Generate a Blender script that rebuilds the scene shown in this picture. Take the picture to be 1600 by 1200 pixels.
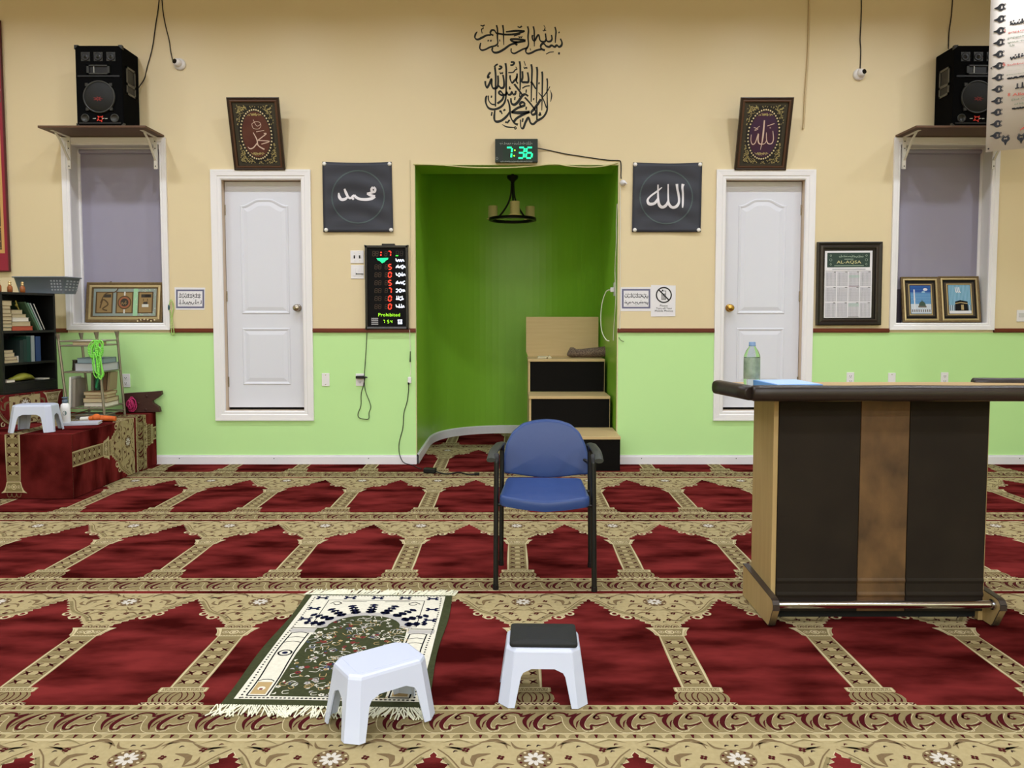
import bpy, bmesh, math, random
from mathutils import Vector, Matrix

# ---------------------------------------------------------------- clearing
for o in list(bpy.data.objects):
    bpy.data.objects.remove(o, do_unlink=True)
SC = bpy.context.scene
COL = SC.collection

# ---------------------------------------------------------------- camera
PITCH = math.radians(3.2)
FPX, CX, CY, EYE = 1200.0, 800.0, 561.0, 1.30
cam_data = bpy.data.cameras.new('camera')
cam = bpy.data.objects.new('camera', cam_data)
COL.objects.link(cam)
cam.location = (0, 0, EYE)
cam.rotation_euler = (math.pi / 2 - PITCH, 0, 0)
cam_data.sensor_fit = 'HORIZONTAL'
cam_data.sensor_width = 36.0
cam_data.lens = FPX * 36.0 / 1600.0
cam_data.shift_y = -(600.0 - CY) / 1600.0
cam_data.clip_start = 0.05
cam_data.clip_end = 100
SC.camera = cam

# ---------------------------------------------------------------- world, lights, exposure
world = bpy.data.worlds.new('world')
SC.world = world
world.use_nodes = True
world.node_tree.nodes['Background'].inputs[0].default_value = (0.05, 0.055, 0.07, 1)
world.node_tree.nodes['Background'].inputs[1].default_value = 0.3
SC.view_settings.view_transform = 'Standard'
SC.view_settings.look = 'None'
SC.view_settings.exposure = -0.13
SC.view_settings.gamma = 1.0
SC.view_settings.use_curve_mapping = False

CEIL = 4.25
WALL = 6.70
LAMP_COL = (0.865, 0.925, 1.0)


def downlight(x, y, watts, size=0.16, spread=150):
    d = bpy.data.lights.new('ceiling_downlight', 'AREA')
    d.shape = 'DISK'
    d.size = size
    d.energy = watts
    d.color = LAMP_COL
    d.spread = math.radians(spread)
    o = bpy.data.objects.new('ceiling_downlight', d)
    o.location = (x, y, CEIL - 0.012)
    COL.objects.link(o)


def room_and_fill_light(x, y, w, h, watts, spread=160):
    d = bpy.data.lights.new('room_and_fill_lamp', 'AREA')
    d.shape = 'RECTANGLE'
    d.size = w
    d.size_y = h
    d.energy = watts
    d.color = LAMP_COL
    d.spread = math.radians(spread)
    o = bpy.data.objects.new('room_and_fill_lamp', d)
    o.location = (x, y, CEIL - 0.012)
    COL.objects.link(o)


# a row of small downlights along the front wall, panel and fill lamps over the room
DOWN_X = (-4.9, -3.5, -2.2, -0.93, 1.07, 2.4, 3.65, 4.9)
for lx in DOWN_X:
    downlight(lx, 5.15, 18.5, 0.17, 154)
LAMP_W = {3.5: 27, -0.4: 46, -3.4: 110, -6.0: 170}  # the two rearmost rows are added fill for surfaces facing the camera
for ly in LAMP_W:
    for lx in (-3.6, -1.2, 1.2, 3.6):
        room_and_fill_light(lx, ly, 1.15, 0.55, LAMP_W[ly], 165)

# ---------------------------------------------------------------- pixel geometry (1600 x 1200 frame)
RF = Vector((0, math.cos(PITCH), -math.sin(PITCH)))
RU = Vector((0, math.sin(PITCH), math.cos(PITCH)))
EYEV = Vector((0, 0, EYE))


def ray(u, v):
    return Vector(((u - CX) / FPX, 0, 0)) + RF + RU * ((CY - v) / FPX)


def at_y(u, v, y):
    d = ray(u, v)
    return EYEV + d * (y / d.y)


def at_z(u, v, z):
    d = ray(u, v)
    return EYEV + d * ((z - EYE) / d.z)


def at_x(u, v, x):
    d = ray(u, v)
    return EYEV + d * (x / d.x)


class Plane:
    """a flat place to draw on: origin, two axes, normal"""
    def __init__(s, o, ex, ey):
        s.o = Vector(o)
        s.ex = Vector(ex).normalized()
        s.ey = Vector(ey).normalized()
        s.n = s.ex.cross(s.ey).normalized()

    def at(s, a, b, h=0.0):
        return s.o + s.ex * a + s.ey * b + s.n * h

    def hit(s, u, v, h=0.0):
        d = ray(u, v)
        t = (s.o - EYEV).dot(s.n) / d.dot(s.n)
        return EYEV + d * t + s.n * h

    def uv(s, u, v):
        p = s.hit(u, v) - s.o
        return p.dot(s.ex), p.dot(s.ey)


WP = Plane((0, WALL, 0), (1, 0, 0), (0, 0, 1))          # front wall; normal points to the room


def wall_plane(off):
    return Plane((0, WALL - off, 0), (1, 0, 0), (0, 0, 1))


# ---------------------------------------------------------------- materials
def lin(c):
    r = []
    for x in c[:3]:
        x = x / 255.0
        r.append(x / 12.92 if x <= 0.04045 else ((x + 0.055) / 1.055) ** 2.4)
    return (r[0], r[1], r[2], 1.0)


MATS = {}


def mat(name, col, rough=0.6, metal=0.0, noise=None, bump=None, emit=None, spec=0.5, coat=0.0,
        trans=0.0, ior=1.45, sheen=0.0, stretch=(1, 1, 1), alpha=1.0):
    """principled material; noise=(scale, amount, colour2), bump=(scale, strength)"""
    if name in MATS:
        return MATS[name]
    m = bpy.data.materials.new(name)
    m.use_nodes = True
    nt = m.node_tree
    b = nt.nodes['Principled BSDF']
    b.inputs['Base Color'].default_value = lin(col)
    b.inputs['Roughness'].default_value = rough
    b.inputs['Metallic'].default_value = metal
    b.inputs['Specular IOR Level'].default_value = spec
    b.inputs['Coat Weight'].default_value = coat
    b.inputs['Transmission Weight'].default_value = trans
    b.inputs['IOR'].default_value = ior
    b.inputs['Sheen Weight'].default_value = sheen
    b.inputs['Alpha'].default_value = alpha
    if emit:
        b.inputs['Emission Color'].default_value = lin(emit[0])
        b.inputs['Emission Strength'].default_value = emit[1]
    if noise or bump:
        tc = nt.nodes.new('ShaderNodeTexCoord')
        mp = nt.nodes.new('ShaderNodeMapping')
        mp.inputs['Scale'].default_value = stretch
        nt.links.new(tc.outputs['Object'], mp.inputs['Vector'])
    if noise:
        n = nt.nodes.new('ShaderNodeTexNoise')
        n.inputs['Scale'].default_value = noise[0]
        n.inputs['Detail'].default_value = 4
        nt.links.new(mp.outputs[0], n.inputs['Vector'])
        r = nt.nodes.new('ShaderNodeValToRGB')
        r.color_ramp.elements[0].position = 0.5 - noise[1]
        r.color_ramp.elements[1].position = 0.5 + noise[1]
        r.color_ramp.elements[0].color = lin(col)
        r.color_ramp.elements[1].color = lin(noise[2])
        nt.links.new(n.outputs['Fac'], r.inputs['Fac'])
        nt.links.new(r.outputs['Color'], b.inputs['Base Color'])
    if bump:
        n2 = nt.nodes.new('ShaderNodeTexNoise')
        n2.inputs['Scale'].default_value = bump[0]
        n2.inputs['Detail'].default_value = 3
        nt.links.new(mp.outputs[0], n2.inputs['Vector'])
        bp = nt.nodes.new('ShaderNodeBump')
        bp.inputs['Strength'].default_value = bump[1]
        bp.inputs['Distance'].default_value = 0.004
        nt.links.new(n2.outputs['Fac'], bp.inputs['Height'])
        nt.links.new(bp.outputs['Normal'], b.inputs['Normal'])
    MATS[name] = m
    return m


# ---------------------------------------------------------------- geometry collector
def catmull(pts, n=4, closed=False):
    if len(pts) < 3:
        return [tuple(p) for p in pts]
    out = []
    N = len(pts)
    rng = range(N) if closed else range(N - 1)
    for i in rng:
        p0 = pts[(i - 1) % N] if (closed or i > 0) else pts[i]
        p1 = pts[i]
        p2 = pts[(i + 1) % N]
        p3 = pts[(i + 2) % N] if (closed or i + 2 < N) else pts[(i + 1) % N]
        for k in range(n):
            t = k / n
            out.append(tuple(0.5 * ((2 * b) + (c - a) * t + (2 * a - 5 * b + 4 * c - d) * t * t + (3 * b - a - 3 * c + d) * t ** 3)
                             for a, b, c, d in zip(p0, p1, p2, p3)))
    if not closed:
        out.append(tuple(pts[-1]))
    return out


class G:
    def __init__(s):
        s.v = []
        s.f = []
        s.m = []
        s.sm = []

    def add(s, vs, fs, m=0, smooth=False):
        b = len(s.v)
        s.v.extend([tuple(x) for x in vs])
        for f in fs:
            s.f.append([b + i for i in f])
            s.m.append(m)
            s.sm.append(smooth)
        return s

    def box(s, x0, x1, y0, y1, z0, z1, m=0):
        vs = [(x, y, z) for z in (z0, z1) for y in (y0, y1) for x in (x0, x1)]
        return s.add(vs, [(0, 2, 3, 1), (4, 5, 7, 6), (0, 1, 5, 4), (2, 6, 7, 3), (0, 4, 6, 2), (1, 3, 7, 5)], m)

    def obox(s, c, ex, ey, ez, m=0):
        """box about c with half-axis vectors"""
        c, ex, ey, ez = Vector(c), Vector(ex), Vector(ey), Vector(ez)
        vs = [c + ex * i + ey * j + ez * k for k in (-1, 1) for j in (-1, 1) for i in (-1, 1)]
        return s.add(vs, [(0, 2, 3, 1), (4, 5, 7, 6), (0, 1, 5, 4), (2, 6, 7, 3), (0, 4, 6, 2), (1, 3, 7, 5)], m)

    def pbox(s, pl, a0, a1, b0, b1, h0, h1, m=0):
        """box in plane coordinates"""
        vs = [pl.at(a, b, h) for h in (h0, h1) for b in (b0, b1) for a in (a0, a1)]
        return s.add(vs, [(0, 2, 3, 1), (4, 5, 7, 6), (0, 1, 5, 4), (2, 6, 7, 3), (0, 4, 6, 2), (1, 3, 7, 5)], m)

    def poly(s, pts, m=0, smooth=False):
        return s.add(pts, [tuple(range(len(pts)))], m, smooth)

    def prism(s, base, vec, m=0, smooth=False):
        """closed outline pushed along vec"""
        n = len(base)
        vec = Vector(vec)
        vs = [Vector(p) for p in base] + [Vector(p) + vec for p in base]
        s.add(vs, [tuple(range(n - 1, -1, -1)), tuple(range(n, 2 * n))], m)
        return s.add(vs, [(i, (i + 1) % n, n + (i + 1) % n, n + i) for i in range(n)], m, smooth)

    def rings(s, rings, m=0, smooth=True, cap0=True, cap1=True, closed=True):
        n = len(rings[0])
        vs = [p for r in rings for p in r]
        fs = []
        for i in range(len(rings) - 1):
            for j in range(n if closed else n - 1):
                k = (j + 1) % n
                fs.append((i * n + j, i * n + k, (i + 1) * n + k, (i + 1) * n + j))
        s.add(vs, fs, m, smooth)
        if cap0:
            s.add(rings[0], [tuple(range(n - 1, -1, -1))], m)
        if cap1:
            s.add(rings[-1], [tuple(range(n))], m)
        return s

    def cyl(s, p0, p1, r0, r1=None, n=16, m=0, smooth=True):
        r1 = r0 if r1 is None else r1
        p0, p1 = Vector(p0), Vector(p1)
        d = (p1 - p0).normalized()
        a = d.orthogonal().normalized()
        b = d.cross(a)
        R = [[p + (a * math.cos(2 * math.pi * i / n) + b * math.sin(2 * math.pi * i / n)) * r for i in range(n)]
             for p, r in ((p0, r0), (p1, r1))]
        return s.rings(R, m, smooth)

    def lathe(s, c, prof, axis=(0, 0, 1), n=24, m=0, cap0=True, cap1=True):
        """prof = [(radius, distance along axis)]"""
        c = Vector(c)
        d = Vector(axis).normalized()
        a = d.orthogonal().normalized()
        b = d.cross(a)
        R = [[c + d * h + (a * math.cos(2 * math.pi * i / n) + b * math.sin(2 * math.pi * i / n)) * max(r, 1e-5)
              for i in range(n)] for r, h in prof]
        return s.rings(R, m, True, cap0, cap1)

    def tube(s, pts, r, n=8, m=0, sub=5, flat=None):
        pts = [Vector(p) for p in (catmull([tuple(p) for p in pts], sub) if sub else pts)]
        R = []
        prev = None
        for i, p in enumerate(pts):
            d = (pts[min(i + 1, len(pts) - 1)] - pts[max(i - 1, 0)]).normalized()
            if prev is None:
                a = d.orthogonal().normalized()
            else:
                a = (prev - d * prev.dot(d))
                a = a.normalized() if a.length > 1e-6 else d.orthogonal().normalized()
            prev = a
            b = d.cross(a)
            rr = r(i / max(1, len(pts) - 1)) if callable(r) else r
            R.append([p + (a * math.cos(2 * math.pi * k / n) + b * math.sin(2 * math.pi * k / n)) * rr for k in range(n)])
        return s.rings(R, m)

    def ball(s, c, r, n=12, m=0, sx=1, sy=1, sz=1):
        c = Vector(c)
        R = []
        for i in range(n // 2 + 1):
            t = -math.pi / 2 + math.pi * i / (n // 2)
            R.append([c + Vector((math.cos(t) * math.cos(2 * math.pi * j / n) * r * sx, math.cos(t) * math.sin(2 * math.pi * j / n) * r * sy,
                                  math.sin(t) * r * sz)) for j in range(n)])
        return s.rings(R, m, True, False, False)


def mesh_obj(name, g, mats, parent=None, bevel=0, bevel_seg=2, sub=0, solid=0):
    me = bpy.data.meshes.new(name)
    me.from_pydata([tuple(p) for p in g.v], [], g.f)
    for m in (mats if isinstance(mats, (list, tuple)) else [mats]):
        me.materials.append(m)
    me.polygons.foreach_set('material_index', g.m)
    me.polygons.foreach_set('use_smooth', g.sm)
    me.update()
    o = bpy.data.objects.new(name, me)
    COL.objects.link(o)
    if parent is not None:
        o.parent = parent
    if bevel or sub or solid:
        bm = bmesh.new()
        bm.from_mesh(me)
        bmesh.ops.remove_doubles(bm, verts=bm.verts, dist=1e-5)
        if bevel:
            bmesh.ops.recalc_face_normals(bm, faces=bm.faces)
        bm.to_mesh(me)
        bm.free()
    if solid:
        md = o.modifiers.new('solid', 'SOLIDIFY')
        md.thickness = solid
        md.offset = 0
    if bevel:
        md = o.modifiers.new('bevel', 'BEVEL')
        md.width = bevel
        md.segments = bevel_seg
        md.limit_method = 'ANGLE'
        md.angle_limit = math.radians(35)
    if sub:
        md = o.modifiers.new('sub', 'SUBSURF')
        md.levels = sub
        md.render_levels = sub
    return o


def tag(o, label=None, cat=None, group=None, kind=None):
    if label:
        o['label'] = label
    if cat:
        o['category'] = cat
    if group:
        o['group'] = group
    if kind:
        o['kind'] = kind
    return o


def thing(name, label, cat, group=None):
    o = bpy.data.objects.new(name, None)
    COL.objects.link(o)
    o.empty_display_size = 0.05
    return tag(o, label, cat, group)


def part_label(o, text):
    o['label'] = text
    return o


def family(o):
    r = [o]
    for c in o.children:
        r += family(c)
    return r


def settle(root, base=None):
    """move the origin of a thing built in place to its base"""
    pts = [Vector(c) for o in family(root) if o.type == 'MESH' for c in o.bound_box]
    if base is None:
        lo = [min(p[i] for p in pts) for i in range(3)]
        hi = [max(p[i] for p in pts) for i in range(3)]
        base = Vector(((lo[0] + hi[0]) / 2, (lo[1] + hi[1]) / 2, lo[2]))
    base = Vector(base)
    T = Matrix.Translation(-base)
    for o in family(root):
        if o.type == 'MESH':
            o.data.transform(T)
    root.location = base
    return root


def copy_thing(o, parent=None):
    c = o.copy()
    COL.objects.link(c)
    c.parent = parent
    for ch in o.children:
        copy_thing(ch, c)
    return c


def struct(name, g, mats, parent=None, bevel=0, label=None):
    o = mesh_obj(name, g, mats, parent, bevel)
    if parent is None:
        o['kind'] = 'structure'
    return o


# ---------------------------------------------------------------- flat artwork (ribbons and outlines) laid on a surface
class Art:
    def __init__(s):
        s.p = []          # (points, material index, layer)

    def poly(s, pts, m, layer=1):
        s.p.append((list(pts), m, layer))
        return s

    def rect(s, x0, y0, x1, y1, m, layer=1):
        return s.poly([(x0, y0), (x1, y0), (x1, y1), (x0, y1)], m, layer)

    def disc(s, x, y, r, m, layer=1, n=12, ry=None, rot=0):
        ry = r if ry is None else ry
        c, sn = math.cos(rot), math.sin(rot)
        return s.poly([(x + r * math.cos(2 * math.pi * i / n) * c - ry * math.sin(2 * math.pi * i / n) * sn,
                        y + r * math.cos(2 * math.pi * i / n) * sn + ry * math.sin(2 * math.pi * i / n) * c) for i in range(n)], m, layer)

    def ribbon(s, pts, w, m, layer=1, sub=4, closed=False, nib=None):
        """w = width, list of widths or 'leaf' tuples; quads are collected as one strip"""
        P = [tuple(p[:2]) for p in pts]
        if isinstance(w, (int, float)):
            W = [w] * len(P)
        else:
            W = [w[min(len(w) - 1, int(round(i * (len(w) - 1) / max(1, len(P) - 1))))] for i in range(len(P))]
        Q = catmull([(x, y, a) for (x, y), a in zip(P, W)], sub, closed) if sub else [(x, y, a) for (x, y), a in zip(P, W)]
        L, R = [], []
        n = len(Q)
        for i, (x, y, a) in enumerate(Q):
            if closed:
                x0, y0 = Q[(i - 1) % n][:2]
                x1, y1 = Q[(i + 1) % n][:2]
            else:
                x0, y0 = Q[max(i - 1, 0)][:2]
                x1, y1 = Q[min(i + 1, n - 1)][:2]
            dx, dy = x1 - x0, y1 - y0
            l = math.hypot(dx, dy) or 1
            if nib is not None:
                # broad-nib pen: the stroke is thick across the nib angle
                k = abs(dx / l * math.sin(nib) - dy / l * math.cos(nib))
                a = a * (0.66 + 0.50 * k)
            nx, ny = -dy / l * abs(a) / 2, dx / l * abs(a) / 2
            L.append((x + nx, y + ny))
            R.append((x - nx, y - ny))
        rng = range(n) if closed else range(n - 1)
        for i in rng:
            j = (i + 1) % n
            s.p.append(([L[i], R[i], R[j], L[j]], m, layer))
        return s

    def ring(s, x, y, r, w, m, layer=1, n=24, ry=None):
        ry = r if ry is None else ry
        return s.ribbon([(x + r * math.cos(2 * math.pi * i / n), y + ry * math.sin(2 * math.pi * i / n)) for i in range(n)], w, m, layer, 0, True)

    def flower(s, x, y, r, m, mc, layer=2, petals=5, rot=0.3):
        for k in range(petals):
            a = rot + 2 * math.pi * k / petals
            s.disc(x + math.cos(a) * r * 0.6, y + math.sin(a) * r * 0.6, r * 0.45, m, layer, 7)
        s.disc(x, y, r * 0.28, mc, layer + 1, 6)
        return s

    def leaf(s, x0, y0, x1, y1, w, m, layer=2, bend=0.2):
        mx, my = (x0 + x1) / 2 - (y1 - y0) * bend, (y0 + y1) / 2 + (x1 - x0) * bend
        return s.ribbon([(x0, y0), (mx, my), (x1, y1)], [w * 0.15, w, w * 0.1], m, layer, 3)

    def moved(s, fn):
        a = Art()
        a.p = [([fn(*q) for q in pts], m, l) for pts, m, l in s.p]
        return a

    def into(s, g, fn, step=0.0003, base=0.0003):
        """fn(x, y, height) -> 3D"""
        for pts, m, l in s.p:
            # keep faces turned to the viewer side
            a = 0
            for i in range(len(pts)):
                x0, y0 = pts[i]
                x1, y1 = pts[(i + 1) % len(pts)]
                a += x0 * y1 - x1 * y0
            q = pts if a >= 0 else pts[::-1]
            g.add([fn(x, y, base + step * l) for x, y in q], [tuple(range(len(q)))], m)


def px_art(g, art, pl, step=0.0003, base=0.0006):
    """artwork given in photo pixels laid on a plane"""
    A = art.moved(lambda x, y: pl.uv(x, y))
    A.into(g, lambda a, b, h: pl.at(a, b, h), step, base)


def trace(art, ox, oy, k, strokes, m=0, layer=1, nib=None, fat=1.0):
    """strokes traced on an enlarged crop: (width, [(x, y) ...])"""
    for w, pts in strokes:
        art.ribbon([(ox + x / k, oy + y / k) for x, y in pts], (w * fat / k if not isinstance(w, (list, tuple)) else [q * fat / k for q in w]), m, layer, 5, False, nib)


def text_art(art, body, x0, y0, x1, y1, m=0, layer=1, fit=True, flip=False):
    """lettering set inside a box; y1 is the top. flip=True for photo pixels (y down)"""
    cu = bpy.data.curves.new('lettering', 'FONT')
    cu.body = body
    cu.size = 1
    cu.resolution_u = 2
    o = bpy.data.objects.new('lettering', cu)
    COL.objects.link(o)
    dg = bpy.context.evaluated_depsgraph_get()
    me = bpy.data.meshes.new_from_object(o.evaluated_get(dg))
    vs = [(v.co.x, v.co.y) for v in me.vertices]
    fs = [tuple(p.vertices) for p in me.polygons]
    bpy.data.objects.remove(o, do_unlink=True)
    bpy.data.curves.remove(cu)
    bpy.data.meshes.remove(me)
    if not vs:
        return
    lx, hx = min(v[0] for v in vs), max(v[0] for v in vs)
    ly, hy = min(v[1] for v in vs), max(v[1] for v in vs)
    sx, sy = (x1 - x0) / max(hx - lx, 1e-6), (y1 - y0) / max(hy - ly, 1e-6)
    for f in fs:
        art.poly([(x0 + (vs[i][0] - lx) * sx, y0 + (vs[i][1] - ly) * sy) for i in f], m, layer)


def scribble(art, x0, y0, x1, y1, seed, m=0, layer=1, w=None, marks=True):
    """a line of script too small to read: bowls, tall strokes and dots. y0 is the base line, y1 the top"""
    R = random.Random(seed)
    h = y1 - y0
    w = abs(h) * 0.13 if w is None else w
    x = x0
    while x < x1 - abs(h) * 0.2:
        k = R.random()
        d = abs(h) * R.uniform(0.3, 0.6)
        xe = min(x + d, x1)
        if k < 0.35:
            art.ribbon([(x, y0 + h * 0.45), (x + d * 0.2, y0 + h * 0.08), (x + d * 0.7, y0 + h * 0.05), (xe, y0 + h * 0.4)], w, m, layer, 2)
        elif k < 0.65:
            art.ribbon([(x, y0 + h * 0.1), (xe, y0 + h * 0.15)], w, m, layer, 0)
            art.ribbon([(x + d * 0.5, y0 + h * 0.12), (x + d * 0.5, y0 + h * R.uniform(0.7, 1.0))], w, m, layer, 0)
        elif k < 0.85:
            art.ribbon([(x, y0 + h * 0.2), (x + d * 0.3, y0 + h * 0.5), (x + d * 0.6, y0 + h * 0.2), (xe, y0 + h * 0.15)], w, m, layer, 2)
        else:
            art.ring(x + d * 0.4, y0 + h * 0.3, abs(h) * 0.13, w * 0.8, m, layer, 8)
        if marks and R.random() < 0.6:
            art.disc(x + d * 0.5, y0 + h * R.choice((-0.12, 0.68, 0.85)), w * 0.65, m, layer, 5)
        x = xe + abs(h) * R.uniform(0.0, 0.1)


SEG = {'0': 'abcdef', '1': 'bc', '2': 'abged', '3': 'abgcd', '4': 'fgbc', '5': 'afgcd', '6': 'afgedc', '7': 'abc', '8': 'abcdefg', '9': 'abcdfg', '-': 'g', '_': 'd'}


def seven(art, ch, x, y, w, h, t, m, layer=2, slant=0.08):
    """seven-segment digit, photo pixels (y down), x,y = top left"""
    S = {'a': (0, 0, 1, 0), 'b': (1, 0, 1, .5), 'c': (1, .5, 1, 1), 'd': (0, 1, 1, 1), 'e': (0, .5, 0, 1), 'f': (0, 0, 0, .5), 'g': (0, .5, 1, .5)}
    for c in SEG[ch]:
        a, b, c2, d = S[c]
        p = []
        for (i, j) in ((a, b), (c2, d)):
            p.append((x + i * w + (1 - j) * h * slant, y + j * h))
        (xa, ya), (xb, yb) = p
        l = math.hypot(xb - xa, yb - ya)
        g = t * 0.35 / l
        p = [(xa + (xb - xa) * g, ya + (yb - ya) * g), (xb - (xb - xa) * g, yb - (yb - ya) * g)]
        art.ribbon(p, t, m, layer, 0)
# ================================================================= MATERIALS OF THE ROOM
M_BEIGE = mat('beige_wall_paint', (223, 206, 168), 0.40, noise=(1.2, 0.5, (227, 210, 174)), bump=(90, 0.03), spec=0.4)
M_GREEN = mat('light_green_wall_paint', (192, 236, 161), 0.42, noise=(1.4, 0.5, (196, 238, 166)), bump=(90, 0.03), spec=0.4)
M_NICHE = mat('deep_green_wall_paint', (136, 192, 56), 0.34, noise=(1.1, 0.5, (140, 196, 60)), bump=(70, 0.03))
M_WHITE = mat('white_trim_paint', (238, 236, 240), 0.38)
M_DOOR = mat('white_door_paint', (222, 224, 236), 0.42, bump=(160, 0.02))
M_BASE = mat('white_baseboard_paint', (232, 230, 236), 0.45)
M_RAIL = mat('red_brown_chair_rail_wood', (120, 48, 24), 0.45, noise=(6, 0.3, (96, 36, 18)), stretch=(0.3, 4, 4))
M_CEIL = mat('ceiling_paint', (225, 220, 208), 0.9)
M_DARK = mat('black_gap', (6, 6, 6), 0.9)
M_BRASS = mat('brass', (205, 165, 85), 0.22, 1.0)
M_NICKEL = mat('satin_nickel', (180, 172, 160), 0.25, 1.0)
M_BLIND = mat('lavender_grey_roller_blind', (150, 146, 168), 0.8, noise=(3, 0.5, (156, 152, 172)))
M_JAMB = mat('tan_jamb_wood', (220, 202, 182), 0.6, noise=(5, 0.4, (208, 184, 158)), stretch=(4, 4, 0.4))
M_SCREW = mat('dark_screw', (40, 40, 44), 0.5, 0.5)
M_NAVYREVEAL = mat('white_reveal_paint', (224, 222, 222), 0.5)

RAIL_TOP, RAIL_BOT = 1.193, 1.157
XL, XR, YB = -5.7, 5.7, -7.0

# openings in the front wall: x0, x1, z0, z1
NX0, NX1, NZ = -0.838, 0.918, 2.60
WIN_L = (-3.813, -3.036, 1.240, 2.770)
WIN_R = (3.344, 4.134, 1.240, 2.770)
DOOR_L = (-2.512, -1.819, 0.470, 2.475)
DOOR_R = (1.846, 2.532, 0.470, 2.475)
OPEN = [(NX0, NX1, 0.0, NZ), WIN_L, WIN_R, DOOR_L, DOOR_R]

g = G()
xs = sorted({XL, XR} | {o[0] for o in OPEN} | {o[1] for o in OPEN})
zs = sorted({0.0, CEIL, RAIL_BOT} | {o[2] for o in OPEN} | {o[3] for o in OPEN})
for i in range(len(xs) - 1):
    for j in range(len(zs) - 1):
        cx, cz = (xs[i] + xs[i + 1]) / 2, (zs[j] + zs[j + 1]) / 2
        if any(o[0] < cx < o[1] and o[2] < cz < o[3] for o in OPEN):
            continue
        g.add([(xs[i], WALL, zs[j]), (xs[i + 1], WALL, zs[j]), (xs[i + 1], WALL, zs[j + 1]), (xs[i], WALL, zs[j + 1])],
              [(0, 1, 2, 3)], 1 if cz < RAIL_BOT else 0)
struct('wall_front', g, [M_BEIGE, M_GREEN])


def side_wall(name, x, flip):
    g = G()
    for z0, z1, m in ((0, RAIL_BOT, 1), (RAIL_BOT, CEIL, 0)):
        q = [(x, YB, z0), (x, WALL, z0), (x, WALL, z1), (x, YB, z1)]
        g.poly(q if not flip else q[::-1], m)
    struct(name, g, [M_BEIGE, M_GREEN])


side_wall('wall_left', XL, False)
side_wall('wall_right', XR, True)
g = G()
for z0, z1, m in ((0, RAIL_BOT, 1), (RAIL_BOT, CEIL, 0)):
    g.poly([(XR, YB, z0), (XL, YB, z0), (XL, YB, z1), (XR, YB, z1)], m)
struct('wall_back', g, [M_BEIGE, M_GREEN])
g = G()
g.poly([(XL, YB, CEIL), (XL, WALL, CEIL), (XR, WALL, CEIL), (XR, YB, CEIL)])
ceil_o = struct('ceiling', g, M_CEIL)
M_LENS = mat('glowing_downlight_lens', (255, 250, 240), 0.5, emit=((255, 250, 242), 9.0))
for lx in DOWN_X:
    g = G()
    g.lathe((lx, 5.15, CEIL - 0.0005), [(0.11, 0.0), (0.11, 0.006), (0.088, 0.010), (0.086, 0.003)], (0, 0, -1), 24, cap0=False, cap1=False)
    g.lathe((lx, 5.15, CEIL - 0.003), [(0.086, 0.0), (0.0, 0.0005)], (0, 0, -1), 24, 1, cap0=False, cap1=False)
    mesh_obj('downlight', g, [M_WHITE, M_LENS], ceil_o)

# ---------------------------------------------------------------- niche
NCX, NHW = (NX0 + NX1) / 2, (NX1 - NX0) / 2
NSTR, NB, NEXP = 0.88, 0.92, 2.4
LINTEL, NTOP = 0.42, 2.92


def niche_path(inset=0.0, n=40):
    hw = NHW - inset
    p = [(NCX - hw, WALL), (NCX - hw, WALL + LINTEL), (NCX - hw, WALL + NSTR)]
    for i in range(1, n):
        a = math.pi * i / n
        c, s_ = math.cos(a), math.sin(a)
        x = -math.copysign(abs(c) ** (2 / NEXP), c) * hw
        y = abs(s_) ** (2 / NEXP) * (NB - inset)
        p.append((NCX + x, WALL + NSTR + y))
    p += [(NCX + hw, WALL + NSTR), (NCX + hw, WALL + LINTEL), (NCX + hw, WALL)]
    return p


pth = niche_path()
g = G()
zt = [NZ] * len(pth)
n = len(pth)
vs = [(x, y, 0) for x, y in pth] + [(x, y, NTOP if (1 <= i <= n - 2) else NZ) for i, (x, y) in enumerate(pth)]
for i in range(n - 1):
    if i in (0, n - 2):
        a, b = pth[i], pth[i + 1]
        g.add([(a[0], a[1], 0), (b[0], b[1], 0), (b[0], b[1], NZ), (a[0], a[1], NZ)], [(0, 1, 2, 3)])
    else:
        a, b = pth[i], pth[i + 1]
        g.add([(a[0], a[1], 0), (b[0], b[1], 0), (b[0], b[1], NTOP), (a[0], a[1], NTOP)], [(0, 1, 2, 3)], 0, 3 <= i <= n - 5)
# lintel soffit, its inner face, and the niche ceiling
g.poly([(NX0, WALL, NZ), (NX1, WALL, NZ), (NX1, WALL + LINTEL, NZ), (NX0, WALL + LINTEL, NZ)])
g.poly([(NX0, WALL + LINTEL, NZ), (NX1, WALL + LINTEL, NZ), (NX1, WALL + LINTEL, NTOP), (NX0, WALL + LINTEL, NTOP)])
g.poly([(x, y, NTOP) for x, y in pth[1:-1]])
niche = struct('wall_niche', g, M_NICHE)

g = G()
outer, inner = niche_path(0.0005), niche_path(0.016)
R = []
for (a, b), (c, d) in zip(outer, inner):
    R.append([(a, b, 0), (a, b, 0.088), (a + (c - a) * 0.5, b + (d - b) * 0.5, 0.088), (c, d, 0.078), (c, d, 0)])
for i in range(len(R) - 1):
    for j in range(4):
        g.add([R[i][j], R[i + 1][j], R[i + 1][j + 1], R[i][j + 1]], [(0, 1, 2, 3)], 0, True)
struct('baseboard_niche', g, M_BASE)

# ---------------------------------------------------------------- baseboard, chair rail
def board(g, x0, x1, z0, z1, t, m=0):
    g.box(x0, x1, WALL - t, WALL + 0.0, z0, z1, m)


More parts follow.
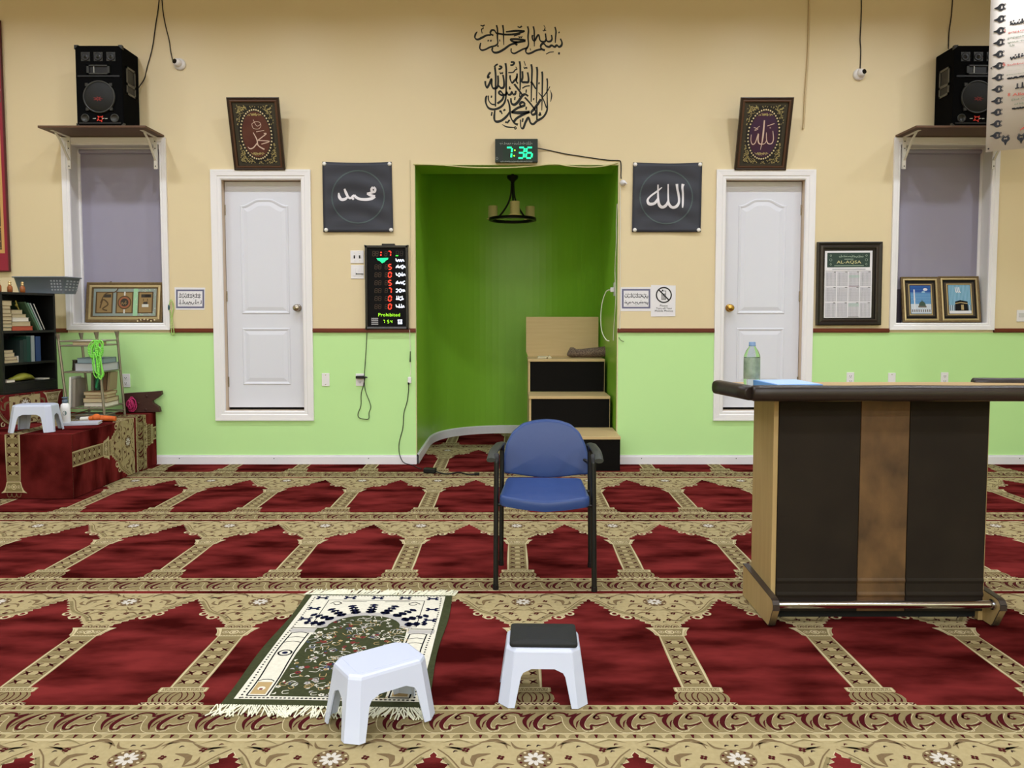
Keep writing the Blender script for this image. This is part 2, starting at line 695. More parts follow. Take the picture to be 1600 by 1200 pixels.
for nm, x0, x1 in (('baseboard_left', -3.14, NX0), ('baseboard_right', NX1, XR)):
    g = G()
    board(g, x0, x1, 0, 0.066, 0.016)
    board(g, x0, x1, 0.066, 0.080, 0.010)
    k = x0 + 0.22
    while k < x1 - 0.05:
        g.cyl((k, WALL - 0.0165, 0.052), (k, WALL - 0.0175, 0.052), 0.0045, n=8, m=1)
        k += 0.83
    struct(nm, g, [M_BASE, M_SCREW])
for k, (x0, x1) in enumerate(((XL, -3.873), (-2.976, -2.596), (-1.735, NX0), (NX1, 1.762), (2.616, 3.284), (4.194, XR))):
    g = G()
    board(g, x0, x1, RAIL_BOT, RAIL_TOP, 0.014)
    board(g, x0, x1, RAIL_BOT + 0.010, RAIL_TOP - 0.012, 0.020)
    struct('trim_%d' % (k + 1), g, M_RAIL)

# white corner bead around the niche opening
g = G()
g.box(NX0 - 0.004, NX0 + 0.002, WALL - 0.004, WALL + 0.02, 0.08, NZ, 0)
g.box(NX1 - 0.002, NX1 + 0.006, WALL - 0.004, WALL + 0.02, 0.08, NZ, 0)
g.box(NX0 - 0.004, NX1 + 0.006, WALL - 0.004, WALL + 0.01, NZ - 0.002, NZ + 0.006, 0)
struct('trim_7', g, mat('cream_corner_bead', (214, 206, 160), 0.6))


# ---------------------------------------------------------------- casings (mitred three-step profile)
def casing(g, op, w, m=0, t=0.020):
    x0, x1, z0, z1 = op
    steps = [(0.0, 0.006), (0.10, 0.012), (0.32, 0.012), (0.40, 0.017), (0.78, 0.019), (0.86, t), (1.0, t), (1.0, 0.0)]
    loops = []
    for k, h in steps:
        d = w * k
        loops.append([(x0 - d, WALL - h, z0 - d), (x1 + d, WALL - h, z0 - d), (x1 + d, WALL - h, z1 + d), (x0 - d, WALL - h, z1 + d)])
    loops[0] = [(x0 + 0.0012, WALL - 0.006, z0 + 0.0012), (x1 - 0.0012, WALL - 0.006, z0 + 0.0012), (x1 - 0.0012, WALL - 0.006, z1 - 0.0012), (x0 + 0.0012, WALL - 0.006, z1 - 0.0012)]
    loops.insert(0, [(p[0], WALL + 0.012, p[2]) for p in loops[0]])
    for a, b in zip(loops, loops[1:]):
        for i in range(4):
            j = (i + 1) % 4
            g.add([a[i], a[j], b[j], b[i]], [(0, 1, 2, 3)], m)


def reveal(g, op, depth, m=0):
    x0, x1, z0, z1 = op
    a = [(x0, WALL, z0), (x1, WALL, z0), (x1, WALL, z1), (x0, WALL, z1)]
    b = [(x, WALL + depth, z) for x, _, z in a]
    for i in range(4):
        j = (i + 1) % 4
        g.add([a[i], b[i], b[j], a[j]], [(0, 1, 2, 3)], m)


def window(k, op, label):
    g = G()
    x0, x1, z0, z1 = op
    reveal(g, op, 0.15)
    win = struct('window_%d' % k, g, M_NAVYREVEAL)
    g = G()
    casing(g, op, 0.060)
    struct('window_casing', g, M_WHITE, win)
    g = G()
    yb = WALL + 0.122
    b = 0.022
    g.box(x0, x0 + b, yb, yb + 0.03, z0, z1)
    g.box(x1 - b, x1, yb, yb + 0.03, z0, z1)
    g.box(x0 + b, x1 - b, yb, yb + 0.03, z1 - b, z1)
    g.box(x0 + b, x1 - b, yb, yb + 0.03, z0, z0 + b)
    struct('window_frame', g, M_WHITE, win, 0.003)
    g = G()
    g.poly([(x0 + b, yb + 0.028, z0 + b), (x1 - b, yb + 0.028, z0 + b), (x1 - b, yb + 0.028, z1 - b), (x0 + b, yb + 0.028, z1 - b)])
    struct('pane', g, mat('night_window_glass', (30, 32, 40), 0.05), win)
    g = G()
    g.poly([(x0 + b * 0.6, yb + 0.014, z0 + 0.004), (x1 - b * 0.6, yb + 0.014, z0 + 0.004), (x1 - b * 0.6, yb + 0.014, z1 - 0.03), (x0 + b * 0.6, yb + 0.014, z1 - 0.03)])
    g.cyl((x0 + b, yb + 0.004, z1 - 0.03), (x1 - b, yb + 0.004, z1 - 0.03), 0.02, n=12)
    struct('roller_blind', g, M_BLIND, win)
    win['label'] = label
    return win


window(1, WIN_L, 'white framed window with grey blind under the left speaker shelf')
window(2, WIN_R, 'white framed window with grey blind under the right speaker shelf')


def door(k, op, knob_side, metal, label):
    x0, x1, z0, z1 = op
    g = G()
    reveal(g, op, 0.115)
    d = struct('door_%d' % k, g, M_JAMB)
    g = G()
    casing(g, op, 0.084)
    struct('door_casing', g, M_WHITE, d)
    yf = WALL + 0.075
    sx0, sx1, sz0, sz1 = x0 + 0.004, x1 - 0.004, z0 + 0.024, z1 - 0.006
    g = G()
    g.box(sx0, sx1, yf, yf + 0.035, sz0, sz1, 0)
    w = sx1 - sx0
    # two raised panels, the upper one with an arched head
    px0, px1 = sx0 + 0.125 * w / 0.65, sx1 - 0.125 * w / 0.65
    split_lo, split_hi = 1.195, 1.320
    up = [(px0, split_hi), (px1, split_hi), (px1, sz1 - 0.205)]
    for i in range(0, 25):
        t = i / 24
        x = px1 + (px0 - px1) * t
        e = min(1.0, max(0.0, (min(t, 1 - t) - 0.02) / 0.36))
        e = e * e * (3 - 2 * e)
        up.append((x, sz1 - 0.205 + 0.058 * e * (0.86 + 0.14 * math.sin(math.pi * t))))
    up.append((px0, sz1 - 0.205))
    low = [(px0, sz0 + 0.20), (px1, sz0 + 0.20), (px1, split_lo), (px0, split_lo)]
    for loop in (up, low):
        cx = sum(p[0] for p in loop) / len(loop)
        cz = (min(p[1] for p in loop) + max(p[1] for p in loop)) / 2
        hw = (max(p[0] for p in loop) - min(p[0] for p in loop)) / 2
        hh = (max(p[1] for p in loop) - min(p[1] for p in loop)) / 2
        prev = None
        for off, h in ((0.0, 0.0002), (0.006, 0.006), (0.016, 0.0045), (0.024, 0.0006), (0.030, 0.0006), (0.060, 0.006)):
            kx, kz = (hw - off) / hw, (hh - off) / hh
            cur = [(cx + (x - cx) * kx, yf - h, cz + (z - cz) * kz) for x, z in loop]
            if prev:
                for i in range(len(cur)):
                    j = (i + 1) % len(cur)
                    g.add([prev[i], prev[j], cur[j], cur[i]], [(0, 1, 2, 3)], 0)
            prev = cur
        g.poly(prev, 0)
    struct('door_slab', g, M_DOOR, d)
    g = G()
    g.box(x0, x1, yf + 0.030, yf + 0.032, z0, z1, 0)
    struct('dark_gap', g, M_DARK, d)
    g = G()
    kx = sx1 - 0.062 if knob_side > 0 else sx0 + 0.062
    kz = at_y(466, 481, WALL).z
    g.lathe((kx, yf, kz), [(0.034, 0.0), (0.034, 0.004), (0.026, 0.010), (0.012, 0.013), (0.011, 0.030), (0.026, 0.036), (0.031, 0.048), (0.029, 0.060), (0.018, 0.066), (0.0, 0.067)],
            (0, -1, 0), 24)
    part_label(struct('door_knob', g, metal, d), 'silver knob' if metal is M_NICKEL else 'brass knob')
    # hinges
    hx = sx0 + 0.002 if knob_side > 0 else sx1 - 0.002
    for hz in (z0 + 0.25, (z0 + z1) / 2, z1 - 0.25):
        g = G()
        g.cyl((hx, yf - 0.003, hz - 0.045), (hx, yf - 0.003, hz + 0.045), 0.006, n=8)
        struct('hinge', g, M_NICKEL, d)
    d['label'] = label
    return d


door(1, DOOR_L, 1, M_NICKEL, 'white panelled door with silver knob, left of the green niche')
door(2, DOOR_R, -1, M_BRASS, 'white panelled door with brass knob, right of the green niche')
# ================================================================= PATTERNED PRAYER CARPET
C_CREAM = mat('carpet_cream_pile', (174, 159, 119), 0.95, noise=(60, 0.3, (160, 145, 106)), spec=0.05)
C_RED = mat('carpet_red_pile', (54, 12, 11), 0.95, noise=(2.6, 0.15, (116, 41, 40)), spec=0.0, stretch=(1.0, 2.6, 1), bump=(220, 0.25))
C_OLIVE = mat('carpet_olive_tan_pile', (138, 124, 88), 0.95, noise=(70, 0.3, (126, 112, 78)), spec=0.05)
C_WINE = mat('carpet_wine_pile', (62, 12, 17), 0.95, noise=(60, 0.3, (76, 18, 21)), spec=0.1)
C_LINE = mat('carpet_light_line_pile', (196, 182, 144), 0.95, spec=0.1)
C_BROWN = mat('carpet_taupe_pile', (122, 102, 74), 0.95, noise=(70, 0.3, (108, 89, 62)), spec=0.1)
C_PALE = mat('carpet_white_pile', (200, 193, 182), 0.95, spec=0.1)
C_NAVY = mat('carpet_dark_ink_pile', (44, 24, 30), 0.95, spec=0.1)
CARPET = [C_CREAM, C_RED, C_OLIVE, C_WINE, C_LINE, C_BROWN, C_PALE, C_NAVY]
CR, RE, OL, WI, LI, BR, PA, NA = range(8)
PITCHV = 1.243


def border_art(A, x0, x1, v0=0.0, unit=0.1495, redline=False):
    """the scroll border between two triangle bands, running along u"""
    q = 0.034 if redline else 0.0
    if redline:
        A.rect(x0, v0, x1, v0 + q, RE, 1)
        A.rect(x0, v0 + q, x1, v0 + q + 0.006, LI, 1)
    b1, b2 = v0 + max(q + 0.006, 0.006), v0 + 0.032 + q * 0.25
    s0, s1 = b2 + 0.002, v0 + 0.174
    t0, t1 = v0 + 0.177, v0 + 0.206
    A.rect(x0, s0, x1, s1, OL, 1)
    L = x1 - x0
    n = max(1, round(L / unit))
    u = L / n
    # small half-round bands
    nb = max(1, round(L / 0.0598))
    w = L / nb
    for k in range(nb):
        c = x0 + (k + 0.5) * w
        for lo, hi, up in ((b1, b2, 1), (t0, t1, 1)):
            h = hi - lo
            A.poly([(c - w * 0.44, lo + h * 0.08), (c + w * 0.44, lo + h * 0.08), (c + w * 0.40, lo + h * 0.55), (c + w * 0.22, lo + h * 0.86),
                    (c - w * 0.22, lo + h * 0.86), (c - w * 0.40, lo + h * 0.5)], OL, 1)
        A.poly([(c - w * 0.02, b1 + 0.001), (c + w * 0.04, b1 + 0.001), (c + w * 0.12, b2 - 0.005), (c - w * 0.09, b2 - 0.005)], WI, 2)
        A.poly([(c - w * 0.14, t0 + 0.003), (c + w * 0.14, t0 + 0.003), (c, t1 - 0.003)], WI, 2)
    hh = s1 - s0

    def X(k, x, y):
        return x0 + (k + (x - 60) / 600.0) * u, s0 + (440 - y) / 275.0 * hh

    def st(k, pts, ws, m, layer):
        A.ribbon([X(k, *p) for p in pts], [q_ / 600.0 * u for q_ in ws], m, layer, 3)

    for k in range(n):
        st(k, [(300, 205), (210, 255), (155, 320), (165, 380), (215, 398), (262, 392)], [8, 62, 66, 40, 26, 20], WI, 3)
        st(k, [(262, 400), (268, 350), (330, 352), (420, 338), (500, 308)], [30, 40, 28, 32, 18], WI, 3)
        st(k, [(165, 200), (75, 238), (20, 290), (25, 345), (72, 402)], [8, 48, 60, 40, 8], WI, 3)
        st(k, [(75, 372), (92, 318), (128, 286)], [10, 22, 6], WI, 3)
        st(k, [(390, 250), (345, 232), (318, 258), (352, 276), (394, 262)], [20, 24, 28, 28, 36], WI, 3)
        st(k, [(318, 262), (370, 214), (450, 198), (540, 205), (575, 232)], [24, 30, 30, 32, 42], WI, 3)
        st(k, [(560, 240), (620, 236), (705, 204)], [34, 40, 12], WI, 3)
        A.disc(*X(k, 588, 212), u * 0.026, WI, 3, 8)
        # pale vine around the leaves
        st(k, [(420, 232), (498, 244), (512, 320), (560, 392), (640, 428), (740, 432), (860, 408), (1000, 352), (1105, 300)], [9] * 9, LI, 2)
        st(k, [(330, 205), (240, 262), (186, 322), (196, 372), (246, 372), (258, 330), (320, 336), (410, 322), (480, 296)], [9] * 9, LI, 2)
        st(k, [(128, 300), (150, 395), (215, 420), (285, 410), (300, 370)], [9] * 5, LI, 2)
    A.rect(x0, s1 - 0.001, x1, s1 + 0.003, LI, 2)
    A.rect(x0, s0 - 0.002, x1, s0 + 0.001, LI, 2)


ARCH = [(0, 1.176), (0.012, 1.158), (0.009, 1.148), (0.032, 1.139), (0.025, 1.122), (0.050, 1.110), (0.041, 1.094), (0.068, 1.080), (0.058, 1.063), (0.086, 1.048), (0.076, 1.032), (0.100, 1.020),
        (0.084, 1.012), (0.078, 0.998), (0.090, 0.984), (0.108, 0.990), (0.112, 1.000),
        (0.124, 0.984), (0.120, 0.962), (0.136, 0.944), (0.158, 0.940), (0.170, 0.956), (0.160, 0.968), (0.176, 0.972), (0.184, 0.950),
        (0.178, 0.940), (0.200, 0.934), (0.196, 0.920), (0.218, 0.910), (0.214, 0.896), (0.238, 0.884), (0.236, 0.866), (0.248, 0.858),
        (0.236, 0.848), (0.208, 0.846), (0.222, 0.826), (0.232, 0.800), (0.236, 0.772), (0.2465, 0.762), (0.2430, 0.60), (0.2420, 0.45),
        (0.2440, 0.332), (0.214, 0.330), (0.214, 0.302), (0.222, 0.296), (0.208, 0.276), (0.205, 0.252), (0.214, 0.228), (0.190, 0.222), (0.190, 0.2085)]


def column_art(A, cx, simple=False):
    # base: two rope bands and a row of petals
    A.rect(cx - 0.106, 0.2085, cx + 0.106, 0.224, LI, 2)
    for k in range(9):
        x = cx - 0.098 + k * 0.0245
        A.ribbon([(x - 0.009, 0.221), (x, 0.212), (x + 0.009, 0.221)], 0.0065, WI, 3, 0)
    A.poly([(cx - 0.082, 0.226), (cx + 0.082, 0.226), (cx + 0.092, 0.25), (cx + 0.088, 0.28), (cx + 0.074, 0.298), (cx - 0.074, 0.298), (cx - 0.088, 0.28), (cx - 0.092, 0.25)], OL, 2)
    for k in range(-3, 4):
        if k == 0:
            A.ribbon([(cx - 0.013, 0.228), (cx - 0.016, 0.262), (cx, 0.296), (cx + 0.016, 0.262), (cx + 0.013, 0.228)], 0.004, WI, 3, 2)
            continue
        s_ = 1 if k > 0 else -1
        x = cx + k * 0.0225
        A.ribbon([(x - s_ * 0.004, 0.296), (x + s_ * 0.008, 0.280), (x + s_ * 0.010, 0.250), (x, 0.230)], [0.003, 0.004, 0.005, 0.009], WI, 3, 2)
    A.rect(cx - 0.080, 0.300, cx + 0.080, 0.330, LI, 2)
    A.rect(cx - 0.074, 0.304, cx + 0.074, 0.326, OL, 3)
    for k in range(10):
        x = cx - 0.068 + k * 0.0151
        A.ribbon([(x - 0.005, 0.308), (x, 0.322), (x + 0.005, 0.308)], 0.003, LI, 4, 0)
    # shaft with a pale edge
    A.poly([(cx - 0.0515, 0.332), (cx + 0.0515, 0.332), (cx + 0.0530, 0.45), (cx + 0.0520, 0.60), (cx + 0.0485, 0.762), (cx - 0.0485, 0.762), (cx - 0.0520, 0.60), (cx - 0.0530, 0.45)], LI, 2)
    A.rect(cx - 0.0465, 0.333, cx + 0.0465, 0.760, OL, 3)
    for k in range(6):
        v = 0.372 + k * 0.066
        A.poly([(cx - 0.016, v), (cx - 0.030, v + 0.016), (cx + 0.030, v + 0.016), (cx + 0.016, v), (cx + 0.030, v - 0.012), (cx - 0.030, v - 0.012)], CR, 4)
        for s_ in (-1, 1):
            x = cx + s_ * 0.024
            A.ribbon([(x - s_ * 0.014, v + 0.012), (x, v), (x + s_ * 0.016, v - 0.014)], [0.003, 0.010, 0.003], WI, 5, 2)
            A.ribbon([(x + s_ * 0.014, v + 0.014), (x, v), (x - s_ * 0.010, v - 0.016)], [0.003, 0.009, 0.003], WI, 5, 2)
            A.disc(x, v, 0.0055, NA, 5, 6)
        A.ribbon([(cx - 0.034, v + 0.032), (cx, v + 0.026), (cx + 0.034, v + 0.032)], 0.004, BR, 4, 2)
    # capital
    A.poly([(cx - 0.050, 0.764), (cx + 0.050, 0.764), (cx + 0.058, 0.80), (cx + 0.070, 0.826), (cx + 0.092, 0.846), (cx + 0.060, 0.842), (cx - 0.060, 0.842), (cx - 0.092, 0.846),
            (cx - 0.070, 0.826), (cx - 0.058, 0.80)], LI, 2)
    A.poly([(cx - 0.044, 0.768), (cx + 0.044, 0.768), (cx + 0.054, 0.81), (cx + 0.062, 0.836), (cx - 0.062, 0.836), (cx - 0.054, 0.81)], OL, 3)
    for x, r in ((-0.034, 0.013), (0, 0.020), (0.034, 0.013)):
        A.disc(cx + x, 0.802, r, LI, 4, 10)
        A.ring(cx + x, 0.802, r * 0.6, 0.004, BR, 5, 10)
    for k in range(8):
        A.disc(cx - 0.040 + k * 0.0114, 0.768, 0.0035, LI, 4, 5)
    for x in (-0.034, 0.0, 0.034):
        A.ribbon([(cx + x - 0.016, 0.848), (cx + x - 0.010, 0.872), (cx + x + 0.010, 0.872), (cx + x + 0.016, 0.848)], 0.004, BR, 3, 2)
        A.ribbon([(cx + x - 0.008, 0.850), (cx + x, 0.862), (cx + x + 0.008, 0.850)], 0.006, WI, 3, 1)


def spandrel_art(A, cx, hw):
    """flowers and leaves over a column, hw = half spacing"""
    y = 1.137
    A.disc(cx, y, 0.054, BR, 2, 18, 0.050)
    for k in range(14):
        a = 2 * math.pi * k / 14
        A.disc(cx + 0.045 * math.cos(a), y + 0.041 * math.sin(a), 0.005, LI if k % 2 else WI, 3, 5)
    for k in range(9):
        a = 2 * math.pi * k / 9
        A.disc(cx + 0.021 * math.cos(a), y + 0.021 * math.sin(a), 0.0135, PA, 4, 8, 0.0066, a)
    A.disc(cx, y, 0.007, BR, 5, 7)
    for s_ in (-1, 1):
        def P(x, v):
            return cx + s_ * x, v
        for (x0, v0, x1, v1, w, m, b) in ((0.07, 1.205, 0.17, 1.222, 0.016, BR, 0.25), (0.16, 1.222, 0.27, 1.205, 0.014, BR, -0.2), (0.18, 1.215, 0.285, 1.222, 0.008, OL, 0.2),
                                          (0.06, 1.11, 0.13, 1.07, 0.012, BR, 0.3), (0.13, 1.165, 0.178, 1.10, 0.022, BR, 0.35), (0.178, 1.10, 0.21, 1.15, 0.014, BR, -0.3),
                                          (0.02, 1.08, 0.10, 1.045, 0.012, BR, -0.25), (0.10, 1.045, 0.15, 1.02, 0.012, BR, 0.2), (0.03, 1.0, 0.11, 0.985, 0.012, BR, 0.3),
                                          (0.02, 0.96, 0.075, 0.925, 0.012, BR, -0.3), (0.20, 1.165, 0.275, 1.195, 0.010, OL, 0.2), (0.0, 1.04, 0.05, 1.015, 0.010, OL, 0.3),
                                          (0.08, 1.19, 0.12, 1.225, 0.008, BR, 0.3), (0.02, 1.19, 0.07, 1.23, 0.010, BR, -0.25)):
            (a, b_), (c, d) = P(x0, v0), P(x1, v1)
            A.leaf(a, b_, c, d, w, m, 2, b * s_)
        for (x, v) in ((0.10, 1.145), (0.075, 1.085), (0.205, 1.135 + 0.05), (0.055, 1.0), (0.022, 0.93), (0.12, 1.005)):
            a, b_ = P(x, v)
            A.flower(a, b_, 0.012, WI, BR, 3, 4, 0.4)
        for (x, v) in ((0.135, 1.20), (0.15, 1.13), (0.05, 1.06), (0.235, 1.175), (0.11, 1.03), (0.03, 0.975), (0.0, 0.905), (0.05, 0.90), (0.25, 1.212), (0.19, 1.07),
                       (0.085, 0.955), (0.015, 1.205)):
            a, b_ = P(x, v)
            A.leaf(a - 0.007, b_ - 0.004, a + 0.007, b_ + 0.003, 0.006, WI if (x * 1000) % 2 < 1 else NA, 3, 0.4)
        # edge lines that follow the arch
        e = [(hw - x - 0.010, v + 0.016) for x, v in ((0.0, 1.174), (0.034, 1.137), (0.060, 1.095), (0.090, 1.045), (0.118, 1.012), (0.160, 0.985), (0.20, 0.955), (0.236, 0.905))]
        A.ribbon([P(x, v) for x, v in e], 0.0045, BR, 2, 2)
        e2 = [(x + 0.014, v - 0.006) for x, v in e[1:]]
        A.ribbon([P(x, v) for x, v in e2], 0.013, OL, 2, 2)
        # curls at the arch shoulder
        for (x, v, r) in ((0.098, 0.996, 0.015), (0.148, 0.957, 0.016)):
            a, b_ = P(hw - x, v)
            A.disc(a, b_, r * 0.8, RE, 3, 10)
            A.ribbon([(a - s_ * r * 0.2, b_ + r * 1.3), (a + s_ * r, b_ + r * 0.5), (a + s_ * r * 0.8, b_ - r * 0.7), (a - s_ * r * 0.2, b_ - r), (a - s_ * r, b_ - r * 0.1), (a - s_ * r * 0.5, b_ + r * 0.4)], [0.004, 0.009, 0.009, 0.008, 0.007, 0.006], LI, 4, 3)


def tile_art(W, redline, detail=True):
    A = Art()
    h = W / 2
    A.rect(-h, 0, h, PITCHV, CR, 0)
    k = h / 0.2985
    half = [(x * k, v) for x, v in ARCH]
    A.poly(half + [(-x, v) for x, v in half[:0:-1]], RE, 1)
    # pale edge along the arch
    edge = [(x, v) for x, v in half[:38]]
    for s_ in (-1, 1):
        A.ribbon([(s_ * x, v) for x, v in edge], 0.0032, LI, 2, 0)
    border_art(A, -h, h, 0.0, 0.1495, redline)
    A.rect(-h, 1.236, h, 1.243, LI, 1)
    if detail:
        column_art(A, h)
        spandrel_art(A, h, h)
    return A


ROWS = [(1.05, 2.293, 0.366, 0.599, False), (2.293, 3.536, 0.350, 0.598, False), (3.536, 4.810, 0.327, 0.5945, True),
        (4.810, 6.120, 0.312, 0.598, True), (6.120, 7.500, 0.273, 0.598, True), (7.500, 8.750, 0.270, 0.598, False)]
TILES = {}
g = G()
for (y0, y1, off, W, red) in ROWS:
    key = (round(W, 4), red)
    if key not in TILES:
        TILES[key] = tile_art(W, red)
    A = TILES[key]
    k = (y1 - y0) / PITCHV
    ymax = y1
    lim = 5.75 if y0 < WALL - 0.6 else 0.0
    i0 = -14
    for i in range(-14, 15):
        cx = off + i * W
        far = y1 > WALL and y0 > WALL
        if far and abs(cx - NCX) > 1.15:
            continue
        if abs(cx) > 0.80 * y1 + 1.5 or abs(cx) > 5.4:
            continue
        A.into(g, lambda a, b, h, cx=cx, y0=y0, k=k: (cx + a, y0 + b * k, h), 0.0003, 0.0)
# plain carpet under and around the patterned strips (behind the viewer, far corners)
g.poly([(XL, YB, -0.002), (XR, YB, -0.002), (XR, WALL + 0.02, -0.002), (XL, WALL + 0.02, -0.002)], RE)
g.poly([(NX0 - 0.02, WALL, -0.0015), (NX1 + 0.02, WALL, -0.0015), (NX1 + 0.02, WALL + 1.84, -0.0015), (NX0 - 0.02, WALL + 1.84, -0.0015)], RE)
floor = struct('floor', g, CARPET)
# ================================================================= THINGS ON THE FRONT WALL
M_BLACK = mat('black_carpeted_cabinet', (9, 9, 10), 0.85, bump=(300, 0.2), spec=0.06)
M_BLACKPL = mat('black_plastic', (16, 16, 18), 0.4)
M_GREYPL = mat('dark_grey_plastic', (42, 42, 38), 0.4)
M_MESH = mat('dark_woofer_mesh', (20, 20, 19), 0.5, 0.3, bump=(500, 0.4))
M_REDBADGE = mat('red_badge', (214, 52, 36), 0.4)
M_SILVER = mat('silver_badge', (190, 190, 186), 0.3, 0.6)
M_SHELF = mat('brown_shelf_laminate', (98, 68, 46), 0.5, noise=(4, 0.4, (84, 56, 38)), stretch=(0.5, 6, 6))
M_BRACKET = mat('white_enamelled_steel', (226, 222, 216), 0.4)
M_WIRE = mat('black_cable_sheath', (16, 15, 15), 0.5)
M_WWIRE = mat('white_cable_sheath', (228, 226, 214), 0.5)
M_WPL = mat('white_plastic', (232, 230, 234), 0.35)
M_GOLDF = mat('gilt_frame', (122, 102, 68), 0.45, 0.3, noise=(40, 0.3, (96, 76, 46)), bump=(120, 0.5))
M_GOLDL = mat('light_gilt_edge', (188, 168, 124), 0.35, 0.4)
M_PAPER = mat('white_paper', (232, 230, 236), 0.7)


SHZ = at_y(100, 214.5, WALL).z
SHF = at_z(100, 199.5, SHZ).y


# ---------------------------------------------------------------- speakers on their wall shelves
def shelf(name, x0, x1, label):
    t = thing(name, label, 'shelf', 'wall shelves for loudspeakers')
    z = SHZ
    g = G()
    g.box(x0, x1, SHF, WALL, z, z + 0.018)
    mesh_obj('shelf_board', g, M_SHELF, t, 0.002)
    for x in (x0 + 0.07, x1 - 0.07):
        g = G()
        yw = WALL - 0.022
        g.box(x - 0.014, x + 0.014, yw - 0.004, yw, z - 0.275, z, 0)
        g.box(x - 0.014, x + 0.014, yw - 0.24, yw, z - 0.004, z, 0)
        pts = [(x, yw - 0.002, z - 0.20), (x, yw - 0.05, z - 0.145), (x, yw - 0.13, z - 0.05), (x, yw - 0.19, z - 0.008)]
        for a, b in zip(pts, pts[1:]):
            a, b = Vector(a), Vector(b)
            d = (b - a)
            n = d.cross(Vector((1, 0, 0))).normalized()
            g.obox((a + b) / 2, Vector((0.009, 0, 0)), d / 2, n * 0.003)
        for zz in (0.04, 0.10, 0.18, 0.25):
            g.cyl((x, yw - 0.004, z - zz), (x, yw - 0.007, z - zz), 0.005, n=8, m=1)
        g.box(x - 0.012, x + 0.012, yw, WALL, z - 0.27, z, 0)
        mesh_obj('bracket', g, [M_BRACKET, M_SCREW], t)
    return settle(t, ((x0 + x1) / 2, WALL, z))


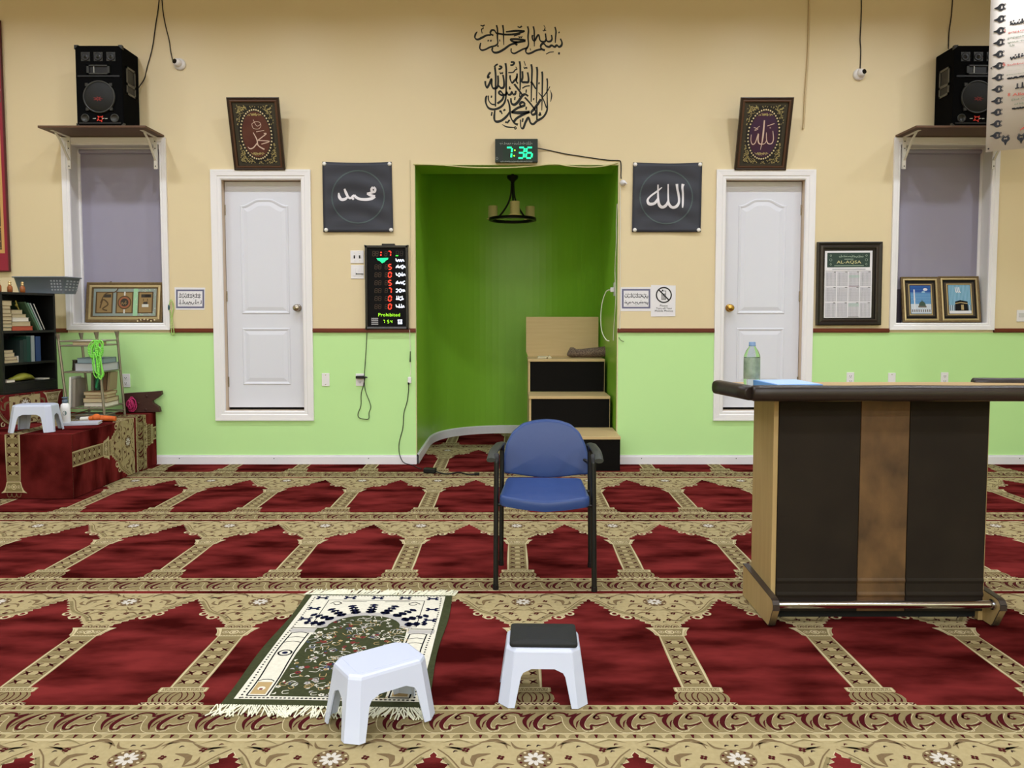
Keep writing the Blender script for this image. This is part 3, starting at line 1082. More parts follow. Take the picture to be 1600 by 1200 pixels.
def speaker(name, x0, x1, rot, label):
    """wedge cabinet facing the room; x0..x1 is the front"""
    t = thing(name, label, 'loudspeaker', 'loudspeakers on the wall shelves')
    yf, yb, z0 = at_z(120.5, 198, SHZ + 0.0185).y, WALL - 0.012, SHZ + 0.0185
    z1 = at_y(150, 71, yf).z
    w = x1 - x0
    g = G()
    g.box(x0, x1, yf, yb, z0, z1)
    mesh_obj('cabinet', g, M_BLACK, t, 0.008)
    cx = (x0 + x1) / 2
    H = z1 - z0
    y = yf - 0.001
    # steel corners
    for x in (x0, x1):
        for z in (z0, z1):
            g = G()
            s_ = 0.030
            sx = 1 if x == x0 else -1
            sz = 1 if z == z0 else -1
            g.prism([(x - sx * 0.003, y - 0.003, z - sz * 0.003), (x + sx * s_, y - 0.003, z - sz * 0.003), (x + sx * s_ * 0.5, y - 0.003, z + sz * s_ * 0.5), (x - sx * 0.003, y - 0.003, z + sz * s_)],
                    (0, 0.03, 0))
            mesh_obj('corner_guard', g, M_GREYPL, t)
    # a rail across the baffle and a plinth line
    for za, zb in ((z0 + H * 0.612, z0 + H * 0.632), (z0 + 0.022, z0 + 0.034)):
        g = G()
        g.box(x0 + 0.02, x1 - 0.02, y - 0.006, y, za, zb)
        mesh_obj('baffle_rail', g, M_BLACKPL, t)
    for k in (-1, 0, 1):
        g = G()
        c = (cx + k * w * 0.27, y, z0 + H * 0.862)
        r = w * 0.095
        pl = Plane(c, (1, 0, 0), (0, 0, 1))
        g.pbox(pl, -r, r, -r, r, 0, 0.004, 0)
        g.lathe(c, [(r * 0.95, 0.003), (r * 0.92, 0.008), (r * 0.72, 0.007), (r * 0.35, 0.004), (r * 0.22, 0.010), (0, 0.013)], (0, -1, 0), 20, 1)
        mesh_obj('tweeter', g, [M_GREYPL, M_BLACKPL], t)
    g = G()
    pl = Plane((cx, y, z0 + H * 0.70), (1, 0, 0), (0, 0, 1))
    a, b = w * 0.245, H * 0.058
    for q in ((-a, a, b * 0.72, b), (-a, a, -b, -b * 0.72), (-a, -a * 0.80, -b, b), (a * 0.80, a, -b, b)):
        g.pbox(pl, *q, 0, 0.012, 0)
    g.pbox(pl, -a * 0.8, a * 0.8, -b * 0.72, b * 0.72, 0, 0.002, 1)
    g.pbox(pl, -a * 0.40, -a * 0.34, -b * 0.72, b * 0.72, 0.002, 0.010, 2)
    mesh_obj('horn', g, [M_GREYPL, M_BLACKPL, M_SILVER], t)
    g = G()
    c = (cx, y, z0 + H * 0.365)
    R_ = w * 0.345
    g.lathe(c, [(R_, 0), (R_, 0.010), (R_ * 0.97, 0.014), (R_ * 0.91, 0.010)], (0, -1, 0), 36, 0, cap1=False)
    g.lathe(c, [(R_ * 0.93, 0.006), (R_ * 0.7, 0.016), (R_ * 0.3, 0.021), (0, 0.022)], (0, -1, 0), 36, 1, cap0=False)
    for k in range(4):
        an = math.pi / 4 + k * math.pi / 2
        g.box(c[0] + math.cos(an) * R_ * 1.05 - 0.012, c[0] + math.cos(an) * R_ * 1.05 + 0.012, y - 0.012, y, c[2] + math.sin(an) * R_ * 1.05 - 0.012, c[2] + math.sin(an) * R_ * 1.05 + 0.012, 0)
    woof = mesh_obj('woofer', g, [M_GREYPL, M_MESH], t)
    g = G()
    A = Art()
    for k in range(7):
        an = k * 0.9
        A.ribbon([(cx + math.cos(an) * 0.005, c[2] - 0.02 + math.sin(an) * 0.005), (cx + math.cos(an) * 0.040, c[2] - 0.02 + math.sin(an) * 0.020)], [0.012, 0.003], 0, 1, 0)
    A.into(g, lambda a_, b_, h: (a_, y - 0.024 - h, b_))
    mesh_obj('cone_emblem', g, mat('dull_red_emblem', (120, 36, 34), 0.6), woof)
    for s_ in (-1, 1):
        g = G()
        c2 = (cx + s_ * w * 0.315, y, z0 + H * 0.105)
        g.lathe(c2, [(w * 0.09, 0), (w * 0.09, 0.007), (w * 0.072, 0.007), (w * 0.066, 0.001), (0, 0.001)], (0, -1, 0), 24, 0)
        mesh_obj('bass_port', g, M_GREYPL, t)
    g = G()
    A = Art()
    bx, bz = cx + 0.004, z0 + H * 0.098
    for k in range(9):
        an = k * 2 * math.pi / 9 + 0.2
        rr = 0.034 if k % 2 else 0.022
        A.ribbon([(bx, bz), (bx + math.cos(an) * rr, bz + math.sin(an) * rr * 0.85)], [0.020, 0.006], 0, 1, 0)
    A.ribbon([(bx - 0.062, bz), (bx - 0.036, bz + 0.002)], [0.004, 0.008], 1, 2, 0)
    A.ribbon([(bx + 0.014, bz + 0.002), (bx + 0.034, bz + 0.002)], [0.008, 0.004], 1, 2, 0)
    A.ribbon([(bx + 0.040, bz), (bx + 0.060, bz + 0.001)], [0.008, 0.004], 1, 2, 0)
    A.into(g, lambda a_, b_, h: (a_, y - 0.003 - h, b_), 0.001)
    mesh_obj('badge', g, [M_REDBADGE, M_SILVER], t)
    # handle cup on the side that shows
    xs_ = x1 if rot > 0 else x0
    g = G()
    pl = Plane((xs_ + rot * 0.001, (yf + yb) / 2 - 0.01, z0 + H * 0.60), (0, 1 if rot > 0 else -1, 0), (0, 0, 1))
    a, b = 0.075, 0.115
    for q in ((-a, a, b - 0.018, b), (-a, a, -b, -b + 0.018), (-a, -a + 0.016, -b, b), (a - 0.016, a, -b, b), (-a, a, -0.04, -0.018)):
        g.pbox(pl, *q, 0, 0.007, 0)
    g.pbox(pl, -a, a, -b, b, 0, 0.002, 1)
    mesh_obj('side_handle', g, [mat('grey_handle_plastic', (84, 82, 74), 0.4), M_BLACKPL], t)
    return settle(t)


shelf('wall_shelf', -3.872, -2.990, 'brown speaker shelf on white brackets above the left window')
shelf('wall_shelf', 3.296, 4.205, 'brown speaker shelf on white brackets above the right window, partly behind the banner')
speaker('loudspeaker', at_z(120.5, 198, SHZ + 0.0185).x, at_z(193.5, 198, SHZ + 0.0185).x, 1, 'black loudspeaker on the shelf above the left window, its right side showing')
speaker('loudspeaker', at_z(1478.5, 202, SHZ + 0.0185).x, at_z(1551.5, 202, SHZ + 0.0185).x, -1, 'black loudspeaker on the right shelf, half hidden by the hanging banner')


def cable(name, pts, r, m, label, cat='cable', group=None, sub=5, n=6):
    g = G()
    g.tube(pts, r, n, 0, sub)
    o = mesh_obj(name, g, m)
    tag(o, label, cat, group)
    return settle(o)


def wp(u, v, off=0.006):
    return at_y(u, v, WALL - off)


cable('speaker_cable', [wp(250, -40), wp(248, 6), wp(243, 40), wp(238, 75), wp(230, 105), wp(226, 122), at_y(216.5, 137, 6.60)], 0.0045, M_WIRE,
      'thin black cable hanging down to the side of the left loudspeaker')
cable('camera_cable', [wp(251, -40), wp(254, 12), wp(259, 42), wp(264, 62), wp(267, 82), wp(271, 99)], 0.0045, M_WIRE,
      'thin black cable hanging down to the left dome camera')
cable('camera_cable', [wp(1345, -30), wp(1346, 10), wp(1345, 40), wp(1344, 62), wp(1345, 80), wp(1344, 109)], 0.0045, M_WIRE,
      'thin black cable hanging straight down to the right dome camera')
cable('speaker_cable', [wp(1490, -30), wp(1487, 20), wp(1483, 50), wp(1482, 72), at_y(1482, 76, 6.65)], 0.0045, M_WIRE,
      'thin black cable dropping behind the right loudspeaker')


def dome_camera(u, v, look, label):
    t = thing('dome_camera', label, 'camera', 'security cameras')
    c = wp(u, v, 0.0)
    g = G()
    g.lathe(c, [(0.050, 0), (0.050, 0.012), (0.044, 0.022), (0.030, 0.026)], (0, -1, 0), 24, 0)
    mesh_obj('mount', g, M_WPL, t)
    c2 = c + Vector((look * 0.010, -0.030, 0.006))
    g = G()
    g.ball(c2, 0.036, 18, 0)
    ball = mesh_obj('eyeball', g, M_WPL, t)
    g = G()
    d = Vector((look * 0.42, -1, 0.16)).normalized()
    g.cyl(c2 + d * 0.026, c2 + d * 0.0375, 0.021, 0.019, 18)
    mesh_obj('lens', g, mat('black_glass', (8, 8, 10), 0.12), ball)
    return settle(t, c)


dome_camera(281.5, 101, -1, 'white dome security camera on the wall right of the left loudspeaker')
dome_camera(1341.5, 117, 1, 'white dome security camera on the wall left of the right loudspeaker')

cable('loose_cable', [wp(1265, -30, 0.006), wp(1264, 30, 0.010), wp(1262, 90, 0.008), wp(1258, 150, 0.012), wp(1256, 190, 0.006), wp(1255, 201, 0.012)], 0.008,
      mat('beige_cable_sheath', (200, 178, 138), 0.5), 'beige cable hanging loose on the wall right of the right calligraphy picture')

# ---------------------------------------------------------------- wall lettering (vinyl decals)
M_INK = mat('black_green_vinyl', (12, 18, 17), 0.55)
M_INKL = mat('olive_sheen_vinyl', (120, 100, 56), 0.35)
A = Art()
NIB = math.radians(62)
trace(A, 735, 30, 10.667, [
    (34, [(1500, 325), (1526, 390), (1516, 440), (1476, 462), (1440, 436), (1404, 462), (1354, 438), (1312, 462), (1262, 448), (1224, 408), (1186, 420), (1172, 468), (1202, 506), (1242, 516)]),
    (30, [(1190, 500), (1100, 520), (1020, 560), (960, 575), (925, 548), (928, 500), (950, 470)]),
    ([34, 30, 26, 18], [(1408, 128), (1426, 200), (1420, 300), (1415, 395)]),
    (30, [(1350, 262), (1360, 330), (1334, 368), (1290, 372), (1264, 335), (1250, 238)]),
    (30, [(1264, 335), (1240, 374), (1190, 374), (1158, 345), (1140, 262), (1104, 300), (1076, 352), (1044, 350), (1030, 300), (1038, 265)]),
    ([36, 30, 26, 16], [(1048, 120), (1064, 200), (1064, 330), (1066, 455)]),
    ([36, 30, 26, 26, 26, 22], [(953, 120), (968, 190), (960, 300), (968, 420), (940, 478), (880, 498), (800, 540), (730, 572), (682, 546), (680, 486)]),
    (34, [(920, 356), (860, 344), (780, 334), (694, 334), (672, 350), (722, 378), (782, 385), (842, 376), (918, 360)]),
    (34, [(786, 380), (742, 404), (782, 432)]),
    ([30, 34, 34, 24], [(740, 404), (660, 430), (560, 502), (470, 550), (400, 556), (362, 520), (372, 470)]),
    ([36, 30, 24, 14], [(538, 98), (550, 180), (552, 300), (556, 432)]),
    ([36, 30, 26, 26, 30, 24], [(434, 100), (452, 176), (450, 300), (456, 398), (420, 440), (330, 466), (250, 505), (190, 516), (156, 480), (172, 396)]),
    ([20, 34, 20], [(904, 196), (750, 196), (590, 212)]),
    (30, [(904, 196), (800, 236), (700, 255), (560, 256), (470, 240), (430, 230), (400, 188), (352, 188), (332, 240), (384, 272)]),
    ([28, 34, 30, 12], [(340, 264), (270, 270), (190, 310), (120, 340), (76, 310), (86, 250), (114, 208)]),
    (16, [(1222, 104), (1244, 140), (1230, 184)]), (16, [(1206, 180), (1222, 196), (1242, 182), (1262, 190)]),
    (36, [(1462, 570), (1492, 572)]), (14, [(1262, 584), (1320, 552), (1390, 545)]), (16, [(996, 488), (1004, 520)]), (30, [(286, 354), (306, 362)]), (30, [(330, 356), (352, 362)]),
    (30, [(448, 446), (472, 452)]), (18, [(488, 338), (490, 372)]), (20, [(168, 102), (206, 112), (238, 96)]), (18, [(208, 112), (212, 156), (186, 170), (196, 240)]),
    (22, [(786, 122), (824, 138), (858, 114)]), (14, [(722, 282), (832, 250)]), (16, [(806, 282), (814, 310), (832, 292), (846, 310), (862, 280)]), (18, [(1484, 208), (1470, 236)]),
], 0, 1, NIB)
g = G()
px_art(g, A, WP, 0.0003, 0.0008)
o = mesh_obj('wall_decal', g, [M_INK, M_INKL])
settle(tag(o, 'single line of black calligraphy lettering on the upper wall above the round design', 'wall decal'))

A = Art()
trace(A, 750, 90, 10.433, [
    ([34, 30, 26, 22], [(243, 160), (256, 300), (254, 520), (252, 800)]),
    ([36, 30, 26, 26, 28, 34, 30, 16], [(416, 92), (428, 200), (426, 420), (424, 620), (396, 740), (330, 810), (230, 845), (140, 822), (96, 740), (96, 660), (112, 620)]),
    ([34, 30, 26, 18], [(643, 60), (656, 150), (656, 400), (652, 530)]), (18, [(652, 560), (644, 640)]),
    ([36, 30, 24, 16], [(834, 108), (848, 200), (840, 460), (834, 722)]),
    ([36, 30, 24, 16], [(924, 152), (934, 240), (926, 500), (920, 742)]),
    ([36, 30, 22, 12], [(1008, 228), (1018, 300), (1014, 560), (1008, 862)]),
    ([30, 26, 22, 20], [(1092, 340), (1100, 420), (1092, 560)]),
    ([16, 20, 26, 32], [(1094, 560), (1096, 700), (1092, 860), (1030, 970), (930, 1030)]),
    ([8, 20, 8], [(1142, 530), (1168, 610), (1150, 722)]),
    ([40, 34, 30], [(558, 432), (640, 540), (690, 610)]), ([40, 34, 30], [(828, 390), (862, 432), (910, 512)]),
    ([16, 20, 24], [(954, 570), (1024, 664), (1084, 822)]), ([30, 30, 32], [(730, 650), (822, 750), (902, 862), (900, 916), (852, 930), (838, 890), (872, 848), (940, 760), (992, 678)]),
    ([10, 16, 12], [(1140, 470), (1090, 560), (1022, 648)]),
    (30, [(690, 222), (694, 320), (680, 392), (740, 402), (784, 398), (792, 340), (776, 240)]),
    (30, [(292, 292), (296, 400), (280, 486), (216, 500), (190, 440), (188, 350), (152, 430), (114, 490), (90, 440), (86, 382)]),
    (30, [(374, 282), (390, 380), (388, 478), (344, 496), (296, 450)]),
    (26, [(170, 238), (132, 292), (126, 330), (152, 304)]),
    (26, [(604, 258), (600, 330), (560, 376), (522, 412), (492, 344), (492, 288)]), (26, [(600, 300), (592, 384), (620, 424)]),
    (28, [(584, 540), (574, 592), (540, 600), (520, 560), (500, 600), (460, 602), (438, 562), (420, 600), (384, 604), (334, 548), (306, 582), (350, 612), (386, 622), (358, 692), (282, 750)]),
    (20, [(134, 620), (142, 700), (190, 758), (244, 766)]),
    ([30, 34, 34, 24], [(786, 632), (742, 600), (690, 622), (620, 722), (560, 768), (512, 742), (504, 660)]),
    (32, [(736, 768), (716, 736), (676, 730), (650, 766), (680, 796), (736, 772)]), (30, [(680, 796), (600, 830), (512, 896)]),
    ([30, 44, 30], [(510, 890), (650, 900), (812, 884)]), ([26, 30, 34], [(812, 886), (700, 932), (600, 990), (548, 1050)]),
    ([30, 30, 28, 34], [(448, 680), (480, 780), (490, 900), (504, 980), (556, 1064), (618, 1094)]),
    ([20, 30, 34, 22], [(480, 890), (430, 962), (340, 1032), (260, 1042), (232, 990), (242, 862)]),
    ([28, 34, 30, 20], [(930, 1030), (870, 1084), (822, 1062), (792, 980), (744, 1050), (704, 1150), (666, 1132), (660, 1010)]),
    (26, [(926, 792), (928, 1020)]), ([8, 20, 12], [(360, 1090), (440, 1130), (562, 1140)]), (16, [(556, 1150), (576, 1128), (592, 1148), (574, 1166), (558, 1152)]),
    (24, [(500, 74), (560, 80), (534, 120), (494, 122)]), (24, [(310, 140), (356, 150), (332, 182), (300, 186)]), (14, [(322, 232), (334, 266), (350, 248), (364, 266), (372, 236)]),
    (22, [(232, 158), (262, 122), (292, 110)]), (14, [(718, 58), (742, 132)]), (16, [(714, 150), (726, 178), (744, 164), (764, 176), (760, 152)]),
    (16, [(580, 150), (602, 186), (572, 202), (540, 240), (460, 246)]), (16, [(690, 502), (742, 470), (812, 460)]),
    (20, [(966, 402), (958, 436)]), (20, [(878, 660), (872, 694)]), (20, [(572, 640), (564, 694)]), (20, [(484, 470), (478, 510), (500, 500)]), (20, [(190, 620), (184, 656)]),
    (26, [(318, 884), (342, 876), (360, 920)]), (22, [(380, 866), (414, 846)]), (22, [(196, 886), (186, 950)]), (28, [(412, 1046), (436, 1060)]), (22, [(440, 1070), (484, 1016)]),
    (22, [(756, 800), (750, 850)]), (20, [(966, 898), (984, 906), (960, 940), (1000, 930)]), (22, [(700, 990), (690, 1052)]), (20, [(756, 520), (750, 574)]),
], 0, 1, NIB, 1.16)
g = G()
px_art(g, A, WP, 0.0003, 0.0008)
o = mesh_obj('wall_decal', g, [M_INK, M_INKL])
settle(tag(o, 'round black calligraphy design on the wall above the green digital clock', 'wall decal'))

# ---------------------------------------------------------------- dark cloth banners with white script
M_BANNER = mat('charcoal_banner_cloth', (52, 54, 66), 0.55, noise=(5, 0.4, (46, 48, 58)), stretch=(1, 1, 3))
M_BLINE = mat('dull_green_printed_line', (72, 86, 88), 0.6)
M_SCRIPT = mat('white_printed_script', (226, 222, 228), 0.6)
M_PIN = mat('white_tack', (236, 234, 232), 0.3)


def banner(corners, ring, strokes, ox, oy, k, label):
    t = thing('cloth_banner', label, 'banner', 'dark cloth banners')
    c = [wp(u, v, 0.0) for u, v in corners]       # tl, tr, br, bl
    n = 22

    def srf(a, b):
        p = (c[0] * (1 - a) + c[1] * a) * (1 - b) + (c[3] * (1 - a) + c[2] * a) * b
        e = min(a, 1 - a, b, 1 - b)
        off = 0.010 + 0.006 * math.sin(b * 21 + 2 * math.sin(a * 4)) * min(1, e * 6) + 0.008 * max(0, b - 0.93) / 0.07 + 0.004 * math.sin(a * 5 + b * 3)
        sag = 0.010 * math.sin(math.pi * a) * (1 - b) ** 3
        return Vector((p.x, WALL - off, p.z - sag))
    g = G()
    P = [srf(i / n, j / n) for j in range(n + 1) for i in range(n + 1)]
    g.add(P, [(j * (n + 1) + i, (j + 1) * (n + 1) + i, (j + 1) * (n + 1) + i + 1, j * (n + 1) + i + 1) for j in range(n) for i in range(n)], 0, True)
    cl = mesh_obj('cloth', g, M_BANNER, t, solid=0.002)

    def onto(u, v, h):
        # photo pixel -> cloth
        a = (u - corners[3][0]) / (corners[2][0] - corners[3][0])
        b = (v - corners[0][1]) / (corners[3][1] - corners[0][1])
        a = min(1, max(0, a))
        b = min(1, max(0, b))
        p = srf(a, b)
        q = at_y(u, v, p.y - 0.0025 - h)
        return q
    A1, A2 = Art(), Art()
    A1.ring(*ring[:2], ring[2], ring[4], 0, 1, 40, ring[3])
    trace(A2, ox, oy, k, strokes, 1, 2)
    for nm, A in (('printed_circle', A1), ('printed_script', A2)):
        g = G()
        for pts, m, l in A.p:
            a = 0
            for i in range(len(pts)):
                x0, y0 = pts[i]
                x1, y1 = pts[(i + 1) % len(pts)]
                a += x0 * y1 - x1 * y0
            q = pts if a < 0 else pts[::-1]
            g.add([onto(u, v, 0.0008 * l) for u, v in q], [tuple(range(len(q)))], m)
        mesh_obj(nm, g, [M_BLINE, M_SCRIPT], cl)
    for a, b in ((0.03, 0.03), (0.97, 0.03), (0.97, 0.97), (0.04, 0.97)):
        g = G()
        p = srf(a, b)
        g.lathe(p, [(0.017, 0.001), (0.017, 0.005), (0.008, 0.010), (0, 0.011)], (0, -1, 0), 14)
        mesh_obj('tack', g, M_PIN, t)
    return settle(t)


banner([(504, 253), (612, 253), (615, 363), (506, 363)], (559.5, 307.5, 41, 41, 2.0), [
    (36, [(800, 455), (828, 485), (818, 525), (786, 525), (772, 488), (796, 455)]), ([40, 34, 36], [(815, 525), (760, 540), (705, 556)]),
    ([26, 44, 40, 30], [(705, 556), (770, 580), (826, 592)]), ([36, 44, 40, 34], [(826, 596), (780, 624), (700, 640), (600, 634), (540, 606), (512, 572)]),
    ([26, 40, 26], [(512, 572), (484, 608), (506, 642)]), (30, [(490, 600), (450, 622), (420, 600)]), ([26, 40, 34, 30], [(366, 480), (392, 545), (420, 600), (452, 624)]),
    ([22, 42, 44, 18], [(418, 600), (376, 634), (322, 640), (290, 600), (280, 540)]),
], 500, 245, 9.6, 'dark cloth banner with short white script left of the niche, above the red digit board')
banner([(989, 254), (1097, 254), (1094, 363), (987, 363)], (1041, 308, 41, 41.5, 2.0), [
    ([46, 34, 30, 18], [(838, 408), (828, 460), (836, 560), (834, 700), (830, 764)]),
    ([40, 34, 34, 44, 40, 26, 20], [(745, 408), (752, 480), (772, 580), (776, 680), (740, 742), (682, 760), (634, 722), (616, 640), (614, 410)]),
    ([20, 40, 44, 30, 20], [(618, 640), (592, 716), (532, 756), (482, 722), (464, 620), (462, 418)]),
    ([14, 26, 32, 46, 40, 24], [(522, 458), (450, 516), (350, 590), (306, 650), (330, 706), (400, 702), (448, 655), (466, 610)]),
], 980, 245, 9.6, 'dark cloth banner with tall white script right of the niche, above two paper signs')


# ---------------------------------------------------------------- framed pictures
def frame_thing(name, label, cat, quad, y_of, bar, depth, m_frame, m_edge, paint, group=None, edge=0.012, back=M_DARK, m_in=None):
    """quad: photo corners tl, tr, br, bl; y_of(i) = depth of that corner. Returns (thing, plane, width, height)"""
    t = thing(name, label, cat, group)
    c = [at_y(u, v, y_of[i]) for i, (u, v) in enumerate(quad)]
    ex = ((c[1] - c[0]) + (c[2] - c[3])) / 2
    ey = ((c[0] - c[3]) + (c[1] - c[2])) / 2
    W, H = ex.length, ey.length
    pl = Plane(c[3], ex, ey)
    pl.ey = (ey - pl.ex * ey.dot(pl.ex)).normalized()
    pl.n = pl.ex.cross(pl.ey).normalized()
    if pl.n.y > 0:
        pl.n = -pl.n
    g = G()

    def loop(d, h):
        return [pl.at(d, d, h), pl.at(W - d, d, h), pl.at(W - d, H - d, h), pl.at(d, H - d, h)]
    prof = [(0, -depth, 0), (0, -depth * 0.1, 0), (bar * 0.15, 0, 0), (bar * 0.5, -depth * 0.15, 0), (bar * 0.75, -depth * 0.05, 1), (bar * 0.92, -depth * 0.1, 1), (bar, -depth * 0.45, 0)]
    for (d0, h0, m0), (d1, h1, m1) in zip(prof, prof[1:]):
        a, b = loop(d0, h0), loop(d1, h1)
        for i in range(4):
            j = (i + 1) % 4
            g.add([a[i], a[j], b[j], b[i]], [(0, 1, 2, 3)], m1)
    g.poly(loop(0, -depth)[::-1], 0)
    mesh_obj('frame', g, [m_frame, m_edge], t)
    g = G()
    A = Art()
    mats = paint(A, bar, W - bar, bar, H - bar)
    g.poly(loop(bar * 0.98, -depth * 0.5), 0)
    A.into(g, lambda a, b, h: pl.at(a, b, -depth * 0.5 + h), 0.0004, 0.0004)
    mesh_obj('picture', g, mats, t)
    return settle(t), pl, W, H


M_WALNUT = mat('dark_walnut_frame', (52, 34, 24), 0.35, noise=(8, 0.4, (38, 24, 16)))
M_MATBOARD = mat('olive_black_mount', (58, 52, 38), 0.7)
M_GLINT = mat('gold_speckle', (188, 172, 118), 0.4, 0.3)
M_MAROON = mat('maroon_picture_ground', (78, 28, 26), 0.6, noise=(7, 0.3, (96, 56, 40)))
M_PURPLE = mat('purple_maroon_picture_ground', (74, 22, 34), 0.6, noise=(6, 0.3, (52, 36, 72)))
M_PEARL = mat('pearl_bead', (224, 206, 164), 0.3)
M_PINKSILVER = mat('pink_silver_foil', (222, 196, 184), 0.35, 0.2)


def oval_paint(ground, strokes, ox, oy, k, quad):
    def paint(A, x0, x1, y0, y1):
        w, h = x1 - x0, y1 - y0
        A.rect(x0, y0, x1, y1, 1, 0)
        m = w * 0.085
        R = random.Random(5)
        A.rect(x0 + m, y0 + h * 0.035, x1 - m, y1 - h * 0.05, 0, 1)
        cx, cy = x0 + w / 2, y0 + h * 0.495
        rx, ry = w * 0.405, h * 0.425
        for i in range(1500):
            x, y = R.uniform(x0 + m, x1 - m), R.uniform(y0 + h * 0.04, y1 - h * 0.055)
            if ((x - cx) / (rx * 1.04)) ** 2 + ((y - cy) / (ry * 1.04)) ** 2 < 1:
                continue
            a = R.uniform(0, 6.3)
            A.ribbon([(x, y), (x + math.cos(a) * 0.007, y + math.sin(a) * 0.007), (x + math.cos(a + 1) * 0.010, y + math.sin(a + 1) * 0.010)], 0.0034, 3, 2, 0)
        A.disc(cx, cy, rx, 0, 3, 40, ry)
        A.disc(cx, cy, rx * 0.82, 2, 4, 40, ry * 0.86)
        for i in range(44):
            a = 2 * math.pi * i / 44
            A.disc(cx + rx * 0.90 * math.cos(a), cy + ry * 0.92 * math.sin(a), 0.0072, 4, 5, 7)
        for s_, yy in ((1, cy + ry * 0.70), (-1, cy - ry * 0.68)):
            for i in range(70):
                a = R.uniform(0, math.pi)
                r = R.uniform(0.2, 1)
                x, y = cx + math.cos(a) * rx * 0.40 * r, yy + s_ * math.sin(a) * ry * 0.10 * r
                A.disc(x, y, 0.0034, 3, 5, 5)
        # script traced from the photo, in the tilted frame's own proportions
        for wd, pts in strokes:
            q = []
            for x, y in pts:
                u, v = ox + x / k, oy + y / k
                tl, tr, br, bl = quad
                b = (v - tl[1]) / (bl[1] - tl[1])
                xl = tl[0] + (bl[0] - tl[0]) * b
                xr = tr[0] + (br[0] - tr[0]) * b
                a = (u - xl) / (xr - xl)
                q.append((a, b))
            FW, FH = x0 + x1, y0 + y1
            A.ribbon([(a * FW, (1 - b) * FH) for a, b in q], wd, 5, 6, 4)
        return [mat('black_picture_ground', (26, 22, 18), 0.6), M_MATBOARD, ground, M_GLINT, M_PEARL, M_PINKSILVER]
    return paint


TILT_T, TILT_B = WALL - 0.19, WALL - 0.03
q = [(354, 152), (436, 152), (445, 266), (366, 266)]
frame_thing('framed_calligraphy', 'dark framed picture with branching silver script, leaning out above the left door', 'picture', q, (TILT_T, TILT_T, TILT_B, TILT_B), 0.040, 0.026, M_WALNUT,
            mat('copper_walnut_edge', (82, 54, 38), 0.3), oval_paint(M_MAROON, [
                ([0.006, 0.010, 0.009, 0.012], [(448, 588), (500, 690), (516, 770), (602, 826)]), (0.008, [(596, 604), (630, 606), (560, 662), (510, 700)]),
                (0.007, [(515, 700), (676, 712), (560, 752)]), ([0.009, 0.009, 0.004], [(500, 740), (450, 800), (402, 816), (374, 790)]), (0.005, [(490, 580), (600, 560)]),
                (0.004, [(430, 470), (480, 440), (540, 450), (556, 500), (520, 540), (450, 530), (430, 470)]), (0.004, [(450, 410), (500, 500), (560, 470)])], 345, 140, 8.889, q),
            'oval calligraphy pictures above the doors')
q = [(1158, 152), (1240, 152), (1229, 266), (1148, 266)]
frame_thing('framed_calligraphy', 'dark framed picture with tall upright pink script, leaning out above the right door', 'picture', q, (TILT_T, TILT_T, TILT_B, TILT_B), 0.040, 0.026, M_WALNUT,
            mat('copper_walnut_edge', (82, 54, 38), 0.3), oval_paint(M_PURPLE, [
                ([0.010, 0.014, 0.010, 0.003], [(486, 420), (472, 600), (456, 720), (434, 832)]), ([0.005, 0.007, 0.009, 0.008, 0.004], [(604, 568), (614, 680), (590, 742), (540, 742), (518, 690), (514, 588)]),
                ([0.006, 0.010, 0.008, 0.005], [(520, 690), (490, 745), (420, 746), (400, 690), (404, 604), (362, 730), (322, 754), (300, 700), (306, 618)]), (0.006, [(528, 498), (626, 465)]),
                (0.005, [(560, 524), (576, 526)]), (0.004, [(340, 520), (400, 540), (350, 560), (420, 500)])], 1140, 140, 8.889, q),
            'oval calligraphy pictures above the doors')

# calendar
M_BLACKF = mat('black_brown_frame', (26, 20, 18), 0.3)


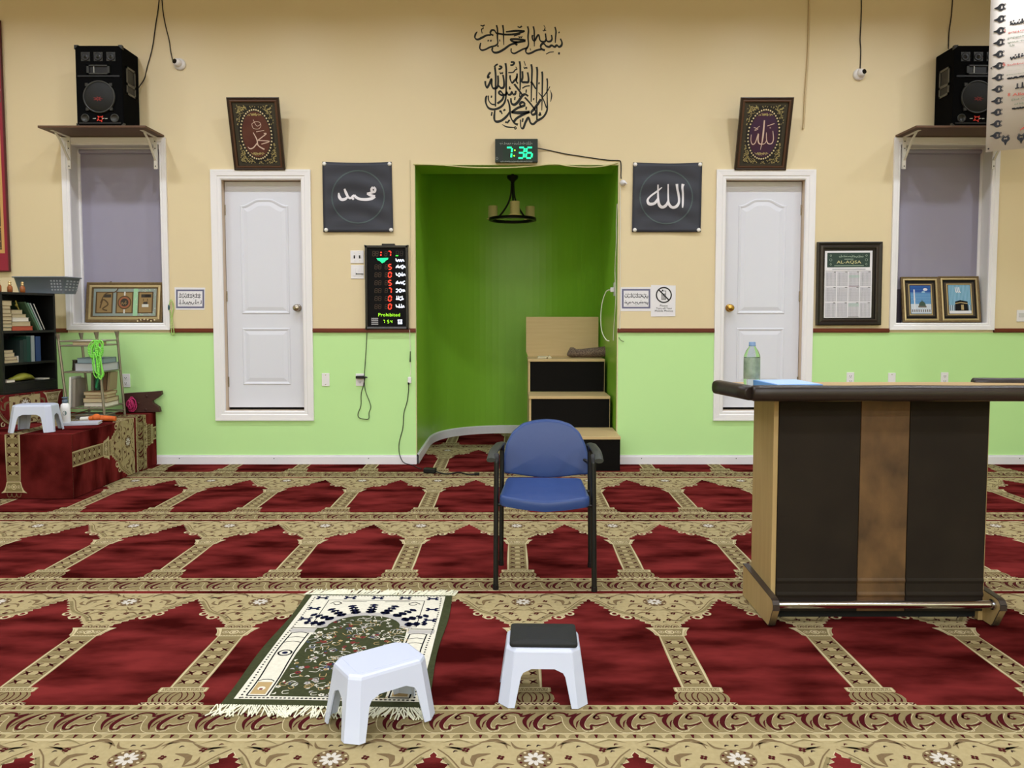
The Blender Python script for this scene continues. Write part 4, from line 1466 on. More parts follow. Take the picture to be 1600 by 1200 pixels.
def cal_paint(A, x0, x1, y0, y1):
    w, h = x1 - x0, y1 - y0
    A.rect(x0, y0, x1, y1, 0, 0)
    px0, px1, py0, py1 = x0 + w * 0.020, x1 - w * 0.055, y0 + h * 0.012, y1 - h * 0.03
    A.rect(px0, py0, px1, py1, 1, 1)
    W, H = px1 - px0, py1 - py0
    A.rect(px0 + W * 0.05, py1 - H * 0.245, px1 - W * 0.05, py1 - H * 0.028, 2, 2)
    text_art(A, 'AL-AQSA', px0 + W * 0.25, py1 - H * 0.197, px0 + W * 0.765, py1 - H * 0.145, 3, 3)
    scribble(A, px0 + W * 0.30, py1 - H * 0.098, px0 + W * 0.82, py1 - H * 0.055, 3, 4, 3, 0.004)
    A.rect(px0 + W * 0.41, py1 - H * 0.130, px0 + W * 0.60, py1 - H * 0.119, 4, 3)
    A.rect(px0 + W * 0.20, py1 - H * 0.226, px0 + W * 0.82, py1 - H * 0.216, 4, 3)
    for xx in (0.125, 0.875):
        for yy, r in ((0.07, 0.018), (0.135, 0.026), (0.20, 0.018)):
            A.ring(px0 + W * xx, py1 - H * yy, W * r, 0.003, 4, 3, 10)
    A.rect(px0 + W * 0.16, py1 - H * 0.283, px0 + W * 0.86, py1 - H * 0.268, 5, 2)
    A.rect(px0 + W * 0.02, py1 - H * 0.303, px1 - W * 0.03, py1 - H * 0.299, 0, 2)
    for r in range(3):
        for c in range(4):
            a0 = px0 + W * (0.025 + c * 0.243)
            b1 = py1 - H * (0.312 + r * 0.230)
            a1, b0 = a0 + W * 0.222, b1 - H * 0.213
            A.rect(a0, b0, a1, b1, 6, 2)
            if c == 2 and r in (0, 2):
                A.rect(a0, b1 - H * (0.09 if r == 0 else 0.06), a1, b1 - H * (0.05 if r == 0 else 0.01), 7, 3)
            for k in range(12):
                yy = b1 - H * 0.02 - k * H * 0.016
                A.rect(a0, yy, a1, yy + H * 0.004, 1, 4)
            for k in range(8):
                xx = a0 + (k + 0.3) * W * 0.222 / 8
                A.rect(xx, b0, xx + W * (0.007 if k != 1 else 0.012), b1 - H * 0.012, 5, 4)
            A.rect(a0 + W * 0.165, b1 - H * 0.008, a0 + W * 0.21, b1, 0, 5)
            if c == 2 and r == 0:
                A.rect(a0, b0 - H * 0.006, a1, b0, 8, 5)
            if c == 2 and r == 2:
                A.rect(a0, b0 - H * 0.006, a1, b0, 0, 5)
    return [M_BLACKF, M_PAPER, mat('dark_green_calendar_print', (44, 66, 58), 0.6), mat('pale_gold_print', (214, 206, 150), 0.6), mat('grey_green_print', (150, 168, 150), 0.6),
            mat('grey_print', (176, 176, 184), 0.7), mat('pale_grey_print', (208, 206, 216), 0.7), mat('pale_mint_print', (176, 204, 196), 0.7), mat('plum_print', (110, 50, 100), 0.6)]


yq = WALL - 0.035
frame_thing('framed_calendar', 'black framed calendar poster with a green heading, right of the right door', 'calendar', [(1278.5, 378.5), (1380.5, 377.5), (1376.5, 508.5), (1276, 508.5)], (yq, yq, yq, yq), 0.058, 0.030,
            M_BLACKF, mat('black_frame_lip', (46, 38, 34), 0.25), cal_paint)


# gilt frames on the window sills
def triptych_paint(A, x0, x1, y0, y1):
    w, h = x1 - x0, y1 - y0
    A.rect(x0, y0, x1, y1, 0, 0)
    A.rect(x0 + w * 0.02, y0 + h * 0.03, x1 - w * 0.02, y1 - h * 0.02, 1, 1)
    A.rect(x0 + w * 0.63, y0 + h * 0.03, x0 + w * 0.70, y1 - h * 0.02, 2, 2)
    R = random.Random(8)
    for i in range(80):
        x, y = x0 + w * R.uniform(0.66, 0.97), y0 + h * R.uniform(0.04, 0.96)
        A.disc(x, y, 0.006 * R.uniform(0.5, 1), R.choice((2, 6)), 3, 5)
    for k, (a, b) in enumerate(((0.055, 0.32), (0.365, 0.63), (0.70, 0.935))):
        xa, xb = x0 + w * a, x0 + w * b
        ya, yb = y0 + h * 0.12, y1 - h * 0.13
        A.rect(xa, ya, xb, yb, 3, 4)
        A.rect(xa + w * 0.02, ya + h * 0.03, xb - w * 0.02, yb - h * 0.03, 4, 5)
        cx, cy = (xa + xb) / 2, (ya + yb) / 2
        if k == 1:
            A.disc(cx, cy, w * 0.105, 3, 6, 24, w * 0.105)
            A.disc(cx, cy, w * 0.088, 5, 7, 24)
            A.disc(cx, cy, w * 0.062, 7, 8, 24)
            scribble(A, cx - w * 0.05, cy - h * 0.06, cx + w * 0.05, cy + h * 0.10, 4, 4, 9, 0.005)
            A.rect(cx - w * 0.012, cy + w * 0.105, cx + w * 0.012, yb, 6, 6)
            A.rect(cx - w * 0.012, ya, cx + w * 0.012, cy - w * 0.105, 6, 6)
        else:
            A.rect(cx - w * 0.01, yb - h * 0.20, xb - w * 0.03, yb - h * 0.09, 7, 6)
            A.rect(xa + w * 0.05, yb - h * 0.20, xb - w * 0.05, yb - h * 0.09, 7, 6) if k == 2 else None
            if k == 0:
                trace(A, cx - w * 0.09, cy + h * 0.22, 1000, [(9, [(20, -60), (60, 20), (150, 40), (160, 90), (60, 100), (110, 130)])], 3, 7)
                A.ribbon([(cx - w * 0.06, cy - h * 0.2), (cx - w * 0.02, cy + h * 0.1), (cx + w * 0.06, cy - h * 0.06), (cx - w * 0.02, cy - h * 0.22), (cx + w * 0.05, cy - h * 0.28)], 0.012, 3, 7)
            else:
                A.disc(cx, cy - h * 0.05, w * 0.05, 7, 7, 4, h * 0.10, 0.785)
                A.rect(cx - w * 0.05, cy - h * 0.16, cx + w * 0.05, cy - h * 0.06, 6, 8)
                for s_ in (-1, 1):
                    A.rect(cx + s_ * w * 0.03 - 0.003, cy + h * 0.05, cx + s_ * w * 0.03 + 0.003, cy + h * 0.13, 3, 8)
    return [M_GOLDF, mat('grey_green_foil', (150, 164, 160), 0.35, 0.3), mat('mint_foil', (160, 208, 168), 0.35, 0.2), mat('dark_bronze_print', (84, 62, 34), 0.5), mat('old_gold_print', (152, 126, 84), 0.45, 0.3),
            mat('copper_print', (150, 92, 62), 0.5), mat('pale_silver_print', (206, 204, 196), 0.4), mat('black_bronze_print', (52, 46, 38), 0.5)]


yb_, yt_ = WALL + 0.055, WALL + 0.105
frame_thing('gilt_frame', 'wide gilt frame with three gold panels on the left window sill', 'picture', [(134.5, 441), (252.5, 441), (254.5, 503.5), (132.5, 503.5)], (yt_, yt_, yb_, yb_), 0.050, 0.022,
            M_GOLDF, M_GOLDL, triptych_paint)

M_DBROWN = mat('dark_bronze_mount', (66, 54, 38), 0.5)


def landmark_paint(kind):
    def paint(A, x0, x1, y0, y1):
        w, h = x1 - x0, y1 - y0
        A.rect(x0, y0, x1, y1, 0, 0)
        A.rect(x0 + w * 0.04, y0 + h * 0.06, x1 - w * 0.04, y1 - h * 0.06, 1, 1)
        A.rect(x0 + w * 0.11, y0 + h * 0.09, x1 - w * 0.11, y1 - h * 0.09, 2, 2)
        a0, a1, b0, b1 = x0 + w * 0.145, x1 - w * 0.145, y0 + h * 0.115, y1 - h * 0.115
        A.rect(a0, b0, a1, b1, 0, 3)
        a0, a1, b0, b1 = a0 + w * 0.02, a1 - w * 0.01, b0 + h * 0.012, b1 - h * 0.012
        A.rect(a0, b0, a1, b1, 3, 4)
        W, H = a1 - a0, b1 - b0
        if kind == 0:
            A.rect(a0, b0 + H * 0.75, a1, b1, 4, 5)
            A.rect(a0, b0, a1, b0 + H * 0.34, 6, 5)
            for k in range(26):
                A.rect(a0, b0 + H * k / 26, a1, b0 + H * (k + 0.30) / 26, 7 if k < 20 else 3, 6)
            A.rect(a0 + W * 0.16, b0 + H * 0.1, a0 + W * 0.22, b0 + H * 0.86, 6, 7)
            A.rect(a0 + W * 0.145, b0 + H * 0.50, a0 + W * 0.235, b0 + H * 0.53, 6, 7)
            A.rect(a0 + W * 0.155, b0 + H * 0.72, a0 + W * 0.225, b0 + H * 0.74, 6, 7)
            A.disc(a0 + W * 0.74, b0 + H * 0.86, W * 0.11, 6, 7, 14, H * 0.05)
            A.disc(a0 + W * 0.64, b0 + H * 0.77, W * 0.09, 7, 7, 14, H * 0.03)
            A.poly([(a0 + W * (0.56 + 0.17 * math.cos(t)), b0 + H * (0.27 + 0.17 * math.sin(t))) for t in [math.pi * i / 14 for i in range(15)]], 5, 8)
            A.rect(a0 + W * 0.545, b0 + H * 0.42, a0 + W * 0.575, b0 + H * 0.49, 5, 8)
            A.rect(a0 + W * 0.36, b0 + H * 0.22, a0 + W * 0.76, b0 + H * 0.28, 8, 8)
            for k in range(9):
                A.rect(a0 + W * (0.05 + k * 0.105), b0 + H * 0.06, a0 + W * (0.10 + k * 0.105), b0 + H * 0.15, 8, 8)
        else:
            for k in range(16):
                A.rect(a0 + W * k / 16, b0 + H * 0.1, a0 + W * (k + 0.45) / 16, b1, 7, 5)
            A.rect(a0, b0, a1, b0 + H * 0.10, 6, 6)
            for k in range(22):
                A.rect(a0 + W * (k + 0.1) / 22, b0 + H * 0.10, a0 + W * (k + 0.6) / 22, b0 + H * 0.30, 8 if k % 2 else 6, 6)
            for k, x in enumerate((0.32, 0.40, 0.48)):
                A.ribbon([(a0 + W * x, b0 + H * 0.92), (a0 + W * (x + 0.02), b0 + H * 0.78), (a0 + W * (x + 0.07), b0 + H * 0.74)], 0.008, 6, 7)
            A.poly([(a0 + W * 0.26, b0 + H * 0.10), (a0 + W * 0.86, b0 + H * 0.10), (a0 + W * 0.84, b0 + H * 0.42), (a0 + W * 0.52, b0 + H * 0.47), (a0 + W * 0.28, b0 + H * 0.42)], 9, 8)
            A.ribbon([(a0 + W * 0.28, b0 + H * 0.35), (a0 + W * 0.52, b0 + H * 0.385), (a0 + W * 0.84, b0 + H * 0.35)], 0.008, 2, 9, 0)
            A.rect(a0 + W * 0.54, b0 + H * 0.13, a0 + W * 0.66, b0 + H * 0.31, 2, 9)
        return [M_DARK, M_DBROWN, M_GOLDL, mat('sky_blue_print', (58, 130, 196), 0.35) if kind == 0 else mat('steel_blue_print', (96, 156, 186), 0.35), mat('deep_blue_print', (24, 58, 150), 0.35),
                mat('green_dome_print', (62, 84, 74), 0.5), mat('white_print', (224, 224, 232), 0.4), mat('light_blue_print', (150, 190, 220), 0.4), mat('grey_brown_print', (110, 104, 100), 0.5), M_DARK]
    return paint


ya, yc = WALL + 0.035, WALL + 0.095
frame_thing('gilt_frame', 'narrow gilt frame with a green dome and minaret on the right window sill', 'picture', [(1404.5, 432.5), (1463.5, 432.5), (1470.5, 503.5), (1411.5, 503.5)], (yc, yc, ya, ya), 0.034, 0.022,
            M_GOLDF, M_GOLDL, landmark_paint(0), 'small gilt frames on the right sill')
frame_thing('gilt_frame', 'narrow gilt frame with a black cube building on the right window sill', 'picture', [(1463.5, 432), (1526.5, 431.5), (1533.5, 503.5), (1470.8, 503.5)], (yc, yc, ya, ya), 0.034, 0.022,
            M_GOLDF, M_GOLDL, landmark_paint(1), 'small gilt frames on the right sill')
# something dark standing behind them at the left end of the sill
g = G()
p0, p1 = at_y(1402, 503, WALL + 0.10), at_y(1408, 452, WALL + 0.112)
g.box(p0.x - 0.012, p0.x + 0.045, WALL + 0.112, WALL + 0.122, 1.2405, p1.z)
tag(mesh_obj('dark_board', g, mat('dark_violet_card', (54, 46, 58), 0.7), None, 0.003), 'narrow dark board leaning behind the gilt frames on the right sill', 'board')
settle(bpy.data.objects['dark_board'])

# a small bead chain on the left sill
g = G()
R = random.Random(2)
for k in range(16):
    u = 215 + k * 1.75
    p = at_y(u, 501.6 - abs(math.sin(k * 1.3)) * 2.6, WALL + 0.02)
    p.z = max(p.z, 1.247)
    g.ball(p, 0.0075, 8, k % 3 == 0)
settle(tag(mesh_obj('bead_chain', g, [mat('brown_bead', (92, 62, 40), 0.3), M_PEARL]), 'small brown and pearl bead chain before the gilt frame on the left sill', 'beads'))

# tall poster at the far left
q = [(-110, 20), (8.5, 31), (13.5, 413.5), (-100, 425)]
yq = WALL - 0.03


def poster_paint(A, x0, x1, y0, y1):
    w, h = x1 - x0, y1 - y0
    A.rect(x0, y0, x1, y1, 0, 0)
    A.rect(x0, y0 + h * 0.07, x1 - w * 0.045, y0 + h * 0.57, 1, 1)
    A.rect(x0, y0 + h * 0.085, x1 - w * 0.085, y0 + h * 0.56, 2, 2)
    R = random.Random(4)
    for i in range(420):
        x, y = x1 - w * R.uniform(0.09, 0.42), y0 + h * R.uniform(0.09, 0.555)
        a = R.uniform(0, 6.3)
        A.ribbon([(x, y), (x + math.cos(a) * 0.012, y + math.sin(a) * 0.012)], 0.004, 1, 3, 0)
    A.rect(x0, y0 + h * 0.68, x1 - w * 0.02, y0 + h * 0.73, 3, 2)
    A.rect(x0, y0 + h * 0.725, x1 - w * 0.02, y0 + h * 0.735, 4, 3)
    A.rect(x0, y0 + h * 0.60, x1 - w * 0.06, y0 + h * 0.635, 4, 3)
    A.disc(x1 - w * 0.07, y0 + h * 0.945, w * 0.045, 4, 3)
    A.disc(x1 - w * 0.03, y0 + h * 0.82, w * 0.012, 4, 3)
    return [mat('crimson_poster_paper', (150, 36, 58), 0.5), mat('tan_poster_border', (206, 160, 96), 0.5), mat('brown_poster_ground', (88, 66, 50), 0.6), mat('grey_green_poster_band', (84, 96, 80), 0.6), M_PAPER]


frame_thing('framed_poster', 'tall crimson and gold framed poster cut off at the left edge of the photo', 'poster', q, (yq, yq, yq, yq), 0.012, 0.02, mat('maroon_poster_frame', (84, 24, 28), 0.4), mat('maroon_poster_lip', (110, 30, 36), 0.4), poster_paint)


# ---------------------------------------------------------------- paper signs
def paper(name, label, quad, paint, mats, cat='sign', group=None, off=0.0015):
    pl = wall_plane(off)
    g = G()
    p = [pl.hit(u, v) for u, v in quad]
    g.prism([p[3], p[2], p[1], p[0]], (0, 0.001, 0), 0)
    A = Art()
    paint(A)
    px_art(g, A, pl, 0.0003, 0.0004)
    return settle(tag(mesh_obj(name, g, mats), label, cat, group))


M_PBLUE = mat('slate_violet_print', (106, 106, 138), 0.6)
M_PGREY = mat('grey_script_print', (58, 58, 68), 0.6)


def small_sign(x0, y0, x1, y1, seed):
    def paint(A):
        A.rect(x0, y0, x1, y1, 1, 1)
        e = 2.6
        A.rect(x0 + e, y0 + e, x1 - e, y1 - e, 0, 2)
        w = x1 - x0
        yy = y0 + (y1 - y0) * 0.45
        scribble(A, x0 + w * 0.10, yy, x1 - w * 0.09, yy - 8.0, seed, 2, 3, 1.0)
        scribble(A, x0 + w * 0.12, yy - 4, x1 - w * 0.12, yy - 7.5, seed + 5, 2, 3, 0.5)
        yy = y0 + (y1 - y0) * 0.78
        scribble(A, x0 + w * 0.10, yy, x1 - w * 0.09, yy - 8.0, seed + 1, 2, 3, 1.0)
        A.ribbon([(x0 + w * 0.12, y1 - 5.0), (x1 - w * 0.14, y1 - 5.4)], 0.5, 3, 3, 0)
    return paint


paper('paper_sign', 'white card with two lines of script between the left window and left door', [(272.5, 449), (320.5, 449.5), (319.5, 484), (274.5, 484)], small_sign(275.2, 452.4, 319, 481.5, 11), [M_PAPER, M_PBLUE, M_PGREY, mat('pale_print', (170, 170, 178), 0.6)], 'sign', 'script cards by the doors')
paper('paper_sign', 'white card with two lines of script just right of the niche, beside the phone sign', [(969.8, 449), (1018, 448.5), (1017.5, 486), (969.6, 486)], small_sign(971.8, 451.5, 1016, 482, 21), [M_PAPER, M_PBLUE, M_PGREY, mat('pale_print', (170, 170, 178), 0.6)], 'sign', 'script cards by the doors')


def phone_paint(A):
    A.ring(1037.2, 460.9, 11.6, 2.0, 1, 3, 36)
    A.ribbon([(1029.5, 453.0), (1045.2, 469.0)], 2.0, 1, 3, 0)
    x0, x1, y0, y1 = 1033.6, 1040.6, 454.2, 468.4
    A.rect(x0, y0, x1, y1, 1, 1)
    A.rect(x0 + 0.9, y0 + 1.0, x1 - 0.9, y0 + 4.6, 0, 2)
    A.rect(x0 + 0.8, 452.6, x0 + 2.6, y0 + 0.4, 1, 1)
    for r in range(4):
        for c in range(3):
            A.rect(x0 + 0.9 + c * 1.95, y0 + 5.8 + r * 2.05, x0 + 2.2 + c * 1.95, y0 + 7.2 + r * 2.05, 0, 2)
    for s_, (xa, xb, yy, hh) in (('Please', (1031.0, 1043.2, 479.0, 3.0)), ('Turn off Your', (1025.0, 1050.2, 483.2, 3.0)), ('Mobile Phones', (1023.2, 1051.4, 487.2, 3.0))):
        text_art(A, s_, xa, yy, xb, yy - hh, 1, 2)


paper('phone_sign', 'white sign with a crossed-out mobile phone, right of the script card', [(1017.2, 445.2), (1055.8, 446.2), (1055.2, 494.2), (1017.0, 494.6)], phone_paint, [M_PAPER, mat('black_sign_print', (34, 32, 36), 0.6)], 'sign', None, 0.004)


# ---------------------------------------------------------------- switches and outlets
def plate(name, u0, v0, u1, v1, kind, label, cat, group=None):
    t = thing(name, label, cat, group)
    pl = wall_plane(0)
    a, b = pl.uv(u0, v1), pl.uv(u1, v0)
    g = G()
    g.pbox(pl, a[0], b[0], a[1], b[1], 0.0, 0.006)
    mesh_obj('cover_plate', g, M_WPL, t, 0.002)
    cx, cz, w, h = (a[0] + b[0]) / 2, (a[1] + b[1]) / 2, b[0] - a[0], b[1] - a[1]
    if kind == 'outlet':
        for s_ in (-1, 1):
            g = G()
            zc = cz + s_ * h * 0.20
            g.pbox(pl, cx - 0.015, cx + 0.015, zc - 0.013, zc + 0.013, 0.0061, 0.008, 0)
            g.pbox(pl, cx - 0.009, cx - 0.006, zc - 0.003, zc + 0.008, 0.0081, 0.0086, 1)
            g.pbox(pl, cx + 0.006, cx + 0.009, zc - 0.003, zc + 0.008, 0.0081, 0.0086, 1)
            g.pbox(pl, cx - 0.003, cx + 0.003, zc - 0.010, zc - 0.005, 0.0081, 0.0086, 1)
            mesh_obj('socket', g, [M_WPL, M_SCREW], t)
    elif kind == 'blank':
        for s_ in (-1, 1):
            g = G()
            g.cyl(pl.at(cx, cz + s_ * h * 0.36, 0.0058), pl.at(cx, cz + s_ * h * 0.36, 0.0072), 0.004, n=10)
            mesh_obj('screw', g, M_NICKEL, t)
    elif kind == 'toggles':
        for s_ in (-1, 1):
            g = G()
            x = cx + s_ * w * 0.20
            g.pbox(pl, x - 0.006, x + 0.006, cz - 0.013, cz + 0.013, 0.006, 0.0072, 1)
            g.obox(pl.at(x, cz + 0.004, 0.011), pl.ex * 0.0035, (pl.ey * 0.3 + pl.n * 0.95) * 0.006, (pl.ey * 0.95 - pl.n * 0.3) * 0.0035)
            mesh_obj('toggle', g, [M_SCREW, M_SCREW], t)
        for s_ in (-1, 1):
            for q_ in (-1, 1):
                g = G()
                g.cyl(pl.at(cx + s_ * w * 0.2, cz + q_ * h * 0.3, 0.006), pl.at(cx + s_ * w * 0.2, cz + q_ * h * 0.3, 0.0075), 0.003, n=8)
                mesh_obj('screw', g, M_NICKEL, t)
    elif kind == 'rockers':
        for k in range(3):
            g = G()
            x = cx + (k - 1) * w * 0.24
            g.pbox(pl, x - w * 0.09, x + w * 0.09, cz - h * 0.30, cz + h * 0.30, 0.006, 0.009)
            mesh_obj('rocker', g, M_WPL, t, 0.001)
        g = G()
        g.pbox(pl, cx - w * 0.02, b[0] - 0.004, cz - h * 0.17, cz - h * 0.12, 0.0092, 0.0125)
        g.lathe(pl.at(cx - w * 0.06, cz - h * 0.14, 0.0095), [(0.006, 0), (0.006, 0.003), (0, 0.0035)], (0, -1, 0), 10)
        part_label(mesh_obj('pen_clip', g, M_SCREW, t), 'small dark stick taped across the switches')
    elif kind == 'thermostat':
        g = G()
        g.pbox(pl, cx - w * 0.30, cx + w * 0.30, cz - h * 0.10, cz + h * 0.25, 0.006, 0.009)
        mesh_obj('display', g, mat('pale_grey_plastic', (205, 204, 206), 0.4), t)
    return settle(t)


plate('switch_plate', 547.8, 391.6, 568.2, 411.4, 'toggles', 'white plate with two small dark toggles, left of the red digit board', 'switch')
plate('switch_plate', 548.6, 414.2, 568.6, 435.6, 'rockers', 'white rocker switch plate with a dark stick across it, below the toggle plate', 'switch')
plate('wall_plate', 503.2, 583.0, 514.8, 603.2, 'blank', 'blank white wall plate on the green wall, just right of the left door', 'wall plate')
plate('wall_outlet', 556.2, 583.6, 569.0, 603.0, 'outlet', 'white outlet with the black plug adapter in it, below the digit board', 'outlet')
plate('wall_outlet', 1322.2, 581.8, 1334.4, 601.6, 'outlet', 'white outlet above the desk, leftmost of the three plates there', 'outlet', None)
plate('wall_plate', 1387.0, 582.6, 1399.2, 602.0, 'blank', 'blank white wall plate above the desk, between two outlets', 'wall plate')
plate('wall_outlet', 1469.4, 581.8, 1481.6, 601.6, 'outlet', 'white outlet above the desk, rightmost of the three plates there', 'outlet', None)
plate('thermostat', 1588.0, 484.4, 1603.0, 502.6, 'thermostat', 'white wall control box at the right edge, just above the chair rail', 'control box')
plate('wall_outlet', 190.6, 584.0, 203.4, 605.0, 'outlet', 'white outlet on the green wall behind the book rack', 'outlet')


# ---------------------------------------------------------------- LED prayer time board
def led(name, col, s):
    return mat(name, col, 0.4, emit=(col, s))


L_RED = led('red_led', (255, 58, 36), 1.5)
L_GREEN = led('green_led', (60, 255, 70), 0.9)
L_LIME = led('lime_led', (170, 255, 40), 0.7)
L_WHITE = led('white_backlight', (236, 242, 255), 0.8)
L_TEAL = led('teal_backlight', (10, 236, 150), 0.75)
L_DIM = mat('unlit_segment', (66, 46, 32), 0.4)
L_DIM2 = mat('unlit_segment_dark', (34, 22, 20), 0.4)
t = thing('prayer_time_board', 'black board of red digits on the wall just left of the niche', 'digit board')
pl = wall_plane(0)
a, b = pl.uv(572.4, 514.2), pl.uv(638.2, 384.0)
x0, z0, x1, z1 = a[0], a[1], b[0], b[1]
g = G()
D_ = 0.045
for q in ((x0, x1, z0, z0 + 0.022), (x0, x1, z1 - 0.022, z1), (x0, x0 + 0.022, z0, z1), (x1 - 0.022, x1, z0, z1)):
    g.pbox(pl, *q, 0, D_, 0)
mesh_obj('case', g, mat('black_satin_case', (20, 20, 22), 0.3), t, 0.004)
g = G()
g.pbox(pl, x0 + 0.02, x1 - 0.02, z0 + 0.02, z1 - 0.02, 0, D_ - 0.012)
face = mesh_obj('face_panel', g, mat('black_glossy_panel', (7, 7, 10), 0.5, spec=0.15), t)
fp = wall_plane(D_ - 0.0115)
LED_M = [L_RED, L_RED, L_DIM, L_DIM2, L_GREEN, L_WHITE, L_TEAL, L_LIME, mat('grey_panel_print', (150, 150, 154), 0.5)]


def lit(name, draw, label=None):
    A = Art()
    draw(A)
    g = G()
    px_art(g, A, fp, 0.0004, 0.0004)
    o = mesh_obj(name, g, LED_M, face)
    if label:
        part_label(o, label)


rows = [416.9, 429.3, 441.8, 454.0, 466.3, 478.9]
digs = ['5', '0', '5', '7', '0', '0']
lit('lit_digit', lambda A: seven(A, '7', 606.0, 392.6, 4.2, 7.6, 1.5, 0), 'red digit')
lit('colon_dot', lambda A: A.disc(595.4, 394.6, 1.25, 0, 2, 10), 'red dot')
lit('colon_dot', lambda A: A.disc(595.2, 398.6, 1.25, 0, 2, 10), 'red dot')
for x in (582, 587, 601):
    lit('unlit_digit', lambda A: seven(A, '8', x, 392.6, 3.6, 7.4, 0.8, 2, 1))
for x in (618.5, 625):
    lit('unlit_digit', lambda A: seven(A, '8', x, 392.2, 4.0, 7.6, 0.8, 3, 1))
lit('green_dash', lambda A: A.rect(618.4, 398.8, 622.2, 400.2, 4, 3), 'green dash')
for y, d_ in zip(rows, digs):
    lit('lit_digit', lambda A: seven(A, d_, 606.8, y - 3.8, 4.3, 7.8, 1.6, 0), 'red digit')
    for x in (585.5, 591.3, 601.4):
        lit('unlit_digit', lambda A: seven(A, '8', x, y - 3.2, 3.8, 6.6, 0.8, 2, 1))
R = random.Random(31)


def prayer_name(A):
    x = 618.6
    k = 0
    while x < 630:
        w_ = R.uniform(2.6, 4.4)
        m_ = R.choice((0, 1, 2, 3))
        if m_ == 0:
            A.ribbon([(x, y - 2.8), (x + w_ * 0.3, y + 1.0), (x + w_, y + 0.4)], [1.0, 2.0, 1.2], 5, 2, 3)
        elif m_ == 1:
            A.ribbon([(x, y + 2.6), (x + w_ * 0.5, y - 0.6), (x + w_, y + 2.2)], [1.2, 2.2, 1.2], 5, 2, 3)
        elif m_ == 2:
            A.ribbon([(x + w_ * 0.4, y - 3.6), (x + w_ * 0.5, y + 2.8)], [1.0, 1.7], 5, 2, 0)
            A.ribbon([(x, y + 1.8), (x + w_, y + 1.4)], 1.5, 5, 2, 0)
        else:
            A.ribbon([(x, y - 1.4), (x + w_, y - 2.0)], [1.4, 1.9], 5, 2, 0)
            A.ribbon([(x, y + 2.2), (x + w_ * 0.6, y + 3.4), (x + w_, y + 1.6)], 1.4, 5, 2, 3)
        x += w_ * 0.82


for y in [406.5] + [r - 0.5 for r in rows]:
    lit('prayer_name', prayer_name, 'white backlit script')
lit('emblem', lambda A: A.poly([(588.2, 403.4), (606.6, 402.8), (606.2, 405.4), (603.0, 406.8), (601.2, 409.4), (597.0, 411.4), (594.0, 408.2), (590.2, 406.6)], 6, 2), 'glowing teal emblem')
lit('status_text', lambda A: text_art(A, 'Prohibited', 591.2, 494.4, 625.0, 489.2, 7, 2), 'lime text')
for ch, x in (('7', 598.4), ('5', 605.2), ('4', 610.0)):
    lit('lit_digit', lambda A: seven(A, ch, x, 500.2, 2.4, 4.6, 1.0, 7), 'lime digit')


def maker_print(A):
    for k in range(4):
        A.rect(580.2, 497.0 + k * 2.9, 591.0, 498.9 + k * 2.9, 8, 2)
    for k in range(4):
        A.rect(580.4 + k * 2.7, 496.6, 581.6 + k * 2.7, 499.6, 8, 3)


lit('small_print', maker_print, 'grey small print')


def sunrise_name(A):
    A.ribbon([(621.2, 500.2), (628.6, 500.0)], 1.3, 5, 2, 0)
    A.ribbon([(622, 503.6), (628.4, 503.2)], 1.6, 5, 2, 0)
    A.ribbon([(622.6, 500), (622.2, 506.0), (628.6, 505.6)], 1.3, 5, 2, 0)
    A.ribbon([(627.2, 500), (627.4, 506.0)], 1.3, 5, 2, 0)


lit('prayer_name', sunrise_name, 'white backlit script')
g = G()
p0, p1 = pl.uv(597.5, 384.4), pl.uv(617.5, 381.2)
g.pbox(pl, p0[0], p1[0], p0[1], p1[1], 0.004, 0.036)
mesh_obj('sensor_box', g, M_BLACKPL, t, 0.003)
g = G()
p0, p1 = pl.uv(575.0, 513.2), pl.uv(636.0, 510.6)
g.pbox(pl, p0[0], p1[0], p0[1], p1[1], D_, D_ + 0.0015)
mesh_obj('bottom_bezel', g, mat('grey_bezel', (86, 88, 96), 0.3), t)
settle(t)

t = thing('plug_adapter', 'black plug adapter in the outlet below the digit board', 'adapter')
g = G()
a, b = pl.uv(557.4, 591.0), pl.uv(570.0, 586.8)
g.pbox(pl, a[0], b[0], a[1], b[1], 0.008, 0.050)
mesh_obj('body', g, M_BLACKPL, t, 0.004)
g = G()
g.cyl(pl.at(b[0], (a[1] + b[1]) / 2, 0.03), pl.at(b[0] + 0.028, (a[1] + b[1]) / 2 - 0.002, 0.03), 0.008, 0.005, 10)
mesh_obj('strain_relief', g, M_BLACKPL, t)
settle(t)
cable('adapter_cable', [wp(573.0, 514.5, 0.02), wp(573.0, 525), wp(571.8, 550), wp(570.2, 572), wp(569.4, 586, 0.012), wp(569.6, 602), wp(572, 614), wp(577.5, 628), wp(579.2, 637), wp(576.6, 645), wp(576.0, 654.4),
                        wp(567, 654.6), wp(560.4, 652), wp(559.4, 646), wp(563.8, 634), wp(564.2, 616), wp(567.6, 603, 0.012), wp(570.5, 590, 0.03)], 0.0032, M_WIRE,
      'thin black cable looping below the plug adapter on the green wall', 'cable')
